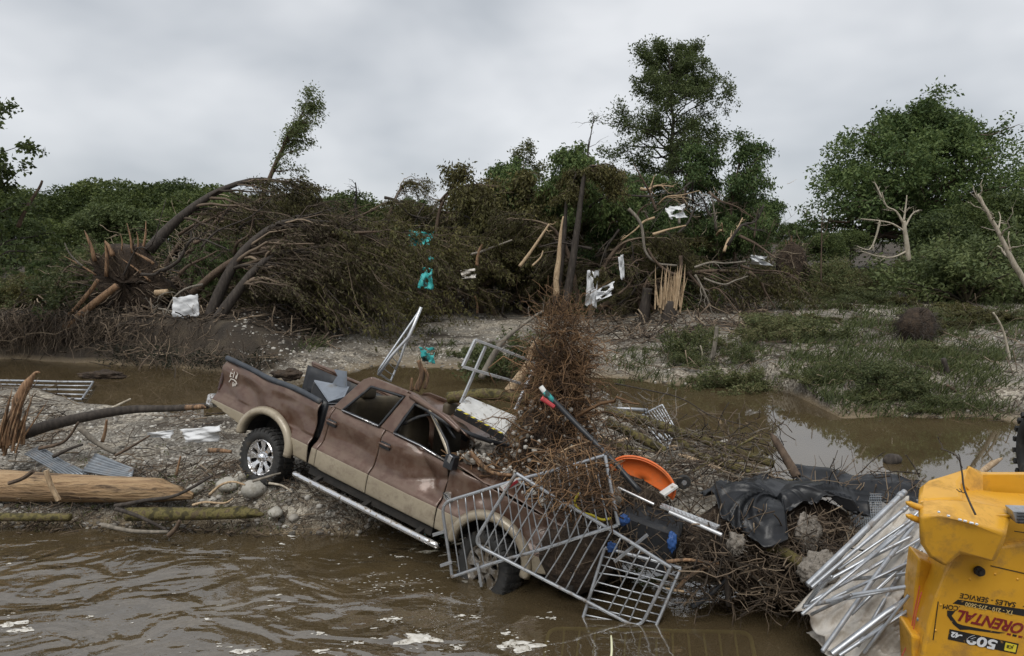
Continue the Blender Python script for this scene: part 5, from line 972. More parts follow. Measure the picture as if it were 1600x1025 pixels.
ST = [('crooked grey stick lying on the gravel', [(125, 668), (150, 690), (178, 710)], 10.8, .055, 'bark_grey'), ('forked red-brown twig below the dark branch', [(60, 702), (100, 690), (122, 660)], 10.6, .03, 'bark_brown'), ('thin brown stick across the corrugated metal', [(85, 712), (110, 700), (130, 694)], 10.4, .03, 'bark_dark'),
 ('straight stick pointing at the rear tyre', [(180, 712), (205, 698), (235, 680)], 10.7, .025, 'bark_brown'), ('upright red splinter in the gravel', [(160, 690), (165, 672), (168, 655)], 11, .03, 'wood_raw'), ('short orange slat touching the rear tyre', [(327, 703), (345, 704), (362, 706)], 10.2, .04, 'wood_raw'),
 ('curved yellow root before the rear tyre', [(328, 772), (345, 758), (365, 752), (385, 756)], 9.2, .02, 'wood_pale'), ('dark stick slanting into the water under the mossy log', [(180, 795), (220, 808), (262, 828)], 8.9, .03, 'bark_dark'), ('bent grey driftwood along the water at the left', [(160, 820), (210, 830), (262, 832)], 8.85, .035, 'bark_grey'),
 ('stick over the dark hollow below the running board', [(395, 752), (425, 742), (440, 738)], 9.1, .02, 'bark_grey'), ('pale stick tucked behind the rear tyre', [(420, 755), (440, 760), (456, 770)], 9.0, .018, 'bark_pale'), ('long pale stick by the dry pool', [(170, 640), (190, 630), (206, 622)], 12.5, .03, 'bark_pale'), ('short upright twig by the gravel edge', [(276, 742), (280, 725), (283, 712)], 9.9, .02, 'wood_raw'), ('brown stub at the water under the mossy log', [(262, 838), (275, 825), (282, 812)], 8.7, .035, 'bark_brown'),
 ('tan root curling beside the pale boulder', [(300, 790), (320, 785), (350, 786), (365, 778)], 9.05, .018, 'wood_pale'), ('grey limb leaning on the peeled log', [(180, 790), (230, 780), (280, 772), (330, 745)], 9.2, .03, 'bark_dark')]
for k, (lb, pts, d, r, mt) in enumerate(ST): limb('stick', lb, pts, d, r, mt, .6, 7, 'stick', .02, 0, 20 + k)
litter([(0, 440, 690, 830, .55), (440, 640, 760, 840, .3), (0, 120, 600, 720, .35), (240, 340, 600, 680, .3)], 420, .004, .011, .12, .5, 'twig', 'twig_litter', 'twigs scattered over the left gravel bank', seed=8, lift=.05)
litter([(140, 440, 750, 832, 1.0), (0, 140, 790, 832, .5), (440, 640, 770, 850, .5)], 620, .004, .010, .15, .5, 'twig', 'log_foot_twigs', 'matted twigs and roots around the two logs', seed=9, lift=.12, tilt=.5)
# corrugated sheets behind the log
for k, (pts, d) in enumerate([([(38, 712), (60, 700), (140, 742), (100, 748)], (10.6, 10.8, 10.1, 10.0)), ([(128, 735), (150, 708), (210, 730), (205, 748)], (10.1, 10.4, 10.1, 9.9))]):
    c = [at(*q, dd) for q, dd in zip(pts, d)]; u, v = np.meshgrid(np.linspace(0, 1, 40), np.linspace(0, 1, 12), indexing='ij'); c00, c10, c11, c01 = c[0], c[1], c[2], c[3]
    G = c00 + (c10 - c00) * u[..., None] * (1 - v[..., None]) + (c01 - c00) * v[..., None] * (1 - u[..., None]) + (c11 - c00) * (u * v)[..., None]
    G[..., 2] += .022 * np.sin(u * 44) + .05 * fbm(G, 2, 2, k); ctr = G.mean((0, 1))
    mb = MB(); mb.grid(G - ctr); tag(mb.build('corrugated_sheet', B['corrugated'], smooth=True, loc=tuple(ctr), solid=.006), ['bent corrugated metal sheet behind the peeled log, longer one', 'crumpled corrugated metal sheet behind the peeled log, shorter right one'][k], 'metal sheet')
# dry pools of white plastic behind the wheel
def rag(name, label, cat, pts, d, matn, amp=.05, n=18, seed=1, sag=0., freq=4., solid=.004, holes=0.):
    r = np.random.default_rng(seed); dd = np.broadcast_to(np.asarray(d, float), 4); c = [at(*q, x) for q, x in zip(pts, dd)]
    u, v = np.meshgrid(np.linspace(0, 1, n), np.linspace(0, 1, n), indexing='ij'); U, W_ = u[..., None], v[..., None]
    G = c[0] * (1 - U) * (1 - W_) + c[1] * U * (1 - W_) + c[2] * U * W_ + c[3] * (1 - U) * W_
    sz = np.linalg.norm(c[2] - c[0]); nn = nrm(np.cross(c[1] - c[0], c[3] - c[0])); ed = (np.minimum(np.minimum(u, 1 - u), np.minimum(v, 1 - v)) < .04)
    Q = np.stack([u, v, u * 0 + seed], -1)
    G = G + nn * (amp * fbm(Q, freq, 3, seed % 7))[..., None] + (c[1] - c[0]) * (ed * .06 * fbm(Q, 9, 2, 2))[..., None] + (c[3] - c[0]) * (ed * .07 * fbm(Q, 9, 2, 4))[..., None] - V(0, 0, sag) * (4 * u * (1 - u) * v)[..., None]
    ctr = G.mean((0, 1)); mb = MB(); keep = None
    if holes: keep = fbm(Q, 5.5, 2, 3)[:-1, :-1] > -holes
    mb.grid(G - ctr, 0, keep); return tag(mb.build(name, B[matn], smooth=True, loc=tuple(ctr), solid=solid), label, cat)
rag('plastic_scrap', 'crumpled white plastic behind the rear bumper', 'plastic sheet', [(282, 672), (345, 665), (340, 692), (290, 690)], 11.6, 'white_sheet', .10, 20, 3)
rag('plastic_scrap', 'pale plastic strip by the dark branch', 'plastic sheet', [(232, 675), (272, 672), (268, 684), (235, 684)], 11.8, 'white_sheet', .06, 14, 4)
# ---- barriers
def barrier(label, c, n, depth=None, matn='galvanised', r=.019, rb=.0085, round_=(1, 0, 0, 0), group='crowd barriers', warp=.035, skip=()):
    """c: four world corners, bars run from side 0-1 to side 3-2"""
    c = [np.asarray(q, float) for q in c]; base = c[0].copy(); c = [q - base for q in c]; e = empty('crowd_barrier', tuple(base), label, 'barrier', group)
    pts = []
    for i in range(4):
        p = c[i]; a = nrm(c[i - 1] - p); b_ = nrm(c[(i + 1) % 4] - p); R_ = .14
        if round_[i]:
            for t in np.linspace(0, 1, 6): pts.append((p + a * R_) * (1 - t) ** 2 + 2 * p * t * (1 - t) + (p + b_ * R_) * t ** 2)
        else: pts += [p + a * .012, p, p + b_ * .012]
    pts.append(pts[0]); q = [pts[0]]; bw = lambda z: z + V(.35, 1, .35) * (warp * fbm(z + base, 1.3, 3, 2))[..., None]
    for a, b_ in zip(pts[:-1], pts[1:]):
        L = np.linalg.norm(b_ - a); k = max(1, int(L / .12)); q += [a + (b_ - a) * t for t in np.linspace(0, 1, k + 1)[1:]]
    q = bw(np.array(q)); mb = MB()
    for a, b_ in zip(q[:-1], q[1:]): mb.tube([a, b_], r, 10, cap=False)
    mb.build('frame', B[matn], e, smooth=True)
    for i in range(n):
        if i in skip: continue
        t = (i + 1) / (n + 1); a = c[0] + (c[1] - c[0]) * t; b_ = c[3] + (c[2] - c[3]) * t
        mb = MB(); kn = .006 if g.random() < .75 else .035; mid = (a + b_) / 2 + g.normal(size=3) * kn; mb.tube(bw(spline([a, mid, b_], 7)), rb, 6); mb.build('bar', B[matn], e, smooth=True)
    return e
b1 = barrier('steel crowd barrier standing in front of the front wheel', [at(690, 786, 7.80), at(945, 712, 6.95), at(966, 822, 6.75), at(706, 902, 7.72)], 18, round_=(1, 0, 0, 0))
for (x0, y0, x1, y1, d) in ((688, 884, 706, 878, 7.72), (746, 880, 752, 916, 7.55), (676, 836, 696, 830, 7.85)):
    mb = MB(); mb.beam(at(x0, y0, d) - np.array(b1.location), at(x1, y1, d) - np.array(b1.location), .03, .03); mb.build('foot', B['galvanised'], b1)
p = [at(x, y, 7.38) - np.array(b1.location) for x, y in ((782, 760), (812, 746), (815, 756), (788, 768))]
mb = MB(); mb.prism(p, (0, 0, 0), (0, .01, 0)); pl = mb.build('maker_plate', B['white_panel'], b1)
mb = MB(); mb.beam((p[0] + p[3]) / 2 + V(.03, -.006, 0), (p[1] + p[2]) / 2 - V(.03, .006, 0), .02, .03, up=(0, 0, 1)); mb.build('red_lettering', B['red_print'], pl)
b2 = barrier('steel crowd barrier lying diagonally in the water, bars crossing those behind', [at(806, 741, 7.05), at(1048, 886, 6.72), at(1000, 978, 6.86), at(738, 852, 7.18)], 15, round_=(0, 0, 1, 1), skip=(11,))
mb = MB(); mb.beam(at(960, 878, 6.83) - np.array(b2.location), at(1012, 835, 6.9) - np.array(b2.location), .025, .025); mb.build('foot', B['galvanised'], b2)
b3 = barrier('steel crowd barrier behind the diagonal one, bars nearly level', [at(945, 856, 7.12), at(905, 985, 6.95), at(1012, 1005, 6.80), at(1064, 886, 6.98)], 9, round_=(0, 0, 1, 0))
b4 = barrier('drowned crowd barrier under the water at the bottom', [gnd(858, 982, -.026), gnd(1172, 988, -.026), gnd(1188, 1075, -.06), gnd(842, 1075, -.06)], 12, matn='drowned_steel', round_=(1, 1, 0, 0), r=.022, rb=.012, warp=.004)
p = [q - np.array(b4.location) for q in (gnd(1002, 986, -.010), gnd(1046, 988, -.010), gnd(1046, 998, -.012), gnd(1002, 996, -.012))]
pm('tan_plate', [(.3, (.50, .36, .14)), (.7, (.66, .5, .22))], 9, .6)
mb = MB(); mb.prism(p, (0, 0, 0), (0, 0, .006)); pl = mb.build('name_plate', B['tan_plate'], b4)
text_mesh('lettering', 'NATIONAL', .058, basis(p[1] - p[0], p[0] - p[3], tuple((p[0] + p[2]) / 2 + V(0, 0, .008))), B['red_print'], pl)
b5 = barrier('crowd barriers lying flat in the shallows at the left edge', [gnd(-120, 620, .12), gnd(-110, 593, .12), gnd(145, 597, .12), gnd(128, 624, .10)], 3, r=.03, rb=.02)
b6 = barrier('mangled crowd barrier standing behind the cab roof', [at(589, 582, 11.2), at(655, 486, 11.6), at(648, 505, 12.4), at(610, 596, 12.2)], 9)
mb = MB(); mb.tube(W([(658, 480), (640, 525), (612, 556), (591, 586)], 11.15) - np.array(b6.location), .026, 8); mb.tube(W([(650, 500), (636, 530), (626, 560), (618, 578)], 11.3) - np.array(b6.location), .02, 8); mb.build('post', B['alu'], b6, smooth=True)
b7 = barrier('bent crowd barrier end behind the mossy logs', [at(998, 650, 11.6), at(1035, 632, 11.8), at(1056, 672, 11.4), at(1042, 702, 11.0)], 9, r=.015, rb=.012)
mb = MB(); mb.tube(W([(955, 638), (985, 639), (1012, 641)], 11.6) - np.array(b7.location), .03, 8); mb.build('rail', B['galvanised'], b7, smooth=True)
# ---- steel step frame with its white deck
sb = at(711, 640, 8.8); e = empty('step_platform', tuple(sb), 'white work platform with guard rail and hazard stripe, resting on the truck', 'platform')
def sq(name, a, b_, w=.038, m='alu', par=e, off=sb):
    mb = MB(); mb.beam(a - off, b_ - off, w, w); return mb.build(name, B[m], par, bevel=.004)
A1, A2, A3, A4 = at(743, 531, 9.15), at(836, 566, 9.45), at(820, 601, 9.30), at(723, 573, 9.02)
sq('guard_rail', A1, A2); sq('guard_rail', A4, A3); sq('guard_rail', A1, A4); sq('post', at(759, 541, 9.22), at(720, 630, 9.05)); sq('post', at(837, 569, 9.45), at(805, 640, 9.20))
dk = [at(711, 640, 8.75), at(731, 619, 9.30), at(808, 651, 9.30), at(786, 681, 8.72)]
mb = MB(); mb.prism([q - sb for q in dk], (0, 0, 0), (0, .01, -.03)); mb.build('deck', B['white_panel'], e)
mb = MB(); mb.beam(dk[0] - sb + V(0, -.01, -.03), dk[3] - sb + V(0, -.01, -.03), .02, .08); ed = mb.build('edge', B['black_print'], e)
nn_ = nrm(np.cross(dk[1] - dk[0], dk[3] - dk[0])); dv = dk[3] - dk[0]; iv = nrm(dk[1] - dk[0])
if nn_[2] < 0: nn_ = -nn_
for k in range(7):
    t0, t1 = (k + .08) / 7, (k + .5) / 7; q = [dk[0] + dv * t0 + iv * .008, dk[0] + dv * t1 + iv * .008, dk[0] + dv * (t1 + .05) + iv * .06, dk[0] + dv * (t0 + .05) + iv * .06]
    mb = MB(); mb.prism([x - sb + nn_ * .006 for x in q], (0, 0, 0), nn_ * .003); mb.build('hazard_stripe', B['hazard_yellow'], ed)
q = [dk[0] + iv * .004, dk[3] + iv * .004, dk[3] + iv * .065, dk[0] + iv * .065]; mb = MB(); mb.prism([x - sb + nn_ * .002 for x in q], (0, 0, 0), nn_ * .002); mb.build('stripe_band', B['black_print'], ed)
# logs around the frame
log('mossy_log', 'mossy log lying behind the white platform', [(700, 622), (760, 616), (810, 622), (860, 632)], [9.9, 9.8, 9.7, 9.6], .085, 'moss_log', .85, False, 12, 11)
log('snapped_pole', 'snapped pale trunk standing between the platform rail and the roots', [(795, 612), (808, 595), (825, 570), (832, 545), (840, 524)], 9.75, .085, 'wood_pale', .45, True, 10, 12, 'trunk', .1)
limb('forked_branch', 'forked bare branch rising behind the platform rail', [(752, 590), (768, 560), (785, 535), (800, 520), (830, 498), (850, 485)], 11.5, .06, 'bark_grey', .3, 7, 'branch', .02, 5, 41)
# torn orange stubs behind the cab
for k, (lb, pts, r) in enumerate([('orange torn stake behind the cab roof', [(650, 610), (660, 585), (655, 562)], .06), ('thin yellow splinter left of the orange stake', [(643, 610), (644, 590)], .03), ('dark red splinter beside the orange stake', [(662, 608), (668, 590), (664, 575)], .035)]): limb('torn_stake', lb, pts, 11.6, r, 'wood_raw', .7, 8, 'stake', .02, 0, 50 + k)
rag('teal_scrap', 'turquoise plastic scrap hanging behind the cab', 'plastic sheet', [(655, 543), (680, 541), (678, 568), (660, 565)], 13, 'teal_sheet', .08, 16, 5, holes=.25)
# ---- root mass on the hood
rc = tw((4.15, -.05, 1.30)); rc = V(.58, 8.55, 1.0); e = empty('root_mass', tuple(rc), 'big tangle of red-brown roots and soil heaped on the truck hood', 'roots')
mb = MB(); u = np.linspace(0, np.pi, 22)[:, None]; v = np.linspace(0, 2 * np.pi, 37)[None]
S_ = np.stack([np.sin(u) * np.cos(v), np.sin(u) * np.sin(v), np.cos(u) * np.ones_like(v)], -1); S_ = S_ * (1 + .20 * fbm(S_, 2.2, 4, 1))[..., None]; S_[:, -1] = S_[:, 0]
mb.grid(S_ * V(.44, .34, .52) + V(-.02, 0, .50)); mb.build('soil_core', B['soil'], e, smooth=True)
mb = MB()
for k in range(330):
    q = nrm(g.normal(size=3)); 
    if q[1] > .4: continue
    rock(mb, V(-.02, 0, .5) + q * V(.55, .45, .60) * (1 + .05 * g.normal()), np.full(3, abs(g.normal() * .014) + .012), g)
tag(mb.build('embedded_stones', B['stone'], e, smooth=True), kind='stuff')
def tangle(n, c, sx, L, r0, r1, K=9, up=0., wig=.11, down=0.):
    q = nrm(g.normal(size=(n, 3))); st = np.array(c) + q * np.array(sx) * g.uniform(.2, 1, n)[:, None]
    d = nrm(q * .5 + g.normal(size=(n, 3)) * .9 + V(0, 0, up)); s = np.linspace(0, 1, K)[None, :, None]; LL = g.uniform(.4, 1.2, n)[:, None, None] * L
    P = st[:, None] + (d[:, None] * s + np.cumsum(g.normal(size=(n, K, 3)) * wig, 1) + V(0, 0, -down) * s ** 2) * LL
    return P, g.uniform(r0, r1, n)[:, None] * np.linspace(1, .35, K)[None]
for (n, c, sx, L, r0, r1, up, down) in ((800, (0, 0, .75), (.50, .40, .55), .45, .002, .008, .2, .3), (900, (.06, 0, 1.45), (.42, .32, .50), .5, .002, .007, .3, .35), (260, (.05, 0, 1.95), (.28, .25, .30), .45, .002, .006, .9, .1), (300, (.03, 0, 1.0), (.45, .35, .7), .5, .003, .008, .1, .5), (70, (.03, 0, .9), (.42, .35, .6), .7, .008, .018, .3, .4), (12, (.03, -.1, .8), (.3, .3, .5), .9, .018, .030, .3, .3), (150, (-.45, -.1, .1), (.35, .3, .2), .5, .003, .009, .2, .3)):
    P, R_ = tangle(n, c, sx, L, r0, r1, up=up, down=down); mb = MB(); mb.tubes(P, R_, 4); mb.build('roots', B['root_red'], e, smooth=True)
# debris on the hood between windscreen and roots
mb = MB()
for k in range(520):
    x = g.uniform(3.0, 4.5); y = g.uniform(-.75, .6); z = 1.44 - .09 * (x - 3.2) + abs(g.normal()) * .10 * math.exp(-((x - 3.6) / .6) ** 2)
    rock(mb, tw((x, y, z)), np.full(3, abs(g.normal() * .018) + .014), g)
tag(mb.build('hood_stones', B['stone']), 'stones and grit washed over the truck hood', 'gravel', kind='stuff')
mb = MB(); n = 420; Cn = np.array([tw((g.uniform(2.95, 4.7), g.uniform(-.75, .8), 1.48)) for _ in range(n)]); d = nrm(g.normal(size=(n, 3)) * V(1, 1, .35)); s = np.linspace(-.5, .5, 6)[None, :, None]
Ps = Cn[:, None] + (d[:, None] * s + np.cumsum(g.normal(size=(n, 6, 3)) * .05, 1)) * g.uniform(.15, .6, n)[:, None, None]
mb.tubes(Ps, g.uniform(.003, .011, n)[:, None] * np.ones((1, 6)), 4); tag(mb.build('hood_twigs', B['root_red']), 'roots and twigs strewn over the truck hood', 'twigs', kind='stuff')
def clot(name, label, px, py, d, s, matn='grey_fluff', flat_=.7, seed=1, cat='rag'):
    u = np.linspace(0, np.pi, 30)[:, None]; v = np.linspace(0, 2 * np.pi, 49)[None]; S_ = np.stack([np.sin(u) * np.cos(v), np.sin(u) * np.sin(v), np.cos(u) * np.ones_like(v)], -1)
    n = .45 * fbm(S_ + seed, 2.6, 5, seed % 6) + .28 * (np.abs(fbm(S_ * V(1, 1, .5) + seed, 7, 3, (seed + 2) % 6)) - .4); S_ = S_ * (1 + n)[..., None]; S_[:, -1] = S_[:, 0]; mb = MB(); mb.grid(S_ * np.array(s) * V(1, 1, flat_))
    o = tag(mb.build(name, B[matn], smooth=True, loc=tuple(at(px, py, d))), label, cat)
    if matn == 'grey_fluff':
        n = 60; q = nrm(g.normal(size=(n, 3))); P = q[:, None] * np.array(s) * .8 + (nrm(q + g.normal(size=(n, 3)) + V(0, 0, -.7))[:, None] * np.linspace(0, 1, 6)[None, :, None] + np.cumsum(g.normal(size=(n, 6, 3)) * .12, 1)) * max(s) * .35
        mb = MB(); mb.tubes(P, np.full((n, 6), .0035), 3); mb.build('loose_fibres', B[matn], o)
    return o
clot('sodden_rag', 'pale sodden rag on the hood beside the platform', 762, 700, 8.75, (.16, .14, .14), 'grey_fluff', .8, 3)
clot('sodden_rag', 'small pale rag near the mirror stub', 742, 692, 8.7, (.07, .07, .06), 'grey_fluff', .8, 5)
limb('bent_root', 'orange root bowed along the hood edge', [(735, 705), (765, 735), (800, 745), (850, 752)], 8.05, .03, 'wood_raw', .6, 7, 'root', .02, 2, 60)
limb('thin_rod', 'yellow stick arching before the root mass', [(828, 770), (850, 735), (880, 705), (920, 690)], 7.7, .012, 'wood_pale', .7, 6, 'stick', .01, 0, 61)
# ---- pole bundle, orange tub, aluminium bars
e = limb('foam_pole', 'long black foam-wrapped pole slanting across the root mass', [(852, 612), (900, 662), (950, 712), (1000, 768)], [7.9, 7.7, 7.4, 7.1], .034, 'black_plastic', .9, 10, 'pole'); eb = np.array(e.location)
for (x0, y0, x1, y1, m_, r) in ((845, 604, 858, 622, 'white_panel', .030), (850, 612, 866, 628, 'teal_sheet', .036)):
    mb = MB(); mb.tube(W([(x0, y0), (x1, y1)], 7.85) - eb, r, 10); mb.build('grip', B[m_], e, smooth=True)
pm('pink_plastic', [(.3, (.45, .05, .06)), (.7, (.6, .08, .09))], 5, .5)
limb('red_pipe', 'short red plastic handle under the pole tip', [(846, 622), (856, 629), (866, 636)], 7.8, .030, 'pink_plastic', .8, 8, 'pipe')
oc = at(1006, 742, 7.5); e = empty('orange_tub', tuple(oc), 'bright orange plastic tub lying on its side in the debris', 'tub')
a = np.linspace(-.15, np.pi + .1, 30); rows = []
T_ = at(958, 728, 7.55) - oc; T2 = at(1050, 774, 7.3) - oc; axv = nrm(T2 - T_); upv = nrm(V(.25, .12, 1) - axv * np.dot(V(.25, .12, 1), axv)); bk = np.cross(axv, upv)
if bk[1] < 0: bk = -bk
cen = (T_ + T2) / 2; rad_ = np.linalg.norm(T2 - T_) / 2
for f, dz in ((1.05, -.03), (1.05, .0), (1.0, .005), (.96, .03), (.90, .05), (.70, .07), (.40, .08), (.04, .085)):
    rows.append(np.stack([cen + (-axv * math.cos(t) + upv * math.sin(t) * .62) * rad_ * f + bk * dz - V(0, 0, .02) * f for t in a]))
mb = MB(); mb.grid(np.array(rows)); mb.build('shell', B['orange_plastic'], e, smooth=True, solid=.012)
mb = MB(); mb.tube(np.array([cen + (-axv * math.cos(t) + upv * math.sin(t) * .62) * rad_ * 1.06 + bk * -.02 for t in a]), .014, 8); mb.build('rim', B['orange_plastic'], e, smooth=True)
mb = MB(); mb.beam(at(1034, 773, 7.2) - oc, at(1056, 758, 7.25) - oc, .10, .03); mb.build('white_bracket', B['white_panel'], e, bevel=.005)
e = empty('castor', tuple(at(1068, 753, 7.9)), 'black caster wheel beside the orange tub', 'caster'); mb = MB(); mb.lathe([(.02, -.03), (.075, -.03), (.085, -.015), (.085, .015), (.075, .03), (.02, .03)], 24); mb.build('tyre', B['tyre_rubber'], e, smooth=True, sharp=40); mb = MB(); mb.lathe([(0, -.035), (.03, -.035), (.035, .035), (0, .035)], 14); mb.build('hub', B['galvanised'], e, smooth=True, sharp=40)
for lb, a, b_, w, h, m_ in (('flat white ribbed aluminium rail below the orange tub', (1034, 790, 7.3), (1122, 824, 6.85), .085, .025, 'alu'), ('round aluminium tube below the ribbed rail', (1046, 800, 7.1), (1128, 836, 6.7), .040, .040, 'alu'), ('thin aluminium tube left of the ribbed rail', (966, 762, 7.5), (1022, 788, 7.25), .030, .030, 'alu')):
    p0, p1 = at(*a), at(*b_); mb = MB()
    if w == h: mb.tube([p0 - p0, p1 - p0], w / 2, 12)
    else:
        mb.beam(p0 - p0, p1 - p0, w, h)
        for k in range(14): c_ = (p1 - p0) * (k + .5) / 14; mb.beam(c_ + V(-.012, -.035, .018), c_ + V(-.012, .035, .018), .012, .012)
    tag(mb.build('metal_rail', B[m_], smooth=False, loc=tuple(p0)), lb, 'rail')
mb = MB(); p0 = at(1010, 838, 7.6); mb.box((0, 0, 0), (.72, .5, .55), Euler((0, .25, -.3)).to_matrix()); tag(mb.build('black_box', B['black_plastic'], loc=tuple(p0), bevel=.05), 'black box wedged between barriers and debris', 'box')
for k, (px, py) in enumerate(((1050, 845), (975, 812), (957, 855))): clot('blue_scrap', ['blue plastic scrap right of the black box', 'blue plastic scrap left of the black box', 'tiny blue scrap above the barrier bars'][k], px, py, 7.1, (.05, .04, .10 if k == 0 else .06), 'blue_plastic', 1, 8 + k, 'plastic scrap')
e = limb('yellow_strap', 'dirty yellow strap hanging behind the barrier', [(905, 770), (898, 785), (908, 800), (925, 805), (940, 812), (955, 810)], 7.2, .014, 'hazard_yellow', 1, 6, 'strap')
# mossy trunks running right from the roots
for k, (lb, pts, d, r, tp) in enumerate([('long yellow mossy trunk reaching toward the black tarp', [(945, 640), (1000, 655), (1060, 674), (1130, 698), (1210, 726)], [10.4, 10.2, 9.9, 9.6, 9.3], .075, .75), ('second mossy trunk under the long one', [(950, 660), (1000, 684), (1040, 705)], [9.7, 9.4, 9.2], .075, .8), ('short mossy branch stub by the orange tub', [(940, 690), (965, 696), (990, 704)], [9.2, 9.1, 9.0], .06, .9), ('thin yellow stick crossing the long mossy trunk', [(1080, 738), (1130, 710), (1183, 681)], [9.0, 9.1, 9.3], .024, .7), ('grey mossy trunk lower behind the ribbed rail', [(1040, 668), (1100, 715), (1180, 740)], [9.9, 9.4, 9.1], .045, .7), ('yellow mossed log poking out below the black tarp', [(1195, 850), (1220, 862), (1260, 885)], [7.0, 6.9, 6.7], .075, .8)]): log('mossy_log', lb, pts, d, r, 'moss_log', tp, False, 12, 30 + k, 'log', .08)
log('brown_stake', 'round brown stake leaning out of the black tarp', [(1245, 745), (1225, 710), (1204, 674)], [8.7, 8.9, 9.1], .06, 'bark_brown', .75, True, 12, 40, 'stake', .04)
for k, (lb, pts, r, m_) in enumerate([('orange root reaching left at the waterline', [(1042, 878), (1075, 874), (1122, 880)], .022, 'wood_raw'), ('orange root bent below the first one', [(1055, 925), (1080, 900), (1122, 882)], .026, 'wood_raw'), ('grey root claw hanging to the water', [(1135, 845), (1150, 880), (1185, 905), (1220, 922)], .03, 'bark_grey'), ('thick dark root hanging straight down', [(1128, 835), (1135, 880), (1140, 945)], .05, 'bark_dark'), ('curved black hose end at the water', [(1080, 950), (1110, 930), (1140, 900)], .03, 'black_plastic'), ('pale stub by the barrier corner', [(1040, 920), (1068, 926)], .02, 'wood_pale')]): limb('hanging_root', lb, pts, [6.95, 6.9, 6.85, 6.8][:len(pts)], r, m_, .6, 7, 'root', .02, 3 if k == 2 else 0, 70 + k)
# tangled twigs of the jam
def heap(polys, n, name, label, matn, r0, r1, l0, l1, seed):
    r = np.random.default_rng(seed); P = []
    for (x0, x1, y0, y1, d0, d1, w) in polys:
        for _ in range(int(n * w)):
            fx, fy = r.random(), r.random(); py = y0 + (y1 - y0) * fy; P.append(at(x0 + (x1 - x0) * fx, py, d0 + (d1 - d0) * (1 - fy) + r.normal() * .12))
    P = np.array(P); m = len(P); d = nrm(r.normal(size=(m, 3)) * V(1, .7, .8)); L = r.uniform(l0, l1, m); s = np.linspace(-.5, .5, 6)[None, :, None]
    Q = P[:, None] + (d[:, None] * s + np.cumsum(r.normal(size=(m, 6, 3)) * .045, 1)) * L[:, None, None]
    mb = MB(); mb.tubes(Q, r.uniform(r0, r1, m)[:, None] * np.linspace(1.1, .5, 6)[None], 3); return tag(mb.build(name, B[matn], smooth=True), label, 'twigs', kind='stuff')
PLK = [('bark_grey', 'grey weathered pole lying in the debris jam'), ('moss_log', 'yellow mossed pole lying in the debris jam'), ('wood_pale', 'pale splintered plank lying in the debris jam'), ('bark_dark', 'dark wet branch lying in the debris jam'), ('bark_brown', 'brown branch lying in the debris jam')]
for k in range(46):
    px, py = g.uniform(930, 1230), g.uniform(655, 775) 
    if py > 690 + (px - 950) * .33 + 60 or py < 650 + (px - 960) * .30: py = 672 + (px - 950) * .30 + g.uniform(-8, 40)
    p = gnd(px, py, .45); p[2] = max(hz(p[0], p[1]), .1) + g.uniform(.05, .30); a_ = g.normal() * .55 - .45; L = g.uniform(.5, 1.9); dr = V(math.cos(a_), math.sin(a_), g.normal() * .14); kd = int(g.choice([0, 1, 1, 2, 3, 4])); r0 = g.uniform(.012, .042)
    mb = MB()
    if kd == 2: mb.beam(-dr * L * .3, dr * L * .3, .10, .022)
    else:
        w = spline([-dr * L / 2, g.normal(size=3) * .05 * L, dr * L / 2], 9); mb.tube(w, np.linspace(r0, r0 * .55, 9) * (1 + .12 * fbm(w + p, 6, 2, 1)), 8)
        if kd in (3, 4): Q, RR = spawn(w[None], np.linspace(r0, r0 * .5, 9)[None], 4, .2, 1, .4, .7, (0, 0, .1), 5, g, r0=.5, wig=.06); mb.tubes(Q, RR, 4)
    tag(mb.build('debris_pole' if kd < 2 else 'debris_plank' if kd == 2 else 'debris_branch', B[PLK[kd][0]], smooth=kd != 2, loc=tuple(p)), PLK[kd][1], 'plank' if kd == 2 else 'branch', PLK[kd][0].replace('_', ' ') + ' pieces in the debris jam')
heap([(860, 1060, 720, 860, 7.3, 8.3, .35), (1050, 1300, 820, 945, 6.9, 7.6, .6), (950, 1220, 650, 780, 8.0, 10, .5), (860, 980, 690, 780, 7.6, 8.4, .3), (1230, 1440, 735, 780, 8.2, 8.8, .12), (1180, 1300, 870, 960, 6.7, 7.0, .2), (1090, 1340, 810, 900, 6.75, 7.1, .5), (900, 1010, 790, 880, 7.3, 7.7, .25)], 860, 'jam_twigs', 'roots and twigs packed into the debris jam', 'twig', .003, .011, .15, .75, 12)
heap([(960, 1200, 660, 760, 8.2, 9.7, .6), (930, 1060, 620, 670, 9.0, 9.8, .4)], 170, 'jam_straw', 'pale reeds and splinters over the debris jam', 'bark_grey', .003, .008, .15, .5, 13)
def mound(name, label, c, s, seed, matn='soil'):
    u = np.linspace(0, np.pi, 18)[:, None]; v = np.linspace(0, 2 * np.pi, 33)[None]; S_ = np.stack([np.sin(u) * np.cos(v), np.sin(u) * np.sin(v), np.cos(u) * np.ones_like(v)], -1)
    S_ = S_ * (1 + .22 * fbm(S_ + seed, 2.6, 4, seed % 6))[..., None]; S_[:, -1] = S_[:, 0]; mb = MB(); mb.grid(S_ * np.array(s)); return tag(mb.build(name, B[matn], smooth=True, loc=tuple(c)), label, 'mud heap')
mound('mud_heap', 'dark mud and root heap under the black tarp', at(1200, 850, 7.5), (.95, .55, .55), 3)
mound('mud_heap', 'dark mud bank between the truck front and the orange tub', at(945, 800, 8.2), (.75, .5, .55), 5)
mound('mud_heap', 'wet dark mud bank under the cab', at(520, 805, 9.9), (.75, .45, .32), 7)
mound('mud_heap', 'dark sodden mass under the truck nose', at(900, 872, 7.45), (.45, .35, .40), 4)
clot('sodden_rag', 'dirty grey fleece under the black tarp', 1262, 835, 6.95, (.13, .09, .20), 'grey_fluff', 1, 11)
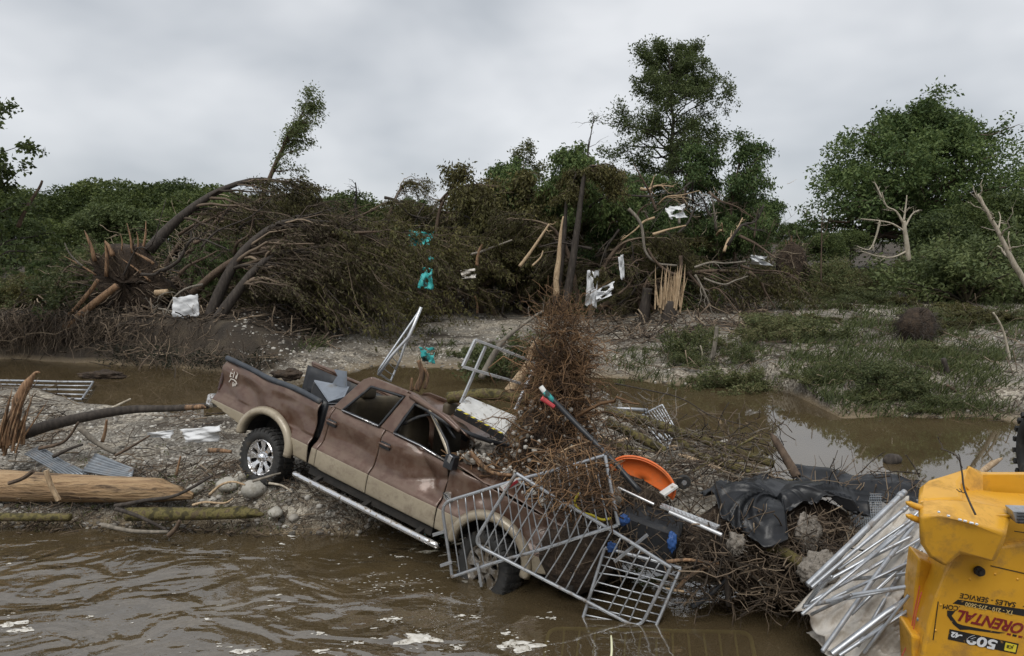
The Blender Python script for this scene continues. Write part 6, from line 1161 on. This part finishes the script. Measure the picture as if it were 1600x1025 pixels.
clot('sodden_rag', 'torn grey fleece at the end of the mossed log', 1285, 890, 6.5, (.20, .12, .18), 'grey_fluff', .9, 13)
clot('sodden_rag', 'pinkish grey rag tangled at the barrier end', 960, 778, 7.35, (.08, .06, .13), 'grey_fluff', 1, 15)
clot('sodden_rag', 'grey rag wound round the hanging root', 1150, 850, 6.75, (.09, .07, .12), 'grey_fluff', 1, 17)
heap([(840, 955, 695, 780, 6.85, 7.3, .5), (860, 960, 720, 800, 6.7, 7.0, .3)], 420, 'front_roots', 'root tangle spilling over the upper end of the front barrier', 'root_red', .002, .009, .12, .5, 19)
# ---- black tarp, knotted
kx, ky = 1212, 780
def tarp(name, label, outline, d0, d1, seed, lift=.1):
    c = at(kx, ky, 7.35); rr = np.linspace(.0, 1, 40); mb = MB(); n = len(outline); th = np.linspace(0, n, 241); rows = []
    po = np.array([at(x, y, d) for x, y, d in outline] + [at(*outline[0])])
    edge = np.stack([np.interp(th, np.arange(n + 1), po[:, k]) for k in range(3)], -1)
    for f in rr:
        base = c + (edge - c) * f; ang = th / n * 2 * np.pi
        wp = ang + .9 * fbm(np.stack([np.cos(ang) * 1.3, np.sin(ang) * 1.3, ang * 0 + f * 1.2], -1), 1.1, 3, seed)
        rd = (1 - np.abs(np.sin(wp * 5 + 1.6 * f))) ** 1.5 * .11 + (1 - np.abs(np.sin(wp * 11 + 3 * f + 1))) ** 2 * .05
        fold_ = rd * (.35 + f * .8) * (.5 + .5 * np.sin(ang * 2 + seed)) + .10 * fbm(base, 2.2, 4, seed)
        base = base + V(0, -.15, 1) * (fold_ + lift * math.sin(min(1, f * 1.15) * np.pi))[:, None] + (edge - c) * (f ** 3 * .10 * fbm(np.stack([ang, ang * 0, ang * 0], -1), 6, 3, 2))[:, None]; rows.append(base)
    G = np.array(rows); mb.grid(G - c); return tag(mb.build(name, B['black_tarp'], smooth=True, loc=tuple(c), solid=.006), label, 'tarp')
tarp('black_tarp', 'knotted black plastic tarp draped over the debris', [(1092, 768, 7.7), (1130, 755, 8.1), (1200, 742, 8.6), (1250, 748, 8.6), (1320, 758, 8.2), (1352, 785, 7.6), (1356, 822, 7.0), (1310, 800, 7.1), (1260, 792, 7.1), (1228, 800, 7.0), (1232, 845, 6.7), (1195, 850, 6.7), (1150, 830, 6.9), (1125, 802, 7.1)], 7, 8, 2, .13)
rag('black_tarp', 'trailing black tarp behind the tube bundle', 'tarp', [(1238, 728), (1442, 748), (1430, 785), (1240, 765)], [9.0, 8.6, 8.0, 8.2], 'black_tarp', .09, 26, 6, .05, 7)
mb = MB()
for k in range(14):
    t = k / 13; mb.tube([at(1330 + 45 * t, 772, 7.9) - at(1350, 790, 7.7), at(1335 + 45 * t, 825, 7.3) - at(1350, 790, 7.7)], .006, 5); mb.tube([at(1330, 772 + 50 * t, 7.85 - .5 * t) - at(1350, 790, 7.7), at(1378, 772 + 50 * t, 7.85 - .5 * t) - at(1350, 790, 7.7)], .006, 5)
tag(mb.build('wire_mesh', B['corrugated'], loc=tuple(at(1350, 790, 7.7))), 'rusty wire mesh right of the black tarp', 'wire mesh')
# ---- collapsed canopy: cloth and steel tubes
cc = at(1350, 890, 6.0)
def cloth(outline, d, seed, name, label):
    c = np.array([at(x, y, q) for (x, y), q in zip(outline, d)]); u, v = np.meshgrid(np.linspace(0, 1, 60), np.linspace(0, 1, 60), indexing='ij'); U, W_ = u[..., None], v[..., None]
    G = c[0] * (1 - U) * (1 - W_) + c[1] * U * (1 - W_) + c[2] * U * W_ + c[3] * (1 - U) * W_
    Q = np.stack([u * 1.4, v * 1.1, u * 0 + seed], -1); dis = .15 * fbm(Q, 4.2, 4, seed) + .09 * (1 - np.abs(np.sin(9 * u + 5 * fbm(Q, 2, 2, 1)))) + .03 * (1 - np.abs(np.sin(23 * v + 4 * fbm(Q, 3, 2, 3))))
    G = G + V(0, -.6, .8) * dis[..., None]; mb = MB(); mb.grid(G - c[0]); return tag(mb.build(name, B['white_cloth'], smooth=True, loc=tuple(c[0]), solid=.005), label, 'canopy cloth')
cloth([(1238, 955), (1405, 780), (1470, 850), (1330, 1040)], [6.3, 7.0, 6.0, 5.55], 2, 'canopy_cloth', 'dirty white canopy cloth under the steel tube bundle')
cloth([(1262, 985), (1420, 930), (1450, 1000), (1330, 1090)], [6.2, 5.9, 5.5, 5.5], 5, 'canopy_cloth', 'lower fold of dirty white canopy cloth at the water')
TB = [(1262, 914, 1414, 768, .030), (1268, 918, 1420, 790, .018), (1253, 960, 1432, 812, .016), (1256, 946, 1438, 842, .014), (1258, 948, 1430, 915, .018), (1285, 1018, 1442, 800, .020), (1300, 1022, 1470, 905, .028), (1312, 1024, 1475, 918, .016), (1330, 905, 1462, 890, .017), (1340, 1010, 1445, 830, .016), (1280, 915, 1425, 838, .016), (1300, 935, 1440, 870, .014), (1255, 950, 1300, 900, .014), (1350, 1020, 1420, 930, .014), (1345, 880, 1440, 795, .015), (1268, 960, 1330, 930, .014), (1310, 890, 1420, 815, .013), (1330, 960, 1440, 860, .015)]
TP = ['thickest hollow tube on the upper edge of the bundle', 'tube just under the thickest one', 'long upper tube leaving the canopy tip', 'lower long tube leaving the canopy tip', 'near-level tube pointing at the yellow panel', 'steep tube crossing the whole bundle down to the water', 'thick lower tube running to the yellow panel', 'thin bright tube along the thick lower one', 'tube ending in the yellow machine joint', 'steep tube in the middle of the bundle', 'tube in the upper middle of the bundle', 'thin tube over the middle of the cloth', 'short tube at the canopy tip', 'short steep tube near the yellow machine', 'short upper tube by the hooks of the machine', 'short strut low at the canopy tip', 'thin strut between the upper tubes', 'strut crossing near the red rope']
for k, (x0, y0, x1, y1, r) in enumerate(TB):
    d0 = np.interp(y0, [880, 1024], [6.35, 5.45]) - .05 * (k % 3); d1 = np.interp(y1, [768, 930], [6.75, 5.35]) - .05 * (k % 3)
    a, b_ = at(x0, y0, d0), at(x1, y1, d1); e = empty('steel_tube', tuple(a), 'galvanised ' + TP[k], 'tube', 'tubes of the collapsed canopy')
    mb = MB(); mb.tube([a - a, (b_ - a) * .5 + g.normal(size=3) * .008, b_ - a], r, 12, cap=False); mb.tube([a - a, b_ - a], r * .72, 12); mb.build('tube_wall', B['galvanised'], e, smooth=True)
    if r > .017:
        t = nrm(b_ - a); mb = MB(); mb.tube([(b_ - a) * .93, (b_ - a) * .97], r * 1.25, 12); mb.build('collar', B['galvanised'], e, smooth=True)
# ================================================================ OVERTURNED YELLOW MACHINE
mo = at(1520, 1000, 5.0); MA = empty('yellow_machine', tuple(mo), 'overturned yellow lift machine with upside-down lettering at the right edge', 'machine')
def pp(pts, d): return [at(x, y, d if np.isscalar(d) else d[i]) - mo for i, (x, y) in enumerate(pts)]
BK = V(.22, 1, .02)
def slab(name, pts, d, back, m='machine_yellow', bev=.02, parent=MA):
    mb = MB(); mb.prism(pp(pts, d), (0, 0, 0), BK * back); return mb.build(name, B[m], parent, bevel=bev)
# side panel that carries the lettering
panel = slab('side_panel', [(1498, 862), (1640, 842), (1640, 1120), (1432, 1120), (1436, 1050), (1443, 1010), (1450, 978), (1462, 935), (1478, 895)], [5.02] * 9, .35, bev=.025)
slab('inner_flange', [(1436, 872), (1470, 888), (1490, 885), (1470, 930), (1455, 975), (1440, 1012), (1426, 985), (1430, 920)], 5.25, .25)
slab('flange_foot', [(1424, 992), (1442, 996), (1440, 1100), (1428, 1100)], 5.1, .3)
# rounded hood block, its top running back
def loft(name, secs, parent=MA, m='machine_yellow', bev=.035):
    """secs: outlines (photograph px + depth) with equal counts, lofted front to back"""
    n = len(secs[0]); mb = MB(); v = np.concatenate([[at(x, y, d) - mo for x, y, d in s] for s in secs]); f = [list(range(n)), list(range((len(secs) - 1) * n, len(secs) * n))[::-1]]
    for k in range(len(secs) - 1): f += [[k * n + i, (k + 1) * n + i, (k + 1) * n + (i + 1) % n, k * n + (i + 1) % n] for i in range(n)]
    mb.add(v, f); return mb.build(name, B[m], parent, bevel=bev, smooth=True, sharp=30)
hood = loft('hood', [[(1436, 806, 4.80), (1470, 806, 4.72), (1520, 820, 4.70), (1574, 834, 4.74), (1553, 881, 4.80), (1500, 867, 4.78), (1478, 888, 4.80), (1452, 872, 4.82), (1438, 850, 4.84)],
                     [(1436, 781, 5.05), (1470, 779, 5.02), (1520, 781, 5.0), (1582, 793, 5.0), (1570, 850, 5.05), (1500, 850, 5.05), (1478, 866, 5.05), (1452, 858, 5.05), (1436, 835, 5.05)]], bev=.03)
loft('hood_back', [[(1434, 782, 5.06), (1506, 779, 5.06), (1506, 830, 5.06), (1436, 835, 5.06)], [(1436, 760, 5.3), (1500, 752, 5.3), (1506, 800, 5.3), (1436, 800, 5.3)], [(1447, 752, 5.45), (1514, 728, 5.45), (1530, 770, 5.45), (1447, 790, 5.45)]], bev=.03)
loft('hood_shoulder', [[(1500, 752, 5.32), (1514, 728, 5.46), (1536, 742, 5.46), (1536, 790, 5.4)], [(1500, 750, 5.6), (1512, 727, 5.7), (1536, 738, 5.7), (1536, 780, 5.6)]], bev=.01)
slab('recess_plate', [(1500, 741), (1660, 741), (1660, 800), (1506, 786)], 5.48, .06, bev=.006)
slab('recess_floor', [(1506, 783), (1590, 796), (1660, 800), (1660, 870), (1560, 850), (1510, 830)], 5.05, .38, bev=.01)
mb = MB(); mb.beam(at(1530, 806, 4.86) - mo, at(1578, 806, 4.9) - mo, .02, .016); mb.build('seam_ridge', B['machine_yellow'], MA)
for y0 in (786, 806):                                     # hooks on the left edge
    mb = MB(); mb.tube(spline(np.array(pp([(1440, y0 + 8), (1428, y0 + 4), (1420, y0), (1419, y0 - 2)], 4.95)), 10), np.linspace(.026, .018, 10), 8); mb.build('hook', B['machine_yellow'], MA, smooth=True)
mb = MB(); Mx = np.eye(4); Mx[:3, 3] = at(1531, 893, 4.99) - mo; mb.lathe([(0, -.03), (.022, -.03), (.024, -.012), (.036, -.010), (.036, .02)], 22, M=Mx); mb.build('bolt', B['underbody'], MA, smooth=True, sharp=40)
mb = MB(); Mx = np.eye(4); Mx[:3, 3] = at(1436, 968, 5.21) - mo; mb.lathe([(0, -.03), (.018, -.03), (.022, .0)], 16, M=Mx); mb.build('bolt', B['galvanised'], MA, smooth=True, sharp=40)
gl_ = slab('lamp', [(1582, 798), (1640, 800), (1640, 822), (1588, 818)], 4.82, .12, 'galvanised', .008)
for k in range(4):
    mb = MB(); mb.beam(at(1590, 802 + k * 5, 4.805) - mo, at(1640, 803 + k * 5, 4.805) - mo, .012, .006); mb.build('lamp_rib', B['black_plastic'], gl_)
# chipped paint on the ridge
mb = MB()
for (x, y, w) in ((1467, 797, 3), (1482, 803, 4), (1500, 809, 5), (1508, 811, 5), (1518, 814, 6), (1526, 816, 4)): 
    c_ = at(x, y + 3, 4.70) - mo; mb.box(c_, (w * .0045, .012, .010), Euler((.5, .2, 0)).to_matrix())
mb.build('paint_chip', B['white_print'], hood)
# lettering, upside down
pz = 5.02
def pt(x, y, o=.004): return at(x, y, pz - o) - mo
def word(s, size, px, py, dirpx, matl, name='lettering', shear=0., al='RIGHT', bold=0., o=.004, sx=1.):
    a = pt(px, py, o); b_ = pt(px + dirpx[0], py + dirpx[1], o); ex = a - b_; up = V(0, 0, -1)
    return text_mesh(name, s, size, basis(ex, up, tuple(a)) @ Matrix.Diagonal((sx, 1, 1, 1)), B[matl], panel_text, .0015, al, shear, bold)
panel_text = panel
word('SALES - SERVICE', .056, 1500, 930, (100, 17), 'black_print', sx=1.12); word('-', .052, 1598, 948, (100, 17), 'black_print')
def strip(name, pts, matl, o): 
    mb = MB(); mb.prism([pt(x, y, o) for x, y in pts], (0, 0, 0), (0, .002, 0)); return mb.build(name, B[matl], panel)
strip('strip', [(1497, 937), (1489, 943), (1512, 947), (1640, 970), (1640, 958)], 'black_print', .003)
word('TX - 210 - 275-5600', .046, 1508, 943.5, (100, 18.5), 'tan_plate', o=.006)
word('.COM', .054, 1473, 947, (30, 4), 'black_print'); word('ORENTAL', .120, 1497, 960, (100, 22), 'red_print', shear=.25, bold=.003)
strip('arrow', [(1480, 954), (1493, 955), (1487, 962), (1496, 974), (1504, 977), (1540, 984), (1571, 989), (1560, 990), (1515, 984), (1500, 984), (1490, 976), (1480, 962)], 'black_print', .003)
for k in range(6): strip('dash', [(1574 + k * 9, 989 + k * 2), (1580 + k * 9, 990.3 + k * 2), (1579 + k * 9, 993.3 + k * 2), (1573 + k * 9, 992 + k * 2)], 'red_print' if k % 2 == 0 else 'black_print', .003)
strip('number_plate', [(1484, 983), (1592, 1006), (1588, 1022), (1481, 999)], 'black_print', .003)
strip('yellow_square', [(1571.5, 1004), (1589, 1008), (1586.5, 1019.5), (1569, 1016)], 'hazard_yellow', .005)
word('JCB', .034, 1573, 1009.5, (15, 3.2), 'black_print', o=.008); word('509', .104, 1511, 997.5, (60, 13), 'white_print', o=.006, bold=.003, sx=1.55); word('-42', .056, 1486, 990.5, (25, 5), 'white_print', o=.006, bold=.002, sx=1.2)
# twig standing in the hood, red rope, tyre
limb('thin_twig', 'thin dark twig stuck into the yellow hood', [(1524, 804), (1514, 782), (1506, 760), (1503, 735), (1496, 712), (1470, 700)], [4.75, 4.85, 4.95, 5.0, 5.1, 5.2], .008, 'bark_dark', .6, 6, 'twig', .005, 3, 90)
limb('red_rope', 'red cord hanging from the canopy tubes, left strand', [(1437, 915), (1428, 960), (1420, 1000), (1402, 1040)], 5.25, .0035, 'red_rope', 1, 6, 'rope')
limb('red_rope', 'red cord hanging from the canopy tubes, right strand', [(1440, 925), (1430, 965), (1422, 1030)], 5.2, .0035, 'red_rope', 1, 6, 'rope')
tw_ = at(1632, 705, 6.9); e = empty('wheel', tuple(tw_ - mo), parent=MA); e.rotation_euler = (0, 0, rad(70))
mb = MB(); mb.lathe([(.18, -.14), (.30, -.16), (.36, -.14), (.38, 0), (.36, .14), (.30, .16), (.18, .14)], 40, closed=True); mb.build('tyre', B['tyre_rubber'], e, smooth=True)
mb = MB()
for k in range(20):
    a = 2 * np.pi * k / 20; Ry = np.array([[math.cos(a), 0, math.sin(a)], [0, 1, 0], [-math.sin(a), 0, math.cos(a)]])
    for s2 in (-1, 1): mb.box(Ry @ V(.385, s2 * .085, .02 * s2), (.05, .15, .05), Ry)
mb.build('lugs', B['tyre_rubber'], e)
mb = MB(); mb.lathe([(0, -.05), (.18, -.08), (.19, 0), (.18, .08), (0, .05)], 24); mb.build('rim', B['machine_yellow'], e, smooth=True, sharp=40)
log('broken_plank', 'short pale stick behind the yellow machine', [(1488, 806), (1526, 746), (1566, 714)], [6.5, 7.3, 7.7], .04, 'wood_pale', .8, True, 8, 55, 'stick')
for k, (lb, pts) in enumerate([('thin bare twig standing in the pond beside the dark rock', [(1437, 745), (1428, 728), (1416, 710)]), ('bare twig curving over the dark rock', [(1345, 738), (1360, 722), (1378, 708)]), ('long bare twig reaching over the pond from the roots', [(960, 600), (1060, 622), (1110, 650), (1170, 668), (1185, 690)]), ('short twig standing behind the black tarp', [(1294, 738), (1300, 725), (1303, 718)])]): limb('thin_twig', lb, pts, 9.6, .010, 'bark_dark', .6, 6, 'twig', .01, 3, 95 + k)
# ================================================================ SCRAPS ON THE FAR BANK
rag('white_sheet', 'white sheet hung on the wreckage beside the bent trunk', 'sheet', [(268, 466), (309, 459), (311, 494), (270, 497)], 25, 'white_sheet', .10, 20, 2)
rag('white_sheet', 'narrow white rag below the hung sheet', 'sheet', [(262, 500), (268, 498), (262, 528), (255, 526)], 25, 'white_sheet', .10, 12, 3)
rag('teal_tarp', 'turquoise tarp scrap high in the middle wreckage', 'tarp', [(640, 360), (678, 363), (672, 382), (640, 384)], 29.5, 'teal_sheet', .35, 22, 4, holes=.3)
rag('teal_tarp', 'turquoise tarp scrap lower, just above the gravel bar', 'tarp', [(660, 418), (675, 420), (678, 452), (653, 450)], 29.5, 'teal_sheet', .35, 22, 6, holes=.3)
rag('teal_tarp', 'tiny turquoise scrap between the two larger ones', 'tarp', [(668, 400), (678, 402), (677, 410), (670, 408)], 29.5, 'teal_sheet', .1, 10, 7, holes=.3)
rag('metal_scrap', 'crumpled white metal sheet left of the shattered stump', 'metal sheet', [(917, 425), (935, 420), (932, 480), (915, 478)], 29.5, 'white_sheet', .5, 24, 5, holes=.3)
rag('metal_scrap', 'torn white metal strip left of the shattered stump', 'metal sheet', [(932, 455), (960, 440), (955, 462), (930, 472)], 29.5, 'white_sheet', .5, 22, 8, holes=.3)
rag('metal_scrap', 'thin white strip above the torn white metal', 'metal sheet', [(966, 400), (974, 398), (976, 435), (969, 436)], 31.2, 'white_sheet', .2, 12, 9)
rag('blue_tarp', 'pale blue tarp caught high in the cypress wreckage', 'tarp', [(1040, 322), (1066, 320), (1074, 340), (1045, 343)], 33.2, 'white_sheet', .5, 22, 10, holes=.35)
rag('white_scrap', 'white cloth on bare sticks at the right end of the wreckage', 'rag', [(1170, 398), (1200, 402), (1206, 415), (1176, 412)], 33, 'white_sheet', .5, 22, 11, holes=.35)
rag('white_scrap', 'grey-white debris under the middle wreckage', 'rag', [(718, 422), (742, 420), (744, 434), (722, 436)], 30, 'white_cloth', .3, 18, 12, holes=.3)
rag('white_scrap', 'pale sheet low at the gravel bar edge', 'rag', [(618, 464), (645, 468), (650, 482), (622, 476)], 31, 'white_cloth', .2, 14, 13)
# dark heap with a torn orange stump at the right
hp = at(1238, 430, 42); eh = mound('earth_heap', 'dark peaked heap with a torn stump on the right skyline', (hp[0], hp[1], hp[2] + .5), (.9, .6, 1.5), 9)
mb = MB(); n = 260; q = nrm(g.normal(size=(n, 3)) + V(0, -.5, .2)); s = np.linspace(0, 1, 5)[None, :, None]
mb.tubes(q[:, None] * V(.9, .6, 1.5) * .95 + (nrm(q + g.normal(size=(n, 3)) + V(0, 0, -.4))[:, None] * s + np.cumsum(g.normal(size=(n, 5, 3)) * .1, 1)) * g.uniform(.3, .9, n)[:, None, None], g.uniform(.01, .03, n)[:, None] * np.linspace(1, .4, 5)[None], 3); mb.build('roots', B['twig'], eh)
mb = MB(); splinter(mb, (0, 0, 0), (0, 0, .9), .3, 10, g, .15); tag(mb.build('torn_stump', B['wood_raw'], loc=tuple(at(1236, 388, 42))), 'torn orange stump on top of the dark heap', 'stump')
limb('thin_sapling', 'thin bare sapling left of the bleached tree', [(1283, 440), (1283, 400), (1284, 360), (1285, 325)], 38, .045, 'bark_brown', .5, 6, 'tree', .03, 4, 77)
clot('dark_island', 'dark clump of roots breaking the water at the left', 160, 588, 21.5, (.75, .35, .16), 'soil', 1, 4, 'roots')
clot('dark_island', 'dark soil lump on the gravel behind the bed', 450, 585, 19, (.4, .3, .16), 'soil', 1, 6, 'roots')
# hanging roots and litter along the cut bank
mb = MB(); n = 1900; r_ = np.random.default_rng(77); xs_ = r_.uniform(-60, 330, n); P0 = np.array([at(x, y, np.interp(x, [-60, 330], [26.2, 25.0]) + q) for x, y, q in zip(xs_, r_.uniform(484, 524, n) + np.clip(xs_ - 150, 0, 200) * .22, r_.normal(size=n) * .35)])
P0[:, 2] = np.maximum(P0[:, 2], height(P0[:, 0], P0[:, 1]) - .05); s = np.linspace(0, 1, 6)[None, :, None]; d = nrm(np.stack([r_.normal(size=n) * .45, -.5 + .3 * r_.normal(size=n), -.8 + .35 * r_.normal(size=n)], -1))
mb.tubes(P0[:, None] + (d[:, None] * s + np.cumsum(r_.normal(size=(n, 6, 3)) * .06, 1)) * r_.uniform(.3, 1.3, n)[:, None, None], r_.uniform(.006, .022, n)[:, None] * np.linspace(1, .4, 6)[None], 3)
tag(mb.build('bank_roots', B['twig'], smooth=True), 'roots and brush hanging down the cut bank at the left', 'roots', kind='stuff')
mb = MB(); mb.box(V(5.45, 6.15, .92) - mo, (1.7, 1.1, 1.24)); mb.build('chassis_box', B['machine_yellow'], MA, bevel=.05)
mb = MB(); mb.box(V(4.8, 5.75, .45) - mo, (1.9, .9, .6)); mb.build('underframe', B['underbody'], MA, bevel=.03)
mb = MB(); mb.tube([V(5.5, 6.3, 1.3) - mo, tw_ - mo], .09, 14); mb.build('axle', B['underbody'], MA, smooth=True)
# seams and rivets on the panel
for (x0, y0, x1, y1) in ((1548, 884, 1640, 905), (1466, 940, 1458, 1000), (1585, 830, 1640, 838)):
    mb = MB(); mb.beam(pt(x0, y0, .003), pt(x1, y1, .003), .004, .006); mb.build('seam', B['black_print'], panel)
for (x, y) in ((1555, 897), (1590, 905), (1470, 945), (1462, 985), (1516, 905)):
    mb = MB(); Mx = np.eye(4); Mx[:3, 3] = pt(x, y, .002); mb.lathe([(0, -.006), (.007, -.005), (.010, .002)], 12, M=Mx); mb.build('rivet', B['machine_yellow'], panel, smooth=True)
# leafy scraps around the logs
mb = MB(); r_ = np.random.default_rng(91); Cs = np.array([surf(r_.uniform(0, 440), r_.uniform(745, 832)) + V(0, 0, .06) for _ in range(120)] + [surf(r_.uniform(120, 340), r_.uniform(690, 750)) + V(0, 0, .02) for _ in range(16)]); puffs(mb, Cs, r_.uniform(.04, .11, len(Cs)), 16, .04, r_, asp=.45)
tag(mb.build('leaf_scraps', B['leaf_shrub']), 'wet green leaf scraps around the logs on the left bank', 'leaves', kind='stuff')
